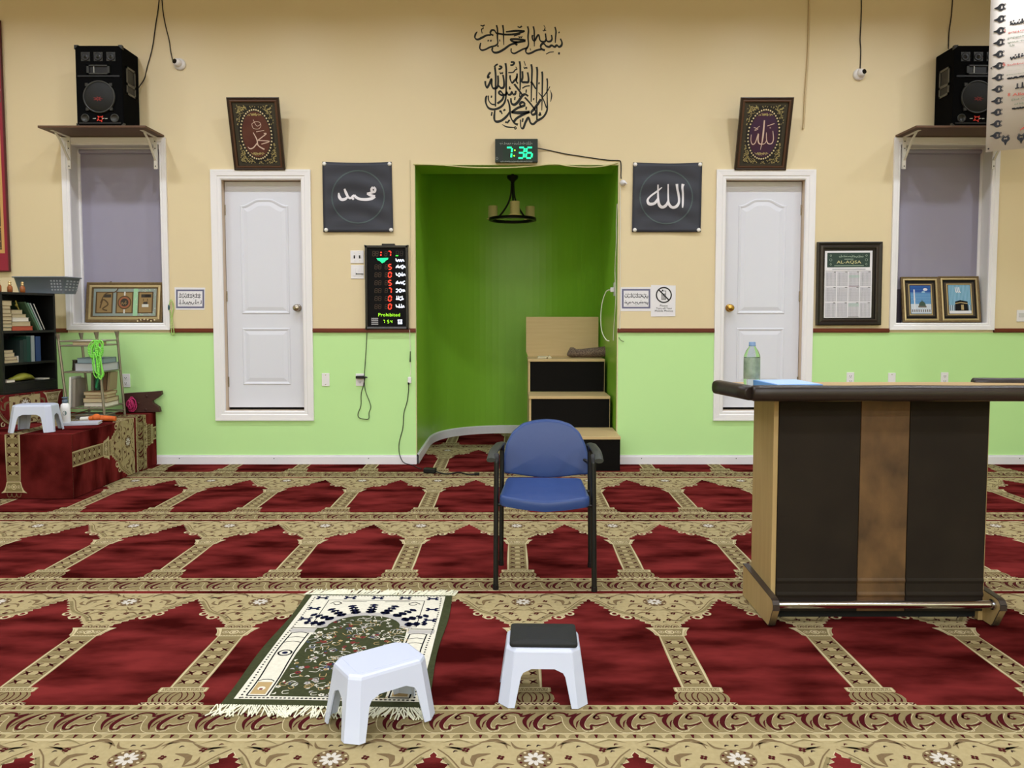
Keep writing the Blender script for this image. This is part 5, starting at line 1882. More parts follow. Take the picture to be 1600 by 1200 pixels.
# plug and cord right beside the niche edge
t = thing('cable_coupler', 'small white cord coupler with a black plug on the wall left of the niche edge', 'coupler')
g = G()
a, b = pl.uv(637.6, 598.6), pl.uv(643.0, 588.8)
g.pbox(pl, a[0], b[0], a[1], b[1], 0.004, 0.024)
mesh_obj('body', g, M_WPL, t, 0.004)
g = G()
g.cyl(wp(638.6, 597.4, 0.016), wp(638.4, 601.2, 0.016), 0.010, 0.006, 10)
mesh_obj('black_plug', g, M_BLACKPL, t)
settle(t)
cable('floor_cord', [wp(638.4, 600, 0.014), wp(638.2, 612), wp(636.0, 628), wp(631.0, 646), wp(629.6, 668), wp(624.0, 690), wp(623.4, 704, 0.022), wp(626.4, 716, 0.026), wp(632.0, 723.4, 0.03)] +
      [Vector((-0.87, 6.62, 0.006)), Vector((-0.80, 6.50, 0.006)), Vector((-0.765, 6.43, 0.010))], 0.0035, M_WIRE,
      'black cord dropping from the coupler down the green wall to the floor', 'cable')
cable('white_cord', [wp(640.0, 515, 0.022), wp(641.0, 540), wp(641.2, 554), wp(641.0, 566), wp(642.0, 578), wp(640.4, 590, 0.012)], 0.0030, M_WWIRE, 'thin white cord above the coupler, left of the niche edge', 'cable')
g = G()
g.cyl(wp(641.2, 549.0, 0.008), wp(640.8, 565.4, 0.008), 0.0035, 0.0055, 8)
settle(tag(mesh_obj('audio_plug', g, M_BLACKPL), 'short black plug end hanging above the white coupler', 'plug'))
cable('white_cord', [wp(640.4, 250, 0.006), wp(641.2, 330, 0.006), wp(641.0, 420, 0.006), wp(640.6, 500, 0.006), wp(640.6, 512, 0.024)], 0.0026, mat('cream_cord', (214, 202, 170), 0.5),
      'thin cream cord running down the wall behind the digit board edge', 'cable')

# things lying on the carpet under the niche
t = thing('power_adapter', 'black power adapter lying on the carpet in front of the niche', 'adapter')
p = at_z(672, 735.5, 0.02)
g = G()
g.obox((p.x, p.y, 0.0235), (0.050, -0.010, 0), (0.006, 0.026, 0), (0, 0, 0.019))
mesh_obj('body', g, M_BLACKPL, t, 0.006)
q = at_z(745, 741, 0.008)
g = G()
g.tube([(p.x + 0.045, p.y - 0.012, 0.018), (p.x + 0.09, p.y - 0.035, 0.008), at_z(700, 740.5, 0.007), at_z(716, 738, 0.007), at_z(724, 739.4, 0.007), at_z(732, 741.5, 0.007), q], 0.0055, 8)
mesh_obj('lead', g, M_WIRE, t)
g = G()
g.obox((q.x, q.y, 0.012), (0.020, 0.004, 0), (-0.002, 0.012, 0), (0, 0, 0.009))
mesh_obj('plug', g, M_BLACKPL, t, 0.003)
settle(t)

# ---------------------------------------------------------------- green digital clock over the niche
t = thing('digital_clock', 'small dark clock with green glowing digits on top of the niche opening', 'clock')
a, b = pl.uv(773.8, 255.2), pl.uv(840.0, 219.0)
g = G()
g.pbox(pl, a[0], b[0], a[1], b[1], 0.003, 0.052)
mesh_obj('case', g, mat('green_black_case', (22, 40, 38), 0.35), t, 0.004)
fp = wall_plane(0.0525)
A = Art()
A.rect(786.0, 228.0, 836.0, 250.6, 1, 1)
K = 7.273
for ch, x in (('7', 789.6), ('3', 809.0), ('6', 821.6)):
    seven(A, ch, x, 230.6, 9.0, 16.4, 2.7, 0, 3, 0.10)
A.disc(804.4, 234.8, 1.3, 2, 3, 10)
A.disc(803.4, 243.4, 1.3, 2, 3, 10)
scribble(A, 781.0, 226.0, 832.0, 220.6, 77, 3, 3, 0.55)
scribble(A, 782.0, 253.2, 832.0, 250.6, 78, 3, 3, 0.4)
A.ring(776.6, 247.6, 1.4, 0.5, 3, 3, 10, 2.2)
g = G()
px_art(g, A, fp, 0.0004, 0.0004)
part_label(mesh_obj('display', g, [led('mint_led', (28, 255, 170), 1.1), mat('dark_green_window', (6, 44, 34), 0.3), L_LIME, mat('silver_script_print', (150, 160, 156), 0.4)], t), 'glowing green digits')
settle(t)
cable('clock_cord', [wp(839.5, 231.4, 0.03), wp(856, 234.6), wp(884, 240.6), wp(900, 243), wp(925, 246.8), wp(950, 250.2), wp(966, 250.8), wp(969.6, 252.6), wp(970.4, 262), wp(970.2, 274), wp(970.6, 279, 0.02)], 0.0045, M_WIRE,
      'black cord sloping from the green clock to the plug at the niche corner', 'cable')
t = thing('plug_adapter', 'small white round plug on the wall at the top right corner of the niche', 'adapter')
g = G()
c = wp(973.0, 286.0, 0.0)
g.lathe(c, [(0.026, 0.001), (0.026, 0.014), (0.020, 0.024), (0.016, 0.040), (0, 0.042)], (0.25, -1, -0.1), 16)
mesh_obj('body', g, M_WPL, t)
g = G()
g.cyl(c + Vector((0.010, -0.040, -0.002)), c + Vector((0.030, -0.044, -0.014)), 0.010, 0.006, 10)
mesh_obj('plug', g, M_WPL, t)
settle(t)
cable('white_cord', [wp(969.6, 292, 0.012), wp(968.8, 312), wp(969.4, 340), wp(968.8, 380), wp(968.9, 440), wp(968.6, 505), wp(968.4, 514, 0.024)], 0.0036, M_WWIRE, 'white cord running straight down the wall from the round plug', 'cable')
xr = NX1 - 0.006
cable('niche_cord', [at_x(965.6, 318, xr - 0.0) if False else Vector((xr, WALL + 0.02, 2.27)), Vector((xr, WALL + 0.06, 2.10)), Vector((xr, WALL + 0.05, 1.95)), Vector((xr, WALL + 0.13, 1.74)), Vector((xr, WALL + 0.11, 1.60)),
                     Vector((xr, WALL + 0.07, 1.45)), Vector((xr, WALL + 0.15, 1.26)), Vector((xr, WALL + 0.20, 1.14)), Vector((xr, WALL + 0.21, 1.08))], 0.0045, M_WWIRE,
      'white cord hanging down the right side wall inside the niche', 'cable')
t = thing('wall_outlet', 'pale outlet on the right side wall inside the niche', 'outlet')
g = G()
g.box(NX1 - 0.008, NX1 - 0.001, WALL + 0.15, WALL + 0.225, 1.48, 1.60)
mesh_obj('cover_plate', g, M_WPL, t, 0.002)
g = G()
g.box(NX1 - 0.040, NX1 - 0.009, WALL + 0.17, WALL + 0.205, 1.515, 1.555)
mesh_obj('plug', g, M_WPL, t, 0.004)
settle(t)
cable('outlet_cord', [Vector((NX1 - 0.040, WALL + 0.19, 1.533)), Vector((NX1 - 0.070, WALL + 0.24, 1.52)), Vector((NX1 - 0.10, WALL + 0.28, 1.42)), Vector((NX1 - 0.11, WALL + 0.30, 1.28)), Vector((NX1 - 0.10, WALL + 0.29, 1.16)),
                      Vector((NX1 - 0.07, WALL + 0.24, 1.09)), Vector((NX1 - 0.04, WALL + 0.22, 1.075))], 0.0045, M_WWIRE, 'white cord drooping from the outlet inside the niche', 'cable')
cable('cord_stub', [wp(967.0, 527.0, 0.004), wp(969.5, 531, 0.012), wp(973, 533, 0.012), wp(975.0, 533.5, 0.012)], 0.003, mat('dull_cord', (120, 130, 90), 0.6), 'short loose wire end poking from the wall right of the niche, under the rail', 'cable')
# paper strip garland along the top edge of the opening
cable('garland_string', [wp(646, 256.5, 0.008), wp(690, 258.0, 0.02), wp(735, 261.6, 0.03), wp(790, 262.0, 0.03), wp(830, 259.8, 0.02), wp(866, 256.6, 0.008), wp(890, 259.6, 0.02), wp(920, 261.2, 0.025), wp(945, 259.2, 0.02), wp(966, 254.0, 0.008)], 0.0055,
      mat('cream_string', (206, 200, 150), 0.6), 'pale string drooping along the top edge of the niche opening', 'string')

# ---------------------------------------------------------------- chandelier in the niche
t = thing('chandelier', 'dark iron ring chandelier with three candle lights inside the niche', 'chandelier')
CY_ = 7.62
M_IRON = mat('dark_iron', (18, 14, 12), 0.45, 0.4)
M_CANDLE = mat('ivory_glass_candle', (236, 218, 160), 0.5)
cc = at_y(801, 343, CY_)
top = at_y(800, 277, CY_)
R_ = 0.232
g = G()
for rr, zz in ((R_, 0), (R_ - 0.030, 0)):
    pass
g.lathe((cc.x, CY_, cc.z), [(R_, -0.012), (R_, 0.014), (R_ - 0.034, 0.014), (R_ - 0.034, -0.012), (R_, -0.012)], (0, 0, 1), 48, cap0=False, cap1=False)
mesh_obj('ring', g, M_IRON, t)
g = G()
g.lathe((cc.x, CY_, top.z - 0.06), [(0.016, 0), (0.022, 0.02), (0.050, 0.045), (0.056, 0.06), (0.056, 0.075)], (0, 0, 1), 24)
g.cyl((cc.x, CY_, top.z), (cc.x, CY_, NTOP), 0.014, n=10)
mesh_obj('canopy', g, M_IRON, t)
for k in range(3):
    an = -math.pi / 2 + k * 2 * math.pi / 3 + 0.10
    dx, dy = math.cos(an), math.sin(an)
    g = G()
    g.tube([(cc.x + dx * 0.010, CY_ + dy * 0.010, top.z - 0.04), (cc.x + dx * 0.020, CY_ + dy * 0.020, top.z - 0.17), (cc.x + dx * 0.06, CY_ + dy * 0.06, top.z - 0.27), (cc.x + dx * 0.14, CY_ + dy * 0.14, cc.z + 0.045),
            (cc.x + dx * (R_ - 0.02), CY_ + dy * (R_ - 0.02), cc.z + 0.005)], 0.009, 8)
    mesh_obj('arm', g, M_IRON, t)
    g = G()
    px, py = cc.x + dx * (R_ - 0.017), CY_ + dy * (R_ - 0.017)
    g.lathe((px, py, cc.z + 0.014), [(0.060, 0), (0.062, 0.006), (0.047, 0.007), (0.046, 0.130), (0.040, 0.132), (0.038, 0.120), (0.0, 0.118)], (0, 0, 1), 24)
    mesh_obj('candle_shade', g, M_CANDLE, t)
settle(t)

# ---------------------------------------------------------------- hanging printed banner at the right
M_VINYL = mat('white_vinyl_banner', (222, 214, 208), 0.5)
t = thing('hanging_banner', 'white printed banner with black scroll border hanging at the upper right edge', 'banner')
B0 = at_y(1540, 238, 5.90)
ex = (at_y(1600, 232.5, 5.765) - B0)
ex.z = 0
bp = Plane(B0, ex, (0, 0, 1))
BW, BH = 1.05, 1.62
g = G()
n = 16
for i in range(n):
    a0, a1 = BW * i / n, BW * (i + 1) / n
    h0, h1 = 0.008 * math.sin(i * 0.9), 0.008 * math.sin((i + 1) * 0.9)
    g.add([bp.at(a0, 0, h0), bp.at(a1, 0, h1), bp.at(a1, BH, h1), bp.at(a0, BH, h0)], [(0, 1, 2, 3)], 0, True)
sheet = mesh_obj('sheet', g, M_VINYL, t, solid=0.002)
A = Art()
# scroll border motifs
def motif(x, y, r, rot):
    c, s_ = math.cos(rot), math.sin(rot)
    def T(a, b):
        return x + (a * c - b * s_) * r, y + (a * s_ + b * c) * r
    A.ribbon([T(-1.05, 0), T(-0.3, 0.1), T(0.2, 0.55), T(0.75, 0.35), T(0.6, -0.05)], [0.15 * r, 0.45 * r, 0.5 * r, 0.35 * r, 0.2 * r], 0, 1, 3)
    A.ribbon([T(-1.05, 0), T(-0.3, -0.1), T(0.2, -0.55), T(0.75, -0.35), T(0.6, 0.05)], [0.15 * r, 0.45 * r, 0.5 * r, 0.35 * r, 0.2 * r], 0, 1, 3)
    A.disc(*T(0.05, 0), 0.22 * r, 0, 1, 8)
    A.ring(*T(0.95, 0.45), 0.16 * r, 0.10 * r, 0, 1, 8)
    A.ring(*T(0.95, -0.45), 0.16 * r, 0.10 * r, 0, 1, 8)


for k in range(18):
    motif(0.060, 0.115 + k * 0.0855, 0.034, 0)
for k in range(9):
    motif(0.125 + k * 0.098, 0.072, 0.034, math.pi / 2)


def at_px(u, v):
    return bp.uv(u, v)


def btext(s_, u0, v0, u1, v1, m):
    p0, p1 = at_px(u0, v0), at_px(u1, v1)
    text_art(A, s_, p0[0], p0[1], p1[0], p1[1], m, 2)


btext('2', 1568.6, 51.0, 1572.0, 46.0, 1)
btext('Subhaanallaah', 1575.4, 51.0, 1634, 44.0, 1)
btext('Sublime is God', 1574.2, 59.8, 1630, 53.4, 2)
btext('Awe-inspiring', 1574.0, 66.0, 1628, 60.4, 2)
btext('Us', 1578.0, 73.6, 1585.4, 69.0, 2)
btext('5', 1566.8, 104.4, 1571.2, 98.4, 1)
btext('Subbuh', 1573.4, 104.0, 1604.0, 96.4, 1)
btext('Absolutely', 1573.4, 112.0, 1612, 106.0, 2)
btext('Flawless', 1573.0, 118.6, 1604, 113.0, 2)
btext('8', 1574.6, 151.2, 1578.6, 145.4, 1)
btext('Allah', 1582.0, 151.0, 1606, 143.4, 1)
btext('[Sal O', 1580.8, 158.6, 1602, 152.2, 2)
btext('of Ho', 1585.0, 164.6, 1602, 159.6, 2)
for k, (u0, v0, u1, v1) in enumerate(((1578, 40, 1612, 27), (1579, 93, 1612, 80), (1574, 124, 1612, 117), (1586, 140, 1612, 126), (1582, 171, 1612, 166))):
    p0, p1 = at_px(u0, v0), at_px(u1, v1)
    scribble(A, p0[0], p0[1], p1[0], p1[1], 50 + k, 0, 2, 0.009)
for k in range(7):
    p0, p1 = at_px(1640, 60 + k * 22), at_px(1720, 48 + k * 22)
    scribble(A, p0[0], p0[1], p1[0], p1[1], 80 + k, 0, 2, 0.008)
p0 = at_px(1594, 204)
A.ribbon([p0, (p0[0] + 0.03, p0[1] + 0.02), (p0[0] + 0.08, p0[1] + 0.03)], [0.004, 0.010, 0.006], 1, 2, 3)
for s_ in ((0.018, 0.022), (0.018, 0.62)):
    A.disc(s_[0], s_[1], 0.006, 3, 2, 8)
g = G()
A.into(g, lambda a, b, h: bp.at(a, b, 0.010 + h), 0.0005, 0.0005)
mesh_obj('printing', g, [mat('black_banner_print', (28, 28, 34), 0.6), mat('red_banner_print', (196, 70, 56), 0.6), mat('green_grey_banner_print', (96, 120, 92), 0.6), M_SCREW], sheet)
# ceiling cords that carry it
for a in (0.01, BW - 0.01):
    g = G()
    g.cyl(bp.at(a, BH - 0.01, 0), (bp.at(a, BH, 0).x, bp.at(a, BH, 0).y, CEIL), 0.003, n=6)
    mesh_obj('cord', g, M_WWIRE, t)
settle(t)
# ================================================================= FURNITURE ON THE CARPET
M_BLUEV = mat('blue_vinyl', (42, 66, 122), 0.40, noise=(3, 0.5, (46, 71, 128)), bump=(260, 0.06), spec=0.5)
M_BLKST = mat('black_powder_coated_steel', (12, 12, 13), 0.42)
M_ARM = mat('olive_black_plastic_arm', (46, 50, 44), 0.5)


def rot_pts(pts, c, yaw):
    cs, sn = math.cos(yaw), math.sin(yaw)
    return [Vector((c[0] + x * cs - y * sn, c[1] + x * sn + y * cs, z)) for x, y, z in pts]


def rounded(pts, r, seg=4):
    """2-D polygon with rounded corners"""
    out = []
    n = len(pts)
    for i in range(n):
        p0, p1, p2 = Vector(pts[i - 1]), Vector(pts[i]), Vector(pts[(i + 1) % n])
        rr = r[i] if isinstance(r, (list, tuple)) else r
        a, b = (p0 - p1), (p2 - p1)
        d = min(rr, a.length * 0.49, b.length * 0.49)
        q0, q2 = p1 + a.normalized() * d, p1 + b.normalized() * d
        for k in range(seg + 1):
            t = k / seg
            out.append(tuple(q0 * (1 - t) ** 2 + p1 * 2 * t * (1 - t) + q2 * t ** 2))
    return out


def cushion(g, outline, height, fn, m=0, crown=0.012, rnd=0.016):
    """soft pad from a 2-D outline; fn(a, b, h) -> 3D; h from 0 (back) to height (front)"""
    n = len(outline)
    cx = sum(p[0] for p in outline) / n
    cy = sum(p[1] for p in outline) / n
    rings = []
    for k, h in ((0.985, 0.0), (1.0, rnd * 0.4), (1.0, height - rnd), (0.992, height - rnd * 0.4), (0.968, height)) + tuple((q, height + crown * (1 - (q / 0.968) ** 2)) for q in (0.92, 0.86, 0.78, 0.70, 0.60, 0.50, 0.40, 0.30, 0.20, 0.10, 0.02)):
        rings.append([fn(cx + (x - cx) * k, cy + (y - cy) * k, h) for x, y in outline])
    g.rings(rings, m, True)


# ---------------------------------------------------------------- blue armchair
t = thing('armchair', 'blue vinyl armchair with black tube legs standing before the niche', 'chair')
fl_, fr_ = at_z(774.5, 921, 0), at_z(928.5, 924, 0)
bl_, br_ = at_z(783, 883, 0), at_z(922.5, 886, 0)
TR = 0.0125


def tubeleg(name, pts, r=TR):
    g = G()
    g.tube(pts, r, 12, 0, 6)
    return mesh_obj(name, g, M_BLKST, t)


ARMZ = 0.645
for a, b, s_ in ((fl_, bl_, -1), (fr_, br_, 1)):
    f0 = Vector((a.x, a.y, 0.003))
    f1 = Vector((a.x - 0.004 * s_, a.y + 0.03, ARMZ - 0.055))
    b0 = Vector((b.x, b.y, 0.003))
    b1 = Vector((b.x - s_ * 0.005, b.y + 0.01, ARMZ - 0.05))
    top1 = f1 + Vector((0, 0.030, 0.047))
    top2 = b1 + Vector((0, -0.045, 0.047))
    tubeleg('front_leg', [f0, f0 * 0.5 + f1 * 0.5, f1 - Vector((0, 0, 0.02)), f1 + Vector((0, 0.006, 0.022)), top1])
    tubeleg('rear_leg', [b0, b0 * 0.5 + b1 * 0.5, b1 - Vector((0, 0, 0.02)), b1 + Vector((0, -0.008, 0.022)), top2])
    g = G()
    R = []
    for k in range(9):
        q = k / 8
        c = top1 * (1 - q) + top2 * q + Vector((s_ * 0.026 * (1 - q), -0.035 * (1 - q) + 0.035 * q, 0.010 - 0.030 * max(0, 1 - q * 3.2) ** 2 - 0.012 * max(0, q * 4 - 3)))
        w = 0.023 - 0.004 * abs(q - 0.4)
        hh = 0.011
        R.append([c + Vector((math.cos(v) * w, 0, math.sin(v) * hh)) for v in [2 * math.pi * j / 14 for j in range(14)]])
    g.rings(R, 0)
    mesh_obj('armrest', g, M_ARM, t)
    g = G()
    for p in (f0, b0):
        g.cyl(p + Vector((0, 0, -0.002)), p + Vector((0, 0, 0.022)), 0.0145, n=12)
    mesh_obj('foot_cap', g, M_BLACKPL, t)
sc = (fl_ + fr_ + bl_ + br_) / 4
ex = (fr_ - fl_).normalized()
ey = Vector((-ex.y, ex.x, 0))
SW = (fr_ - fl_).length
g = G()
for y in (-0.155, 0.135):
    c = sc + ey * y + Vector((0, 0, 0.405))
    g.cyl(c - ex * (SW / 2 - 0.012), c + ex * (SW / 2 - 0.012), 0.010, n=10)
mesh_obj('seat_rail', g, M_BLKST, t)
# seat: curved front edge, slight waterfall
pts = [(-0.205, 0.22), (0.185, 0.22), (0.212, -0.20), (0.10, -0.232), (0, -0.240), (-0.10, -0.232), (-0.216, -0.20)]
out = rounded(pts[::-1], 0.035, 4)
g = G()


def seat_fn(a, b, h):
    drop = 0.010 * max(0, (-b - 0.10) / 0.14) ** 2 + 0.012 * (1 - min(1, abs(a) / 0.2)) * (1 if b < 0 else 0.4)
    return sc + ex * a + ey * b + Vector((0, 0, 0.413 + h - drop))


cushion(g, out[::-1], 0.046, seat_fn, 0, 0.010, 0.018)
mesh_obj('seat', g, M_BLUEV, t)
# backrest: arched top, curved lower edge, bowed
yb_c = 4.06


def at_back(u, v):
    p = at_y(u, v, yb_c)
    return p.x, p.z


prof = [(786.5, 737), (786.5, 715), (791, 693), (801, 675), (817, 663), (836, 658.5), (855, 657), (874, 658.5), (892, 664), (906, 676), (915, 695), (919.5, 716), (920, 739),
        (905, 740), (885, 743), (865, 745.5), (845, 745.5), (822, 742.5), (803, 739)]
out = [at_back(u, v) for u, v in prof][::-1]
out = rounded(out, 0.012, 2)
cxb = sum(p[0] for p in out) / len(out)
zlo = min(p[1] for p in out)
g = G()


def back_fn(a, b, h):
    bow = 0.045 * ((a - cxb) / 0.22) ** 2
    lean = (b - zlo) * 0.16
    return Vector((a, yb_c + 0.020 + lean - bow * 0.6 - h, b))


cushion(g, out, 0.045, back_fn, 0, 0.012, 0.016)
mesh_obj('backrest', g, M_BLUEV, t)
g = G()
for b, s_ in ((bl_, -1), (br_, 1)):
    p = Vector((b.x - s_ * 0.005, b.y + 0.01, 0.52))
    g.tube([p, p + Vector((0, 0.07, 0.01)), p + Vector((-s_ * 0.02, 0.105, 0.02)), Vector((cxb + s_ * 0.13, yb_c + 0.050, 0.56))], 0.009, 8)
mesh_obj('back_bracket', g, M_BLKST, t)
settle(t, (sc.x, sc.y, 0))

# ---------------------------------------------------------------- white step stools
M_STOOL = mat('white_stool_plastic', (200, 207, 229), 0.34, spec=0.5)


def stool_shape(t, L, W, H, flare=0.026, chamf=0.030, pad=False):
    """moulded stool: top with cut corners, apron, four splayed corner legs; local origin at the floor"""
    zA = H * 0.66
    def ringat(z, inset=0.0, ch=None):
        k = (H - z) / H
        a, b = L / 2 - flare + flare * k - inset, W / 2 - flare + flare * k - inset
        c = (chamf if ch is None else ch) * (1 + 0.15 * k)
        return [(-a + c, -b, z), (a - c, -b, z), (a, -b + c, z), (a, b - c, z), (a - c, b, z), (-a + c, b, z), (-a, b - c, z), (-a, -b + c, z)]
    g = G()
    rs = [ringat(H - 0.012), ringat(H - 0.004, 0.002), ringat(H, 0.008)]
    g.rings([ringat(zA)] + rs, 0, False, False, True)
    g.add(ringat(H - 0.012, 0.004), [tuple(range(7, -1, -1))])
    if not pad:
        g.pbox(Plane((0, 0, 0), (1, 0, 0), (0, 1, 0)), -L / 2 + flare + 0.03, L / 2 - flare - 0.03, -W / 2 + flare + 0.024, W / 2 - flare - 0.024, H, H + 0.0012)
    mesh_obj('top', g, M_STOOL, t, 0.005, 3)
    top, bot = ringat(zA), ringat(0)
    # each leg = one cut corner plus a wing on both neighbouring sides, with a round inner shoulder
    for (i, j, ip, jn) in ((1, 2, 0, 3), (3, 4, 2, 5), (5, 6, 4, 7), (7, 0, 6, 1)):
        g = G()
        A0, B0, A1, B1 = (Vector(v) for v in (top[i], top[j], bot[i], bot[j]))
        dA0, dB0 = (Vector(top[ip]) - A0), (Vector(top[jn]) - B0)
        ribs = []
        nA, nB = dA0.normalized(), dB0.normalized()
        for k in range(11):
            q = k / 10
            e = max(0.0, 1 - q / 0.22)
            wing = 0.021 + 0.012 * (1 - q) + 0.030 * (1 - math.sqrt(max(0, 1 - e * e)))
            a, b = A0.lerp(A1, q), B0.lerp(B1, q)
            ribs.append([a + nA * min(wing, dA0.length * 0.5), a, b, b + nB * min(wing, dB0.length * 0.5)])
        vs = [p for r in ribs for p in r]
        fs = [(r * 4 + c, r * 4 + c + 1, (r + 1) * 4 + c + 1, (r + 1) * 4 + c) for r in range(10) for c in range(3)]
        g.add(vs, fs)
        o = mesh_obj('leg', g, M_STOOL, t, solid=0.005)
        o.modifiers['solid'].offset = 1
    return t


s1 = thing('step_stool', 'white plastic step stool turned at an angle on the near end of the prayer rug', 'stool', 'white step stools')
stool_shape(s1, 0.315, 0.225, 0.195)
s2 = thing('step_stool', 'white plastic step stool with a black pad on top, right of the prayer rug', 'stool', 'white step stools')
stool_shape(s2, 0.300, 0.235, 0.190, pad=True)
g = G()
px0, px1, py0, py1, pz = -0.112, 0.116, -0.082, 0.088, 0.1905
out = rounded([(px0, py0), (px1, py0), (px1, py1), (px0, py1)], 0.014, 4)
R = [[(cx_ * k, cy_ * k, pz + h) for cx_, cy_ in out] for k, h in ((0.985, 0), (1, 0.003), (1, 0.010), (0.985, 0.0135), (0.5, 0.0145))]
g.rings(R, 0, True)
part_label(mesh_obj('pad', g, mat('black_rubber_pad', (22, 24, 25), 0.7, bump=(300, 0.2)), s2), 'black rubber pad')
s3 = copy_thing(s1)
s3['label'] = 'white plastic step stool on the carpeted platform at the left edge'
s1.location = (-0.425, 2.410, 0.0088)
s1.rotation_euler = (0, 0, math.radians(35))
s2.location = (0.106, 2.590, 0.0035)
s2.rotation_euler = (0, 0, math.radians(-1.5))
s3.location = (-3.475, 5.575, 0.4645)
s3.rotation_euler = (0, 0, math.radians(6))

# ---------------------------------------------------------------- green prayer rug with fringe
t = thing('prayer_rug', 'green and cream prayer rug with white fringe lying under the near stool', 'rug')
RUGC = [at_z(341, 1104, 0), at_z(664, 1110, 0), at_z(707.5, 932, 0), at_z(480, 930, 0)]   # bl, br, tr, tl
RW, RL = 0.67, 1.04


def rug(a, b, h):
    """a 0..1 across, b 0..1 up; gentle waves along the long edges"""
    p = (RUGC[0] * (1 - a) + RUGC[1] * a) * (1 - b) + (RUGC[3] * (1 - a) + RUGC[2] * a) * b
    wob = 0.006 * math.sin(b * 9 + 1) * (1 - 2 * a if a < 0.5 else 2 * a - 1)
    z = 0.0020
    return Vector((p.x + wob, p.y, z + h))


M_RGREEN = mat('moss_green_rug_pile', (54, 58, 36), 0.95, noise=(70, 0.3, (66, 70, 46)), spec=0.1)
M_RCREAM = mat('cream_rug_pile', (226, 222, 206), 0.95, noise=(80, 0.3, (210, 205, 188)), spec=0.1)
M_RNAVY = mat('navy_rug_pile', (22, 26, 58), 0.95, spec=0.1)
M_RBLACK = mat('black_rug_pile', (20, 20, 22), 0.95, spec=0.1)
M_RGOLD = mat('tan_rug_pile', (178, 152, 106), 0.95, spec=0.1)
M_RRED = mat('dusty_red_rug_pile', (118, 50, 46), 0.95, spec=0.1)
M_RBLUE = mat('slate_blue_rug_pile', (66, 78, 104), 0.95, spec=0.1)
M_RGREY = mat('pale_grey_rug_pile', (178, 174, 170), 0.95, spec=0.1)
RM = [M_RGREEN, M_RCREAM, M_RNAVY, M_RBLACK, M_RGOLD, M_RRED, M_RBLUE, M_RGREY]
g = G()
nx, ny = 14, 26
P = [rug(i / nx, j / ny, 0.004) for j in range(ny + 1) for i in range(nx + 1)]
g.add(P, [(j * (nx + 1) + i, j * (nx + 1) + i + 1, (j + 1) * (nx + 1) + i + 1, (j + 1) * (nx + 1) + i) for j in range(ny) for i in range(nx)], 0)
edge = [(i / nx, 0) for i in range(nx + 1)] + [(1, j / ny) for j in range(1, ny + 1)] + [(1 - i / nx, 1) for i in range(1, nx + 1)] + [(0, 1 - j / ny) for j in range(1, ny)]
for k in range(len(edge)):
    (a, b), (c, d) = edge[k], edge[(k + 1) % len(edge)]
    p, q = rug(a, b, 0.004), rug(c, d, 0.004)
    g.add([(p.x, p.y, 0.002), (q.x, q.y, 0.002), q, p], [(0, 1, 2, 3)], 0)
A = Art()
W_, L_ = RW, RL                       # artwork in metres, then scaled to 0..1


def frame_band(x0, y0, x1, y1, w, m, layer):
    A.rect(x0, y0, x1, y0 + w, m, layer)
    A.rect(x0, y1 - w, x1, y1, m, layer)
    A.rect(x0, y0 + w, x0 + w, y1 - w, m, layer)
    A.rect(x1 - w, y0 + w, x1, y1 - w, m, layer)


e0 = 0.030
A.rect(e0, 0.042, W_ - e0, L_ - 0.016, 1, 1)
# dotted lines down the long sides and the ends
for x in (e0 + 0.018, W_ - e0 - 0.018):
    for k in range(46):
        y = 0.05 + k * 0.021
        A.disc(x, y, 0.0042, 3, 3, 6, 0.0055)
for k in range(40):
    A.disc(0.055 + k * 0.0144, 0.052, 0.0055, 3, 3, 6, 0.0045)
    A.disc(0.055 + k * 0.0144, L_ - 0.024, 0.004, 3, 3, 6, 0.003)
# side columns
for s_ in (0, 1):
    cx = 0.098 if s_ == 0 else W_ - 0.098
    A.rect(cx - 0.036, 0.066, cx + 0.036, 0.595, 1, 2)
    for x in (cx - 0.034, cx + 0.034):
        A.ribbon([(x, 0.066), (x + 0.003, 0.2), (x, 0.34), (x - 0.002, 0.45), (x, 0.595)], 0.0055, 3, 3, 3)
    A.ribbon([(cx - 0.034, 0.066), (cx + 0.034, 0.066)], 0.006, 3, 3, 0)
    A.rect(cx - 0.026, 0.076, cx + 0.026, 0.165, 4, 3)
    A.ribbon([(cx - 0.028, 0.170), (cx - 0.014, 0.184), (cx + 0.014, 0.184), (cx + 0.028, 0.170)], 0.004, 3, 4, 2)
    A.disc(cx, 0.118, 0.014, 1, 4, 8)
    A.disc(cx, 0.112, 0.007, 5, 5, 6)
    A.ring(cx, 0.405, 0.024, 0.007, 3, 4, 16)
    A.disc(cx, 0.405, 0.011, 2, 5, 10)
    for y in (0.500, 0.545, 0.590):
        A.ribbon([(cx - 0.034, y), (cx, y + 0.012), (cx + 0.034, y)], 0.004, 3, 4, 2)
    A.rect(cx - 0.046, 0.600, cx + 0.060, 0.636, 7, 3)
    A.ribbon([(cx - 0.05, 0.645), (cx + 0.075 - 0.02 * s_, 0.645)], 0.006, 3, 4, 0)
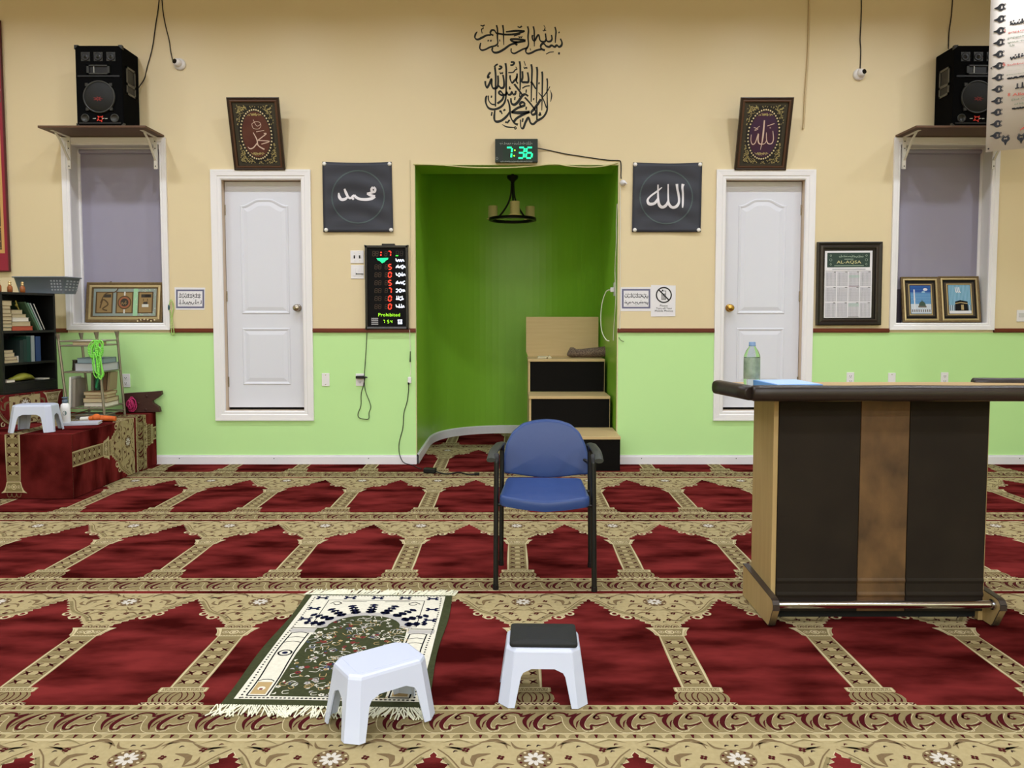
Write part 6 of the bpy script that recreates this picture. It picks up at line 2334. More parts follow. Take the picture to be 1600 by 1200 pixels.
# field with an arched head
fx0, fx1 = 0.142, W_ - 0.142
cxf = W_ / 2
field = [(fx0, 0.064), (fx1, 0.064), (fx1, 0.40), (fx1 - 0.004, 0.56), (fx1 - 0.010, 0.64), (fx1 - 0.045, 0.66)]
field += [(cxf + 0.150 * math.cos(a), 0.66 + 0.125 * math.sin(a)) for a in [math.pi * i / 16 for i in range(1, 16)]]
field += [(fx0 + 0.045, 0.66), (fx0 + 0.010, 0.64), (fx0 + 0.004, 0.56), (fx0, 0.40)]
halo = [(cxf + 0.195 * math.cos(a), 0.655 + 0.165 * math.sin(a)) for a in [math.pi * i / 20 for i in range(21)]]
A.poly(halo, 7, 3)
A.poly(field, 0, 4)
R = random.Random(12)
cnt = 0
while cnt < 330:
    x, y = R.uniform(fx0 + 0.008, fx1 - 0.008), R.uniform(0.072, 0.775)
    if y > 0.64 and ((x - cxf) / 0.14) ** 2 + ((y - 0.66) / 0.115) ** 2 > 1:
        continue
    k = R.random()
    c = R.choice((1, 1, 1, 4, 5, 6, 7))
    if k < 0.28:
        A.flower(x, y, R.uniform(0.007, 0.0125), c, R.choice((2, 4, 5)), 6, 5, R.uniform(0, 2))
    elif k < 0.62:
        a = R.uniform(0, 6.3)
        r = R.uniform(0.014, 0.030)
        A.ribbon([(x, y), (x + r * math.cos(a), y + r * math.sin(a)), (x + r * 1.4 * math.cos(a + 0.7), y + r * 1.4 * math.sin(a + 0.7)), (x + r * math.cos(a + 1.5), y + r * math.sin(a + 1.5))], 0.0030, R.choice((1, 4, 7)), 5, 2)
    else:
        a = R.uniform(0, 6.3)
        A.leaf(x, y, x + 0.018 * math.cos(a), y + 0.018 * math.sin(a), 0.008, c, 5, 0.35)
    cnt += 1
# navy cypress sprays round the arch
for k in range(9):
    a = math.pi * (k + 0.5) / 9
    for q in range(4):
        r = 0.165 + q * 0.027
        x, y = cxf + r * 1.12 * math.cos(a), 0.665 + r * 0.98 * math.sin(a)
        rr = 0.0195 - q * 0.0020
        if abs(x - cxf) > 0.245 or y > 0.955:
            continue
        A.disc(x, y, rr, 2, 5, 7)
        A.disc(x - math.sin(a) * 0.012, y + math.cos(a) * 0.012, rr * 0.6, 2, 5, 6)
        A.disc(x + math.sin(a) * 0.012, y - math.cos(a) * 0.012, rr * 0.6, 2, 5, 6)
    A.disc(cxf + 0.21 * 1.12 * math.cos(a), 0.665 + 0.21 * 0.98 * math.sin(a), 0.005, 1, 6, 6)
# navy knots in the upper border
for x, y in ((0.085, 0.99), (0.21, 0.995), (cxf, 0.995), (W_ - 0.21, 0.995), (W_ - 0.085, 0.99), (0.078, 0.86), (W_ - 0.078, 0.86), (0.074, 0.74), (W_ - 0.074, 0.74)):
    A.rect(x - 0.020, y - 0.007, x + 0.020, y + 0.007, 2, 4)
    for i in (-1, 1):
        for j in (-1, 1):
            A.disc(x + i * 0.019, y + j * 0.011, 0.009, 2, 4, 6)
frame_band(0.118, 0.665, W_ - 0.118, 0.965, 0.0035, 3, 3)
for s_ in (-1, 1):
    A.ribbon([(cxf + s_ * 0.20, 0.92), (cxf + s_ * 0.175, 0.945), (cxf + s_ * 0.150, 0.925), (cxf + s_ * 0.168, 0.905), (cxf + s_ * 0.185, 0.92)], 0.005, 3, 4, 3)
    A.ribbon([(cxf + s_ * 0.15, 0.95), (cxf + s_ * 0.08, 0.952), (cxf + s_ * 0.04, 0.945)], 0.004, 3, 4, 2)
A.into(g, lambda a, b, h: rug(a / W_, b / L_, 0.004 + h), 0.00018, 0.0003)
mesh_obj('woven_rug', g, RM, t)


def fringe(edge_a, edge_b, out, seed, length, splay):
    R = random.Random(seed)
    g = G()
    n = 150
    for i in range(n):
        q = (i + R.uniform(-0.4, 0.4)) / n
        p = edge_a.lerp(edge_b, min(1, max(0, q)))
        ln = length * R.uniform(0.75, 1.2)
        s_ = R.uniform(-1, 1) * splay + math.sin(q * 19 + seed) * splay * 0.6
        d = out * ln + (edge_b - edge_a).normalized() * s_ * ln
        z = R.uniform(0.002, 0.005)
        g.tube([p + Vector((0, 0, 0.003)), p + d * 0.5 + Vector((0, 0, z)), p + d + Vector((R.uniform(-0.006, 0.006), 0, 0.0038))], 0.0024, 5, 0, 2)
    return g


M_FRINGE = mat('cream_cotton_fringe', (232, 230, 206), 0.9)
c0, c1 = rug(0, 0, 0.0), rug(1, 0, 0.0)
mesh_obj('fringe', fringe(c0 + Vector((-0.012, 0.004, 0)), c1 + Vector((0.012, 0.004, 0)), Vector((0.06, -1, 0)), 3, 0.064, 0.5), M_FRINGE, t)
c0, c1 = rug(0, 1, 0.0), rug(1, 1, 0.0)
mesh_obj('fringe', fringe(c0 + Vector((-0.010, -0.004, 0)), c1 + Vector((0.015, -0.004, 0)), Vector((0.45, 1, 0)), 5, 0.060, 0.35), M_FRINGE, t)
settle(t)

# ---------------------------------------------------------------- stepped pulpit in the niche
M_OAK = mat('pale_oak_laminate', (206, 180, 132), 0.5, noise=(3.5, 0.35, (194, 166, 118)), stretch=(1, 14, 14))
M_WENGE = mat('black_wenge_laminate', (13, 10, 9), 0.55, spec=0.12, noise=(5, 0.3, (7, 6, 6)), stretch=(0.6, 16, 16))
t = thing('stepped_pulpit', 'three step pulpit with black risers and pale treads in the right half of the niche', 'pulpit')
xr_ = NX1 - 0.030
ys = [at_z(900, 736, 0).y, 6.915, 7.335, 7.80]
rise = [0.0, at_y(900, 682, ys[0]).z]
zt1 = rise[1]
zt2 = at_y(900, 619, ys[1]).z
zt3 = at_y(900, 561, ys[2]).z
ztop = at_y(900, 495, ys[3]).z
xl_ = at_y(827, 620, ys[1]).x
zs_ = [0.0, zt1, zt2, zt3]
TT = 0.024
for k in range(3):
    g = G()
    g.box(xl_ + 0.018, xr_ - (0.006 if k else -0.020), ys[k], ys[k] + 0.018, zs_[k] + (0.002 if k == 0 else 0.001), zs_[k + 1] - TT)
    mesh_obj('riser', g, M_WENGE, t, 0.001)
    g = G()
    g.box(xl_ - 0.004, xr_ + (0.022 if k == 0 else 0.0), ys[k] - 0.012, ys[k + 1] + (0.0 if k < 2 else 0.0), zs_[k + 1] - TT, zs_[k + 1])
    mesh_obj('tread', g, M_OAK, t, 0.002)
g = G()
for x in (xl_, xr_ - 0.018):
    g.prism([(x, ys[0] + 0.004, 0.002), (x, ys[3] + 0.0, 0.002), (x, ys[3], zs_[3] - TT - 0.001), (x, ys[2] + 0.004, zs_[3] - TT - 0.001), (x, ys[2] + 0.004, zs_[2] - TT - 0.001), (x, ys[1] + 0.004, zs_[2] - TT - 0.001), (x, ys[1] + 0.004, zs_[1] - TT - 0.001),
             (x, ys[0] + 0.004, zs_[1] - TT - 0.001)], (0.017, 0, 0))
    mesh_obj('side_panel', g, M_OAK, t)
    g = G()
g = G()
bx0, bx1 = at_y(822, 500, ys[3]).x, min(at_y(944, 500, ys[3]).x, xr_ - 0.01)
out = [(bx0 + 0.02, zs_[3]), (bx0, zs_[3] + 0.05), (bx0, ztop), (bx1, ztop), (bx1, zs_[3])]
g.prism([(x, ys[3], z) for x, z in out], (0, 0.018, 0))
mesh_obj('back_board', g, M_OAK, t, 0.002)
settle(t, ((xl_ + xr_) / 2, ys[0], 0))

# rolled mat and slips of paper on the top step
g = G()
pa, pb = at_z(888, 554, zs_[3] + 0.05), at_z(944, 551, zs_[3] + 0.05)
yy = 7.60
xa, xb = at_y(886, 550, yy).x, at_y(946, 548, yy).x
R = []
for k in range(13):
    q = k / 12
    r = (0.036 + 0.018 * math.exp(-((q - 0.12) / 0.08) ** 2) + 0.022 * q) * (0.35 if k == 0 else 1)
    c = Vector((xa + (xb - xa) * q, yy, zs_[3] + 0.002 + r * (0.98 if k else 2.2)))
    R.append([c + Vector((0, math.cos(v) * r * 1.2, math.sin(v) * r * (0.92 if math.sin(v) > 0 else 0.96))) for v in [2 * math.pi * j / 18 for j in range(18)]])
g.rings(R, 0)
M_ROLL = mat('brown_woven_cloth', (84, 66, 58), 0.9, noise=(110, 0.12, (136, 116, 100)), bump=(180, 0.4))
tag(mesh_obj('rolled_cloth', g, M_ROLL), 'brown patterned rolled cloth lying on the top step of the pulpit', 'cloth')
settle(bpy.data.objects['rolled_cloth'])
for k, (u0, u1, dz, lab) in enumerate(((840, 854, 0.0, 'flat pale booklet on the top step of the pulpit, left of the rolled cloth'), (856, 862, 0.0, 'small folded paper on the top step, between the booklet and the rolled cloth'))):
    g = G()
    y0_ = 7.42
    a, b = at_y(u0, 556, y0_).x, at_y(u1, 556, y0_).x
    if k == 0:
        g.box(a, b, y0_, y0_ + 0.13, zs_[3] + 0.001, zs_[3] + 0.012)
        g.box(a + 0.004, b + 0.014, y0_ + 0.01, y0_ + 0.12, zs_[3] + 0.0125, zs_[3] + 0.020)
    else:
        g.prism([(a, y0_ + 0.02, zs_[3] + 0.001), (b, y0_ + 0.02, zs_[3] + 0.001), (b, y0_ + 0.02, zs_[3] + 0.010), ((a + b) / 2, y0_ + 0.02, zs_[3] + 0.030), (a, y0_ + 0.02, zs_[3] + 0.012)], (0, 0.07, 0))
    nm = 'booklet' if k == 0 else 'folded_paper'
    settle(tag(mesh_obj(nm, g, mat('cream_paper', (212, 200, 168), 0.7)), lab, 'booklet' if k == 0 else 'paper'))

# ---------------------------------------------------------------- reception desk
M_LAM = mat('light_oak_veneer', (182, 156, 108), 0.45, noise=(4, 0.35, (164, 138, 92)), stretch=(12, 12, 0.8))
M_TOPW = mat('pale_counter_laminate', (196, 166, 118), 0.4, noise=(4, 0.35, (180, 150, 104)), stretch=(0.8, 12, 12))
M_LEATH = mat('dark_espresso_leather', (44, 34, 28), 0.36, noise=(3, 0.4, (36, 28, 24)), bump=(140, 0.12), spec=0.5)
M_PANEL = mat('black_brown_suede_panel', (29, 23, 18), 0.68, noise=(5, 0.3, (40, 33, 25)), bump=(60, 0.08), spec=0.2)
M_PANELB = mat('mottled_brown_suede_panel', (112, 82, 48), 0.6, noise=(5, 0.2, (66, 46, 24)), stretch=(1.5, 1.5, 1.0), bump=(60, 0.08))
M_CHROME = mat('chrome_tube', (200, 202, 210), 0.12, 1.0)
t = thing('reception_desk', 'dark panelled reception desk with padded edge and chrome foot rail at the right', 'desk')
DX0, DX1 = 1.100, 2.006
DF, DB = 3.205, 3.475
DZ = 0.955
# side panels, each with a low foot plate on its outer face that reaches forward to the rail
M_BAND = mat('dark_edge_band', (58, 48, 42), 0.4)
for x, px in ((DX0, DX0 - 0.027), (DX1 - 0.020, DX1 + 0.001)):
    g = G()
    g.box(x, x + 0.020, DF + 0.001, DB, 0.006, DZ)
    mesh_obj('side_panel', g, M_LAM, t, 0.002)
    g = G()
    toe = [(DB + 0.03, 0.006), (3.150, 0.006), (3.140, 0.012), (3.096, 0.090), (3.096, 0.112), (3.108, 0.127), (3.125, 0.131), (DB + 0.03, 0.150)]
    g.prism([(px, y, z) for y, z in toe], (0.026, 0, 0))
    fp_ = mesh_obj('foot_plate', g, M_LAM, t)
    g = G()
    e_ = toe[1:]
    for a, b in zip(e_, e_[1:]):
        a, b = Vector((px + 0.013, a[0], a[1])), Vector((px + 0.013, b[0], b[1]))
        dd = b - a
        nn = dd.cross(Vector((1, 0, 0))).normalized()
        if nn.z < -0.2 or (abs(nn.z) < 0.3 and nn.y > 0):
            nn = -nn
        g.obox((a + b) / 2 + nn * 0.002, Vector((0.0138, 0, 0)), dd * 0.51, nn * 0.002)
    part_label(mesh_obj('edge_band', g, M_BAND, fp_), 'dark edge band')
# dark outer lining behind the wood side so the front reads dark, brown, dark
pw = DX1 - DX0 - 0.02
u = [DX0 + 0.021, DX0 + 0.021 + pw * 0.385, DX0 + 0.021 + pw * 0.610, DX1 - 0.001]
ux = [at_y(1214, 800, DF).x, at_y(1342, 800, DF).x, at_y(1418, 800, DF).x]
for k in range(3):
    a = DX0 + 0.0205 if k == 0 else ux[k]
    b = ux[k + 1] if k < 2 else DX1 - 0.001
    g = G()
    n = 8
    zs2 = [0.045, 0.10, 0.15, 0.16, 0.30, 0.6, 0.84, DZ]
    g.box(a + 0.001, b - 0.001, DF, DF + 0.022, 0.045, DZ)
    # two shallow horizontal creases in the covering
    for zc in (0.178, 0.118):
        g.add([(a + 0.003, DF - 0.0005, zc - 0.012), (b - 0.003, DF - 0.0005, zc - 0.012), (b - 0.003, DF - 0.0055, zc), (a + 0.003, DF - 0.0055, zc), (b - 0.003, DF - 0.0005, zc + 0.012), (a + 0.003, DF - 0.0005, zc + 0.012)],
              [(0, 1, 2, 3), (3, 2, 4, 5)], 0, True)
    part_label(mesh_obj('front_panel', g, M_PANELB if k == 1 else M_PANEL, t, 0.003), 'mottled brown panel' if k == 1 else 'black brown panel')
g = G()
g.box(DX0 + 0.021, DX1 - 0.001, DF + 0.024, DF + 0.040, 0.012, DZ - 0.002)
mesh_obj('backing_board', g, M_DARK, t)
# counter and padded edge
CZ = 0.985
mz = 0.9915
RB = 0.033
front = [Vector((0.900, 3.335, mz)), Vector((0.962, 3.062, mz)), Vector((2.72, 3.062, mz))]
g = G()
g.prism([(0.930, 3.345, CZ - 0.028), (0.982, 3.080, CZ - 0.028), (2.72, 3.080, CZ - 0.028), (2.72, 3.66, CZ - 0.028), (1.00, 3.66, CZ - 0.028)], (0, 0, 0.028))
mesh_obj('counter_top', g, M_TOPW, t)


def roll(a, b, r, name, parent, wob=0.0):
    g = G()
    d = (b - a).normalized()
    s_ = Vector((0, 0, 1)).cross(d).normalized()
    R = []
    n = max(4, int((b - a).length / 0.06))
    for k in range(n + 1):
        q = k / n
        c = a.lerp(b, q)
        rr = r * (1 + wob * math.sin(q * 23))
        if k in (0, n):
            R.append([c + (s_ * math.cos(v) + Vector((0, 0, 1)) * math.sin(v) * 0.95) * rr * 0.80 - d * (0.006 if k == 0 else -0.006) for v in [2 * math.pi * j / 18 for j in range(18)]])
        R.insert(len(R) - (1 if k == n else 0), [c + (s_ * math.copysign(abs(math.cos(v)) ** 0.7, math.cos(v)) + Vector((0, 0, 1)) * math.copysign(abs(math.sin(v)) ** 0.7, math.sin(v)) * 0.95) * rr for v in [2 * math.pi * j / 18 for j in range(18)]])
    g.rings(R, 0)
    return mesh_obj(name, g, M_LEATH, parent)


roll(front[1] + Vector((0.004, 0, 0)), front[2], RB, 'padded_edge', t, 0.02)
roll(front[0], front[1] + Vector((-0.004, 0.010, 0)), RB * 0.96, 'padded_edge', t, 0.02)
roll(Vector((2.205, 3.655, 0.983)), Vector((2.72, 3.60, 0.986)), 0.024, 'padded_edge', t, 0.02)
rp0, rp1 = at_y(1224, 952.5, 3.155), at_y(1559, 951, 3.155)
g = G()
rz = 0.100
g.cyl((DX0, 3.140, rz), (DX1, 3.140, rz), 0.0165, n=20)
mesh_obj('foot_rail', g, M_CHROME, t)
g = G()
for x in (DX0, DX1 - 0.007):
    g.cyl((x, 3.140, rz), (x + 0.007, 3.140, rz), 0.022, n=20)
mesh_obj('rail_flange', g, M_CHROME, t)
settle(t, ((DX0 + DX1) / 2, (DF + DB) / 2, 0))

# bottle and blue folder on the counter
t = thing('water_bottle', 'clear plastic water bottle with a pale label on the left end of the desk', 'bottle')
bc = at_y(1174.5, 590, 3.44)
bx, by = bc.x, 3.44
zb = CZ + 0.0005
M_PET = mat('clear_bottle_plastic', (226, 238, 240), 0.05, trans=1.0, ior=1.10)
g = G()
g.lathe((bx, by, zb), [(0.030, 0.0), (0.034, 0.006), (0.0355, 0.030), (0.0345, 0.055), (0.0355, 0.07), (0.0355, 0.128), (0.034, 0.140), (0.026, 0.160), (0.0165, 0.174), (0.0135, 0.180), (0.0135, 0.188)], (0, 0, 1), 28)
mesh_obj('body', g, M_PET, t)
g = G()
g.lathe((bx, by, zb), [(0.0352, 0.034), (0.0359, 0.036), (0.0361, 0.060), (0.0361, 0.126), (0.0357, 0.129)], (0, 0, 1), 28, cap0=False, cap1=False)
part_label(mesh_obj('label_sleeve', g, mat('pale_green_clear_label', (206, 216, 206), 0.35, noise=(40, 0.25, (140, 158, 146)), trans=0.6), t), 'pale green printed sleeve')
g = G()
g.lathe((bx, by, zb + 0.180), [(0.0145, 0.0), (0.0155, 0.002), (0.0155, 0.005), (0.0148, 0.006), (0.0148, 0.017), (0.013, 0.019), (0, 0.019)], (0, 0, 1), 24)
part_label(mesh_obj('cap', g, mat('pale_blue_cap', (120, 150, 190), 0.35), t), 'pale blue screw cap')
settle(t)
g = G()
g.obox((1.185, 3.300, CZ + 0.0155), (0.100, 0.012, 0), (-0.010, 0.125, 0), (0, 0, 0.0150))
g.obox((1.186, 3.302, CZ + 0.0315), (0.094, 0.011, 0), (-0.009, 0.118, 0), (0, 0, 0.001), 1)
settle(tag(mesh_obj('folder', g, [mat('sky_blue_card', (92, 150, 222), 0.45), mat('pale_blue_sheet', (176, 206, 240), 0.5)]), 'blue folder lying on the desk beside the water bottle', 'folder'))
# ================================================================= CARPETED PLATFORM AND SHELVES AT THE LEFT
def clip_poly(pts, x0, y0, x1, y1):
    for ax, lim, sg in ((0, x0, 1), (0, x1, -1), (1, y0, 1), (1, y1, -1)):
        out = []
        for i in range(len(pts)):
            p, q = pts[i], pts[(i + 1) % len(pts)]
            a, b = sg * (p[ax] - lim), sg * (q[ax] - lim)
            if a >= 0:
                out.append(p)
            if (a >= 0) != (b >= 0):
                t_ = a / (a - b)
                out.append((p[0] + (q[0] - p[0]) * t_, p[1] + (q[1] - p[1]) * t_))
        pts = out
        if len(pts) < 3:
            return []
    return pts


def clipped(art, x0, y0, x1, y1):
    a = Art()
    for pts, m, l in art.p:
        c = clip_poly([tuple(p) for p in pts], x0, y0, x1, y1)
        if len(c) >= 3:
            a.p.append((c, m, l))
    return a


PFY = at_z(112, 780, 0).y
PX = -3.118
PH = 0.462
PB = WALL - 0.018
t = thing('carpeted_platform', 'low platform wrapped in red and gold prayer carpet in the left corner', 'platform')
g = G()
PXL = -5.60
g.box(PXL, PX, PFY, PB, 0.004, PH, RE)
W0 = 0.598
T0 = tile_art(W0, True)
zc = 0.283
y0c = 6.29 - PITCHV
for k in (0, 1, 2):
    for kv in (0, 1):
        A = T0.moved(lambda a, b, k=k, kv=kv: (a - W0 / 2 + zc + k * W0, y0c + b + kv * PITCHV))      # (height, y)
        S = clipped(A, 0.006, PFY, PH, PB)
        S.into(g, lambda z, y, h: (PX + h, y, z), 0.0004, 0.0006)
        S = clipped(A, PH, PFY, PH + 1.0, PB)
        S.into(g, lambda z, y, h: (PX - (z - PH), y, PH + h), 0.0004, 0.0006)
# front face: the column hangs upside down
A = Art()
column_art(A, 0.0)
spandrel_art(A, 0.0, 0.299)
cxp = at_y(20.5, 720, PFY).x
S = clipped(A.moved(lambda a, b: (cxp + a, PH - (b - 0.428))), PXL, 0.006, PX - 0.01, PH)
S.into(g, lambda x, z, h: (x, PFY - h, z), 0.0004, 0.0006)
for q in (-0.5, -1.098):
    S = clipped(A.moved(lambda a, b: (cxp + q + a, PH - (b - 0.428))), PXL, 0.006, PX - 0.01, PH)
    S.into(g, lambda x, z, h: (x, PFY - h, z), 0.0004, 0.0006)
mesh_obj('carpet_wrap', g, CARPET, t)
settle(t)

# ---------------------------------------------------------------- book shelf on a raised carpeted step
SA, SB = Vector((-3.862, 5.81, 0)), Vector((-3.738, 6.30, 0))
SZ0, SZ1 = 0.700, 1.484
sp = Plane((SA.x, SA.y, 0), SB - SA, (0, 0, 1))
SWD = (SB - SA).length
SD = 0.285
t = thing('carpeted_step', 'short step wrapped in patterned carpet on the platform, carrying the black bookshelf', 'step')
g = G()
f0 = 0.028
g.pbox(sp, -0.28, SWD + 0.02, PH + 0.003, SZ0 - 0.001, -SD - 0.03, f0, RE)
A = Art()
column_art(A, SWD - 0.085)
spandrel_art(A, SWD - 0.085, 0.299)
S = clipped(A.moved(lambda a, b: (a, PH + 0.003 + (b - 0.62))), -0.28, PH + 0.004, SWD + 0.02, SZ0 - 0.003)
S.into(g, lambda a, z, h: sp.at(a, z, f0 + h), 0.0004, 0.0006)
A = Art()
spandrel_art(A, 0.16, 0.299)
A.rect(0.02, 0.98, 0.30, 1.20, CR, 1)
S = clipped(A.moved(lambda a, b: (a, PH + 0.003 + (b - 0.98))), -0.28, PH + 0.004, SWD - 0.16, SZ0 - 0.003)
S.into(g, lambda a, z, h: sp.at(a, z, f0 + h), 0.0004, 0.0006)
mesh_obj('carpet_wrap', g, CARPET, t)
settle(t)

M_SHELFB = mat('black_wood_laminate', (16, 16, 16), 0.45, noise=(4, 0.4, (22, 22, 21)), stretch=(6, 6, 1))
t = thing('bookshelf', 'black bookshelf full of books in the left corner, under the grey basket', 'bookshelf')
BT = 0.018
boards = {'top_board': (SZ1 - BT, SZ1), 'shelf': (1.168, 1.186), 'shelf ': (0.922, 0.940), 'shelf  ': (0.772, 0.790), 'bottom_board': (SZ0 + 0.001, SZ0 + 0.019)}
for nm, (a, b) in boards.items():
    g = G()
    g.pbox(sp, BT + 0.0005 if nm.strip() == 'shelf' else 0, SWD - (BT + 0.0005 if nm.strip() == 'shelf' else 0), a, b, -SD, 0)
    mesh_obj(nm.strip(), g, M_SHELFB, t, 0.001)
for a in (0, SWD - BT):
    g = G()
    g.pbox(sp, a, a + BT, SZ0 + 0.0195, SZ1 - BT - 0.0005, -SD, 0)
    mesh_obj('side_panel', g, M_SHELFB, t, 0.001)
g = G()
g.pbox(sp, BT, SWD - BT, SZ0 + 0.02, 0.7715, -0.012, -0.002)
mesh_obj('kick_board', g, M_SHELFB, t)
g = G()
g.pbox(sp, 0, SWD, SZ0, SZ1, -SD - 0.006, -SD - 0.001)
mesh_obj('back_panel', g, M_SHELFB, t)
settle(t)

PAGE = mat('book_pages', (198, 184, 150), 0.8, noise=(30, 0.3, (176, 160, 126)), stretch=(1, 1, 14))
PAGEW = mat('white_book_pages', (222, 216, 204), 0.8)
COVERS = {}


def cover(rgb):
    if rgb not in COVERS:
        COVERS[rgb] = mat('book_cover_%d_%d_%d' % rgb, rgb, 0.5)
    return COVERS[rgb]


def book(c, ex, ey, ez, rgb, label, group, pages=None, spine=-1):
    """closed book: c centre, half axes ex (along the spine side), ey (depth), ez (thickness); cover boards + page block"""
    c, ex, ey, ez = Vector(c), Vector(ex), Vector(ey), Vector(ez)
    t = thing('book', label, 'book', group)
    g = G()
    tk = min(0.0022, ez.length * 0.3)
    n = ez.normalized()
    for s_ in (-1, 1):
        g.obox(c + n * s_ * (ez.length - tk / 2), ex, ey, n * tk / 2)
    g.obox(c + ey * spine * (1 - tk / ey.length / 2), ex, ey.normalized() * tk / 2, n * (ez.length - tk))
    mesh_obj('cover', g, cover(rgb), t)
    g = G()
    g.obox(c - ey * spine * 0.015, ex * 0.965, ey * 0.955, n * (ez.length - tk * 1.05))
    mesh_obj('page_block', g, pages or PAGE, t)
    return settle(t)


def shelf_book(s0, s1, z0, z1, dep, rgb, label, group, pages=None, pages_out=True, h=-0.004, rot=0.0):
    """flat lying book in the shelf: pages facing out unless spine is"""
    e = sp.ex
    n = sp.n
    c = sp.at((s0 + s1) / 2, (z0 + z1) / 2, h - dep / 2)
    return book(c, e * (s1 - s0) / 2, n * dep / 2, Vector((0, 0, (z1 - z0) / 2)), rgb, label, group, pages, -1 if pages_out else 1)


def lean_book(s_foot, s_top, z0, zt, thick, dep, rgb, label, group, pages=None, pages_out=False, h=-0.004):
    """book standing upright or leaning; foot and head positions along the shelf"""
    a, b = sp.at(s_foot, z0, h - dep / 2), sp.at(s_top, zt, h - dep / 2)
    u = (b - a)
    tdir = sp.n.cross(u.normalized())
    lift = abs(tdir.z) * thick / 2
    c = (a + b) / 2 + Vector((0, 0, lift))
    return book(c, u / 2, sp.n * dep / 2, tdir * thick / 2, rgb, label, group, pages, -1 if pages_out else 1)


# top compartment: two stacks of books lying flat, then leaning books
GA = 'books in the left stack of the top shelf'
z = 1.187
cols = ['dark olive', 'grey green', 'tan', 'brown', 'straw', 'grey brown', 'dull gold', 'beige']
rgbs = [(78, 74, 56), (104, 108, 90), (146, 122, 84), (92, 70, 50), (160, 140, 96), (112, 98, 78), (150, 130, 90), (172, 154, 118)]
ords = ['%s bottom book' , '%s second-lowest book', '%s third-lowest book', '%s fourth-lowest book', '%s fourth book from the top', '%s third book from the top', '%s book second from the top', '%s topmost book']
hs = [0.026, 0.028, 0.024, 0.030, 0.024, 0.032, 0.026, 0.036]
R = random.Random(3)
for k in range(8):
    shelf_book(0.022, 0.098 + R.uniform(-0.006, 0.008), z, z + hs[k], 0.20, rgbs[k], (ords[k] % cols[k]) + ' of the far left stack, top bookshelf compartment', GA, PAGE)
    z += hs[k] + 0.0006
GB = 'books in the second stack of the top shelf'
z = 1.187
data = [(0.112, 0.303, 0.034, (168, 66, 44), 'rust red book at the bottom of the second stack, top shelf', mat('rust_page_edges', (176, 82, 58), 0.7)), (0.112, 0.284, 0.036, (156, 140, 112), 'beige book just above the rust red one, top shelf', PAGE),
        (0.118, 0.268, 0.030, (222, 216, 206), 'white book in the middle of the second stack, top shelf', PAGEW), (0.118, 0.244, 0.026, (178, 162, 128), 'tan book above the white one, top shelf', PAGE),
        (0.112, 0.212, 0.034, (128, 116, 100), 'grey brown book on top of the second stack, top shelf', PAGE)]
for s0, s1, hh, rgb, lab, pg in data:
    shelf_book(s0, s1, z, z + hh, 0.17, rgb, lab, GB, pg, True, -0.02)
    z += hh + 0.0006
GC = 'leaning books on the top shelf'
for f, tp, zt, th, rgb, lab, dep in ((0.338, 0.222, 1.405, 0.014, (58, 84, 58), 'dark green book leaning left against the stacks, top shelf', 0.15), (0.356, 0.246, 1.400, 0.012, (96, 132, 110), 'sea green thin book leaning left on the top shelf', 0.16),
                                 (0.374, 0.270, 1.398, 0.010, (154, 160, 160), 'pale grey thin book leaning left on the top shelf', 0.17), (0.400, 0.302, 1.396, 0.012, (28, 34, 34), 'black thin book, rightmost of the leaning ones on the top shelf', 0.17)):
    lean_book(f, tp, 1.1875, zt, th, dep, rgb, lab, GC, PAGEW if 'black' in lab else None, 'black' in lab)
# a small yellow flower-like tag stuck behind the leaning books
g = G()
g.ball(sp.at(0.195, 1.385, -0.06), 0.012, 8)
g.tube([sp.at(0.190, 1.420, -0.06), sp.at(0.200, 1.385, -0.06), sp.at(0.222, 1.345, -0.065)], 0.006, 6)
settle(tag(mesh_obj('yellow_tassel', g, mat('mustard_cloth', (156, 140, 60), 0.8)), 'small mustard tassel hanging among the leaning books on the top shelf', 'tassel'))
# middle compartment
GD = 'books on the middle shelf'
zb2 = 0.9405
for f, th, hh, rgb, lab in ((0.175, 0.030, 0.170, (30, 44, 42), 'black green book standing on the middle shelf, leftmost of the upright ones'), (0.207, 0.030, 0.178, (28, 52, 48), 'dark teal book standing on the middle shelf, second upright'),
                            (0.240, 0.034, 0.200, (24, 62, 54), 'deep green book standing on the middle shelf, third upright'), (0.280, 0.030, 0.205, (140, 150, 150), 'pale grey book standing on the middle shelf'),
                            (0.330, 0.044, 0.198, (40, 62, 104), 'blue book standing on the middle shelf, rightmost')):
    lean_book(f, f + 0.001, zb2, zb2 + hh, th, 0.17, rgb, lab, GD)
z = zb2
for s0, s1, hh, rgb, lab in ((0.028, 0.150, 0.022, (168, 150, 124), 'tan booklet at the bottom of the pile on the middle shelf'), (0.034, 0.140, 0.024, (120, 100, 88), 'brown booklet in the middle of the pile on the middle shelf'),
                             (0.030, 0.120, 0.030, (176, 162, 140), 'pale booklet second from the top of the middle shelf pile'), (0.030, 0.108, 0.022, (96, 84, 78), 'dull brown booklet on top of the middle shelf pile')):
    shelf_book(s0, s1, z, z + hh, 0.14, rgb, lab, 'booklets piled on the middle shelf', PAGE, True, -0.012)
    z += hh + 0.0006
g = G()
g.pbox(sp, 0.152, 0.160, zb2 + 0.001, zb2 + 0.05, -0.05, -0.02, 0)
settle(tag(mesh_obj('paper_slip', g, PAGEW), 'white slip of paper standing beside the booklet pile on the middle shelf', 'paper'))
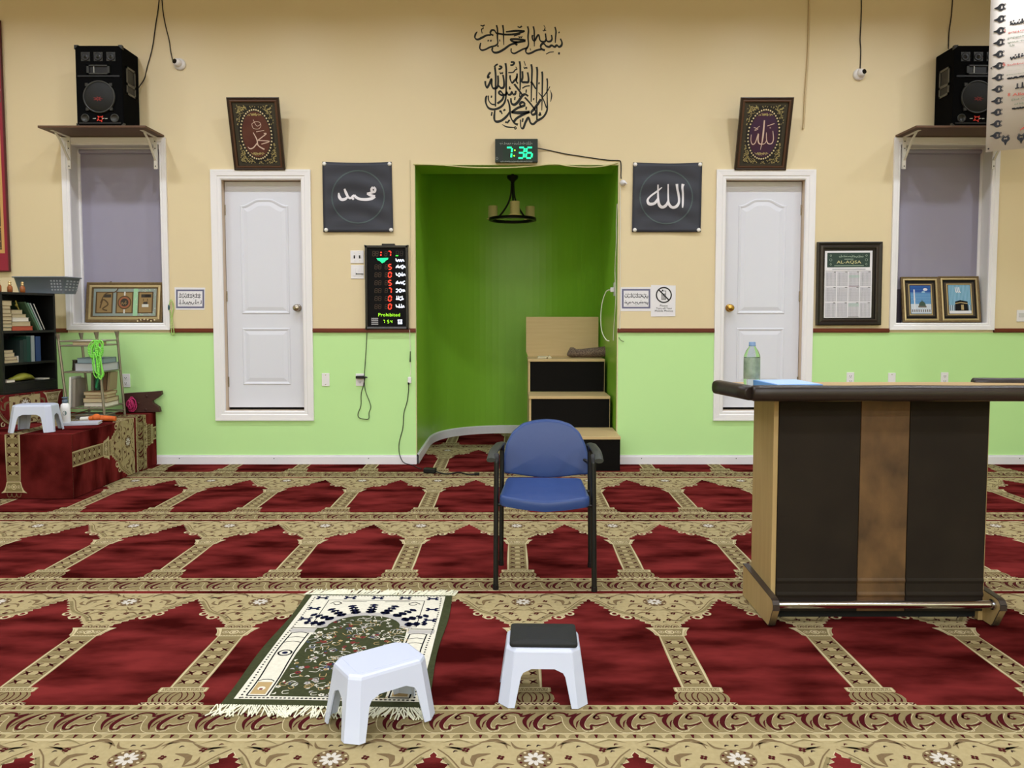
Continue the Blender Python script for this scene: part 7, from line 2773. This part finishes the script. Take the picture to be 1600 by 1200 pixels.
# low compartment: crumpled yellow bag and a small notebook
g = G()
zb3 = 0.7905
R = random.Random(6)
ringsb = []
for k in range(12):
    q = k / 11
    r = 0.030 * math.sin(math.pi * min(1, max(0.06, q * 0.94 + 0.03))) ** 0.6
    c = sp.at(0.115 + 0.25 * q, zb3 + 0.002 + r * 0.95, -0.075 + 0.02 * math.sin(q * 5))
    ringsb.append([c + sp.n * math.cos(v) * r * 1.6 * R.uniform(0.8, 1.2) + Vector((0, 0, math.sin(v) * r * (R.uniform(0.75, 1.15) if math.sin(v) > 0 else 0.9))) for v in [2 * math.pi * j / 12 for j in range(12)]])
g.rings(ringsb, 0)
settle(tag(mesh_obj('plastic_bag', g, mat('yellow_green_plastic_bag', (170, 172, 66), 0.4, noise=(14, 0.3, (128, 126, 44)))), 'crumpled yellow green bag on the lowest shelf of the black bookshelf', 'bag'))
shelf_book(0.036, 0.108, zb3, zb3 + 0.020, 0.12, (150, 136, 120), 'grey notebook at the left of the yellow bag, lowest shelf', 'notebooks on the lowest shelf', PAGEW)
shelf_book(0.370, 0.430, zb3, zb3 + 0.010, 0.10, (196, 190, 180), 'white notebook right of the yellow bag, lowest shelf', 'notebooks on the lowest shelf', PAGEW)

# ---------------------------------------------------------------- on top of the bookshelf
M_BASK = mat('blue_grey_plastic_basket', (112, 123, 136), 0.5)
t = thing('basket', 'blue grey plastic basket on top of the black bookshelf', 'basket')
bc = Vector((at_y(60, 458, 6.27).x, 6.27 + 0.13, SZ1 + 0.0005))
g = G()
Rb = []
for k, (hw, hd, z) in enumerate(((0.184, 0.100, 0), (0.186, 0.102, 0.006), (0.212, 0.122, 0.128), (0.224, 0.132, 0.130), (0.224, 0.132, 0.138), (0.214, 0.124, 0.138), (0.208, 0.118, 0.128), (0.182, 0.098, 0.010))):
    o = rounded([(-hw, -hd), (hw, -hd), (hw, hd), (-hw, hd)], 0.03, 3)
    Rb.append([(bc.x + x, bc.y + y, bc.z + z) for x, y in o])
g.rings(Rb, 0)
bk = mesh_obj('shell', g, M_BASK, t)
g = G()
for i in range(4):
    for j in range(4):
        z = 0.030 + j * 0.024
        hx = 0.186 + (0.212 - 0.186) * (z - 0.006) / 0.122
        yy = -0.075 + i * 0.05
        g.obox((bc.x + hx + 0.0012, bc.y + yy, bc.z + z), (0.0016, 0, 0.0003), (0, 0.013, 0), (0.0007, 0, 0.006))
        yh = 0.102 + (0.122 - 0.102) * (z - 0.006) / 0.122
        g.obox((bc.x + 0.10 + i * 0.024, bc.y - yh - 0.0012, bc.z + z), (0.006, 0, 0), (0, 0.0016, 0), (0, -0.0005, 0.006))
part_label(mesh_obj('vent_holes', g, mat('pale_basket_hole', (150, 156, 164), 0.6), t), 'pale pierced holes')
settle(t)


def perfume(u, lab, s_, h=0.085):
    t = thing('perfume_bottle', lab, 'bottle', 'little amber bottles on the bookshelf')
    # the little bottles stand near the front edge of the top board
    p = sp.hit(u, 455)
    p = p - sp.n * 0.030
    p.z = SZ1 + 0.0005
    g = G()
    g.lathe(p, [(0.016, 0), (0.019, 0.004), (0.019, h * 0.42), (0.014, h * 0.56), (0.008, h * 0.60)], (0, 0, 1), 16)
    mesh_obj('glass', g, mat('amber_glass', (150, 84, 40), 0.12, spec=0.6), t)
    g = G()
    g.lathe(p, [(0.009, h * 0.60), (0.011, h * 0.62), (0.011, h * 0.74), (0.006, h * 0.76), (0.012, h * 0.86), (0.009, h * 0.96), (0, h)], (0, 0, 1), 16)
    part_label(mesh_obj('stopper', g, mat('gold_stopper', (214, 184, 130), 0.25, 0.7), t), 'gold stopper')
    settle(t)


perfume(40.2, 'small amber bottle with gold stopper in front of the grey basket', 0)
perfume(20.5, 'small amber bottle with gold stopper at the left end of the grey basket', 0)
perfume(3.0, 'small amber bottle with gold stopper at the left edge of the photo, on the bookshelf', 0, 0.095)

# ---------------------------------------------------------------- metal book rack
M_POST = mat('brushed_grey_metal', (150, 142, 128), 0.35, 0.7)
t = thing('book_rack', 'grey metal four post rack of books on the carpeted platform under the left window', 'rack')
FRb = at_z(164, 657, PH)
BRb = at_z(195, 648.5, PH)
FLb = Vector((at_z(107, 657, PH).x, FRb.y, PH))
BLb = Vector((at_z(140, 648.5, PH).x, BRb.y, PH))
FRt = at_y(150.5, 519, FRb.y)
BRt = at_y(182.5, 517.5, BRb.y)
FLt = at_y(90.0, 521, FLb.y)
BLt = at_y(126.5, 520, BLb.y)
LIFT = Vector((0, 0, 0.0045))
posts = {'FL': (FLb + LIFT, FLt), 'FR': (FRb + LIFT, FRt), 'BL': (BLb + LIFT, BLt), 'BR': (BRb + LIFT, BRt)}


def post_at(k, z):
    a, b = posts[k]
    return a.lerp(b, (z - a.z) / (b.z - a.z))


for k, (a, b) in posts.items():
    g = G()
    d = (b - a).normalized()
    g.cyl(a, b - d * 0.05, 0.0105, n=12)
    g.cyl(b - d * 0.05, b, 0.0105, 0.020, n=12)
    mesh_obj('post', g, M_POST, t)
g = G()
levels = {'top': 1.062, 'upper': 1.098, 'mid': 0.850, 'low': 0.560, 'base': 0.505}
for nm, z in levels.items():
    for a, b in (('FL', 'FR'), ('FR', 'BR'), ('BR', 'BL'), ('BL', 'FL')):
        g = G()
        g.cyl(post_at(a, z), post_at(b, z), 0.0055, n=8)
        mesh_obj('rail', g, M_POST, t)
for nm in ('top', 'mid', 'low'):
    z = levels[nm] + 0.003
    g = G()
    for q in range(1, 8):
        a = post_at('FL', z).lerp(post_at('FR', z), q / 8)
        b = post_at('BL', z).lerp(post_at('BR', z), q / 8)
        g.cyl(a, b, 0.0025, n=6)
    mesh_obj('shelf_grid', g, M_POST, t)
settle(t)


def rack_book(u, v, z0, w, d, h, yaw, rgb, label, group, pages=PAGE, spine=1, bias=0.0):
    """flat book in the rack; u,v fraction across and back"""
    a = post_at('FL', z0).lerp(post_at('FR', z0), u)
    b = post_at('BL', z0).lerp(post_at('BR', z0), u)
    c = a.lerp(b, v) + Vector((0, 0, h / 2))
    c.z = z0 + h / 2
    cs, sn = math.cos(yaw), math.sin(yaw)
    return book(c, Vector((cs, sn, 0)) * w / 2, Vector((-sn, cs, 0)) * d / 2, Vector((0, 0, h / 2)), rgb, label, group, pages, spine)


def rack_up(u, v, z0, th, hgt, dep, tilt, rgb, label, group, pages=PAGE):
    a = post_at('FL', z0).lerp(post_at('FR', z0), u)
    b = post_at('BL', z0).lerp(post_at('BR', z0), u)
    c = a.lerp(b, v)
    up = Vector((math.sin(tilt), 0, math.cos(tilt)))
    side = Vector((math.cos(tilt), 0, -math.sin(tilt)))
    c = Vector((c.x, c.y, z0 + abs(math.sin(tilt)) * th / 2)) + up * hgt / 2
    return book(c, up * hgt / 2, Vector((0, dep / 2, 0)), side * th / 2, rgb, label, group, pages, -1)


GR = 'books in the metal rack'
zt = levels['top'] + 0.0062
rack_book(0.56, 0.40, zt, 0.20, 0.15, 0.022, 0.10, (176, 150, 108), 'tan book lying on the top level of the metal rack', GR)
rack_book(0.62, 0.42, zt + 0.0226, 0.18, 0.14, 0.012, 0.16, (226, 220, 206), 'thin white book lying over the tan one, top level of the metal rack', GR, PAGEW)
zm = levels['mid'] + 0.0062
rack_book(0.635, 0.50, zm, 0.235, 0.24, 0.062, 0.02, (120, 126, 136), 'big grey book lying on the middle level of the metal rack', GR, mat('grey_white_pages', (186, 188, 196), 0.7))
rack_book(0.64, 0.52, zm + 0.0626, 0.215, 0.22, 0.042, 0.06, (92, 112, 122), 'big blue grey book on top of the grey one in the metal rack', GR, mat('blue_grey_pages', (130, 148, 154), 0.7))
g = G()
c = post_at('FL', zm).lerp(post_at('FR', zm), 0.07).lerp(post_at('BL', zm).lerp(post_at('BR', zm), 0.07), 0.45)
c.z = zm
g.lathe(c, [(0.022, 0), (0.024, 0.01), (0.020, 0.04), (0.018, 0.075), (0.022, 0.085), (0, 0.088)], (0, 0, 1), 16)
settle(tag(mesh_obj('dark_jar', g, mat('dark_brown_jar', (44, 36, 30), 0.4)), 'small dark jar at the left end of the middle level of the metal rack', 'jar'))
zl = levels['low'] + 0.0062
zz = zl
for k, (w, d, h, yaw, rgb, lab, pg) in enumerate(((0.185, 0.20, 0.034, 0.02, (150, 134, 120), 'pale brown book at the bottom of the low stack in the metal rack', PAGEW), (0.190, 0.21, 0.036, 0.05, (110, 84, 58), 'thick brown book second in the low stack of the metal rack', PAGE),
                                                   (0.170, 0.17, 0.022, 0.08, (196, 160, 124), 'light tan book third in the low stack of the metal rack', PAGE), (0.180, 0.19, 0.026, 0.04, (130, 96, 64), 'brown book on top of the low stack in the metal rack', PAGE))):
    rack_book(0.68, 0.46, zz, w, d, h, yaw, rgb, lab, GR, pg)
    zz += h + 0.0006
for u, v, th, hg, tl, rgb, lab, pg in ((0.070, 0.24, 0.014, 0.245, 0.05, (222, 220, 216), 'tall white book standing at the left of the metal rack', PAGEW), (0.165, 0.26, 0.024, 0.230, 0.05, (142, 134, 124), 'tall grey book standing beside the white one in the metal rack', PAGE)):
    rack_up(u, v, zl, th, hg, 0.15, tl, rgb, lab, GR, pg)
for u, v, th, hg, tl, rgb, lab, pg in ((0.42, 0.72, 0.020, 0.150, 0.05, (120, 112, 100), 'grey brown book standing behind the green beads in the metal rack', PAGE), (0.55, 0.74, 0.024, 0.150, -0.04, (32, 84, 62), 'dark green book standing behind the green beads in the metal rack', PAGE),
                                       (0.76, 0.72, 0.028, 0.150, 0.07, (104, 78, 54), 'brown book standing at the right of the metal rack', PAGE), (0.86, 0.72, 0.020, 0.150, 0.09, (150, 134, 104), 'tan book, rightmost of those standing in the metal rack', PAGE)):
    rack_up(u, v, zz + 0.001, th, hg, 0.12, tl, rgb, lab, GR, pg)
# grey box on the platform under the rack
g = G()
p = post_at('FL', 0.50).lerp(post_at('BR', 0.50), 0.5)
g.box(p.x - 0.13, p.x + 0.10, p.y - 0.09, p.y + 0.10, PH + 0.002, PH + 0.036)
settle(tag(mesh_obj('flat_box', g, mat('grey_card_box', (112, 110, 104), 0.7), None, 0.003), 'flat grey box on the platform underneath the metal rack', 'box'))

# green beads hung from the near post
t = thing('prayer_beads', 'bright green prayer beads hanging in loops on the front post of the metal rack', 'beads')
M_NEON = mat('neon_green_bead', (140, 236, 92), 0.35)
M_NEOND = mat('dark_green_tassel', (24, 116, 70), 0.6)
pf = post_at('FR', 1.10)
yF = pf.y - 0.030
loops = [[(146, 532), (139, 540), (138, 550), (143, 559), (150, 556), (152, 546), (149, 536)], [(150, 532), (157, 536), (161, 546), (159, 556), (154, 561), (152, 550), (151, 540)],
         [(147, 540), (144, 552), (145, 570), (147, 585), (152, 590), (151, 575), (150, 555)], [(153, 540), (157, 555), (159, 572), (162, 585), (157, 590), (155, 575), (153, 556)], [(150, 545), (151, 565), (154, 584), (160, 588), (158, 572), (155, 552)],
         [(144, 538), (140, 546), (141, 556), (147, 558), (150, 550), (148, 541)], [(147, 536), (143, 547), (145, 558), (151, 557), (153, 545)], [(153, 533), (159, 540), (158, 552), (153, 556), (151, 545)], [(155, 532), (160, 534), (161, 541), (157, 545), (153, 540)],
         [(146, 552), (147, 566), (149, 580), (153, 583), (152, 566), (149, 553)], [(156, 552), (158, 566), (160, 580), (158, 592), (154, 588), (155, 568)]]
for k, lp in enumerate(loops):
    g = G()
    pts = [at_y(u, v, yF - 0.004 * k) for u, v in lp]
    c = catmull([tuple(p) for p in pts], 8, True)
    acc = 0
    last = None
    for p in c:
        p = Vector(p)
        if last is None or (p - last).length > 0.0085:
            g.ball(p, 0.0066, 6)
            last = p
    g.tube(pts + [pts[0]], 0.0036, 6)
    mesh_obj('bead_loop', g, M_NEON, t)
g = G()
pts = [at_y(149, 546, yF - 0.004), at_y(151, 552, yF - 0.004)]
g.ball(at_y(150, 549, yF - 0.002), 0.018, 10, 0, 1.1, 0.5, 1.1)
g.tube([at_y(155, 585, yF), at_y(152, 598, yF), at_y(150, 606, yF)], 0.009, 8)
mesh_obj('tassel', g, M_NEOND, t)
settle(t)

# ---------------------------------------------------------------- small things on the platform
TOPZ = PH + 0.0035
t = thing('lotion_bottle', 'white lotion bottle with a slate cap standing before the metal rack', 'bottle')
p = at_y(102.5, 650, 5.86)
g = G()
g.lathe((p.x, p.y, TOPZ + 0.0185), [(0.030, 0), (0.034, 0.006), (0.034, 0.11), (0.030, 0.140), (0.018, 0.152)], (0, 0, 1), 22)
mesh_obj('body', g, mat('white_bottle_plastic', (236, 236, 238), 0.35), t)
g = G()
g.lathe((p.x, p.y, TOPZ + 0.0185), [(0.020, 0.152), (0.021, 0.158), (0.021, 0.176), (0.013, 0.180), (0.013, 0.186), (0.022, 0.187), (0.022, 0.196), (0.0, 0.197)], (0, 0, 1), 20)
part_label(mesh_obj('cap', g, mat('slate_blue_cap', (88, 104, 122), 0.4), t), 'slate blue cap with white rim')
g = G()
A = Art()
A.disc(0, 0, 0.014, 0, 1, 14, 0.018)
for pts, m, l in A.p:
    g.add([(p.x + 0.0345 * math.sin(0.35 + a / 0.034), p.y - 0.0345 * math.cos(0.35 + a / 0.034), TOPZ + 0.095 + b) for a, b in pts], [tuple(range(len(pts)))], 0)
mesh_obj('printed_mark', g, mat('grey_green_mark', (110, 130, 130), 0.5), t)
settle(t)
c = at_z(127, 663, TOPZ)
book((c.x, c.y + 0.01, TOPZ + 0.009), Vector((0.125, 0.034, 0)), Vector((-0.018, 0.066, 0)), Vector((0, 0, 0.009)), (190, 194, 208), 'pale blue and white book lying under the lotion bottle on the platform', 'books on the platform', PAGEW)
t = thing('orange_toy', 'orange and white knotted cloth item lying in front of the metal rack', 'cloth')
g = G()
q0, q1, q2 = at_z(113, 659, TOPZ + 0.03), at_z(128, 657, TOPZ + 0.04), at_z(157, 654.5, TOPZ + 0.03)
yk = c.y + 0.145
g.tube([(q1.x - 0.07, yk, TOPZ + 0.024), (q1.x - 0.02, yk, TOPZ + 0.028), (q1.x + 0.05, yk + 0.02, TOPZ + 0.024), (q1.x + 0.13, yk + 0.03, TOPZ + 0.020)], lambda q: 0.018 + 0.006 * math.sin(q * 3.1), 10)
g.ball((q1.x - 0.005, yk - 0.005, TOPZ + 0.034), 0.032, 12, 0, 1.1, 0.9, 0.95)
mesh_obj('knot', g, mat('orange_cloth', (220, 112, 44), 0.7, noise=(20, 0.3, (188, 84, 26))), t)
g = G()
g.tube([(q1.x - 0.125, yk - 0.01, TOPZ + 0.020), (q1.x - 0.06, yk - 0.012, TOPZ + 0.026)], 0.019, 10, 0, 0)
part_label(mesh_obj('white_end', g, mat('white_cloth', (226, 220, 212), 0.8), t), 'white end')
settle(t)

# folded wooden book stand with fishtail ends
M_REHAL = mat('dark_carved_wood', (74, 42, 32), 0.5, noise=(9, 0.35, (54, 30, 24)), stretch=(1, 6, 6), bump=(90, 0.5))
t = thing('book_stand', 'dark carved wooden folding book stand lying at the right end of the platform', 'book stand')
yR = WALL - 0.085
for k, dy in enumerate((0.0, 0.024)):
    g = G()
    px = [(192, 617), (212, 615.5), (232, 614.5), (251.5, 613), (252.5, 618), (246, 623.5), (238, 628), (239, 632), (248, 638), (250, 645.5), (222, 646), (192, 646.5)]
    pts = [at_y(u + k * 1.5, v, yR + dy) for u, v in px]
    lo = min(p.z for p in pts)
    g.prism([(p.x, yR + dy, p.z - lo + TOPZ) for p in pts], (0, 0.018, 0))
    mesh_obj('board', g, M_REHAL, t, 0.002)
g = G()
for u, v in ((229, 619), (216, 630), (228, 640), (206, 622)):
    p = at_y(u, v, yR)
    g.lathe((p.x, yR - 0.0005, p.z), [(0.010, 0), (0.010, 0.003), (0.005, 0.006), (0, 0.006)], (0, -1, 0), 10)
mesh_obj('carved_boss', g, M_REHAL, t)
settle(t)
t = thing('prayer_beads', 'pink prayer beads bunched against the carved wooden book stand', 'beads')
R = random.Random(9)
for k in range(9):
    g = G()
    sc_ = (1.0, 0.9, 0.8, 0.62, 0.5, 0.36, 0.55, 0.4, 0.25)[k]
    cxk = at_y(204.0 + R.uniform(-2.5, 2.5), 633, yR - 0.03)
    pts = []
    for j in range(9):
        a = 2 * math.pi * j / 9
        pts.append((cxk.x + math.cos(a) * 0.040 * sc_ * R.uniform(0.6, 1.15), yR - 0.014 - 0.005 * k, max(TOPZ + 0.007, TOPZ + 0.070 + (0.02 * math.sin(k * 2.1)) * (1 - sc_) + math.sin(a) * 0.066 * sc_ * R.uniform(0.8, 1.05))))
    cc = catmull(pts, 6, True)
    last = None
    for p in cc:
        p = Vector(p)
        if last is None or (p - last).length > 0.009:
            g.ball(p, 0.0065, 6)
            last = p
    g.tube(pts + [pts[0]], 0.003, 6)
    mesh_obj('bead_loop', g, mat('magenta_bead', (186, 44, 104), 0.35), t)
settle(t)
# green beads hung on a hook beside the left window
t = thing('prayer_beads', 'pale green prayer beads hanging beside the right edge of the left window', 'beads')
g = G()
pts = [wp(264.5, 476, 0.024), wp(267.6, 468, 0.012), wp(270.8, 480, 0.012), wp(269.0, 495, 0.012), wp(270.2, 508, 0.026), wp(271.8, 520, 0.026), wp(269.2, 523, 0.026), wp(267.4, 512, 0.026), wp(267.0, 494, 0.012), wp(265.6, 484, 0.024)]
last = None
for p in catmull([tuple(p) for p in pts], 8):
    p = Vector(p)
    if last is None or (p - last).length > 0.010:
        g.ball(p, 0.0058, 6)
        last = p
g.tube(pts, 0.0025, 6)
mesh_obj('bead_loop', g, mat('pale_green_bead', (176, 214, 120), 0.4), t)
g = G()
g.ball(wp(263.8, 480.5, 0.030), 0.013, 10, 0, 0.6, 0.7, 2.0)
mesh_obj('hook', g, mat('teal_plastic', (30, 82, 92), 0.4), t)
settle(t)
# clear glass behind the platform stool
t = thing('glass_dish', 'small clear glass dish behind the white stool on the platform', 'dish')
p = at_z(57.5, 647, TOPZ)
g = G()
g.lathe((p.x, 6.02, TOPZ), [(0.022, 0), (0.030, 0.004), (0.014, 0.012), (0.012, 0.03), (0.045, 0.06), (0.052, 0.12), (0.049, 0.12), (0.041, 0.063), (0.0, 0.045)], (0, 0, 1), 24)
mesh_obj('bowl', g, mat('clear_glass', (240, 244, 244), 0.03, trans=1.0, ior=1.45), t)
settle(t)
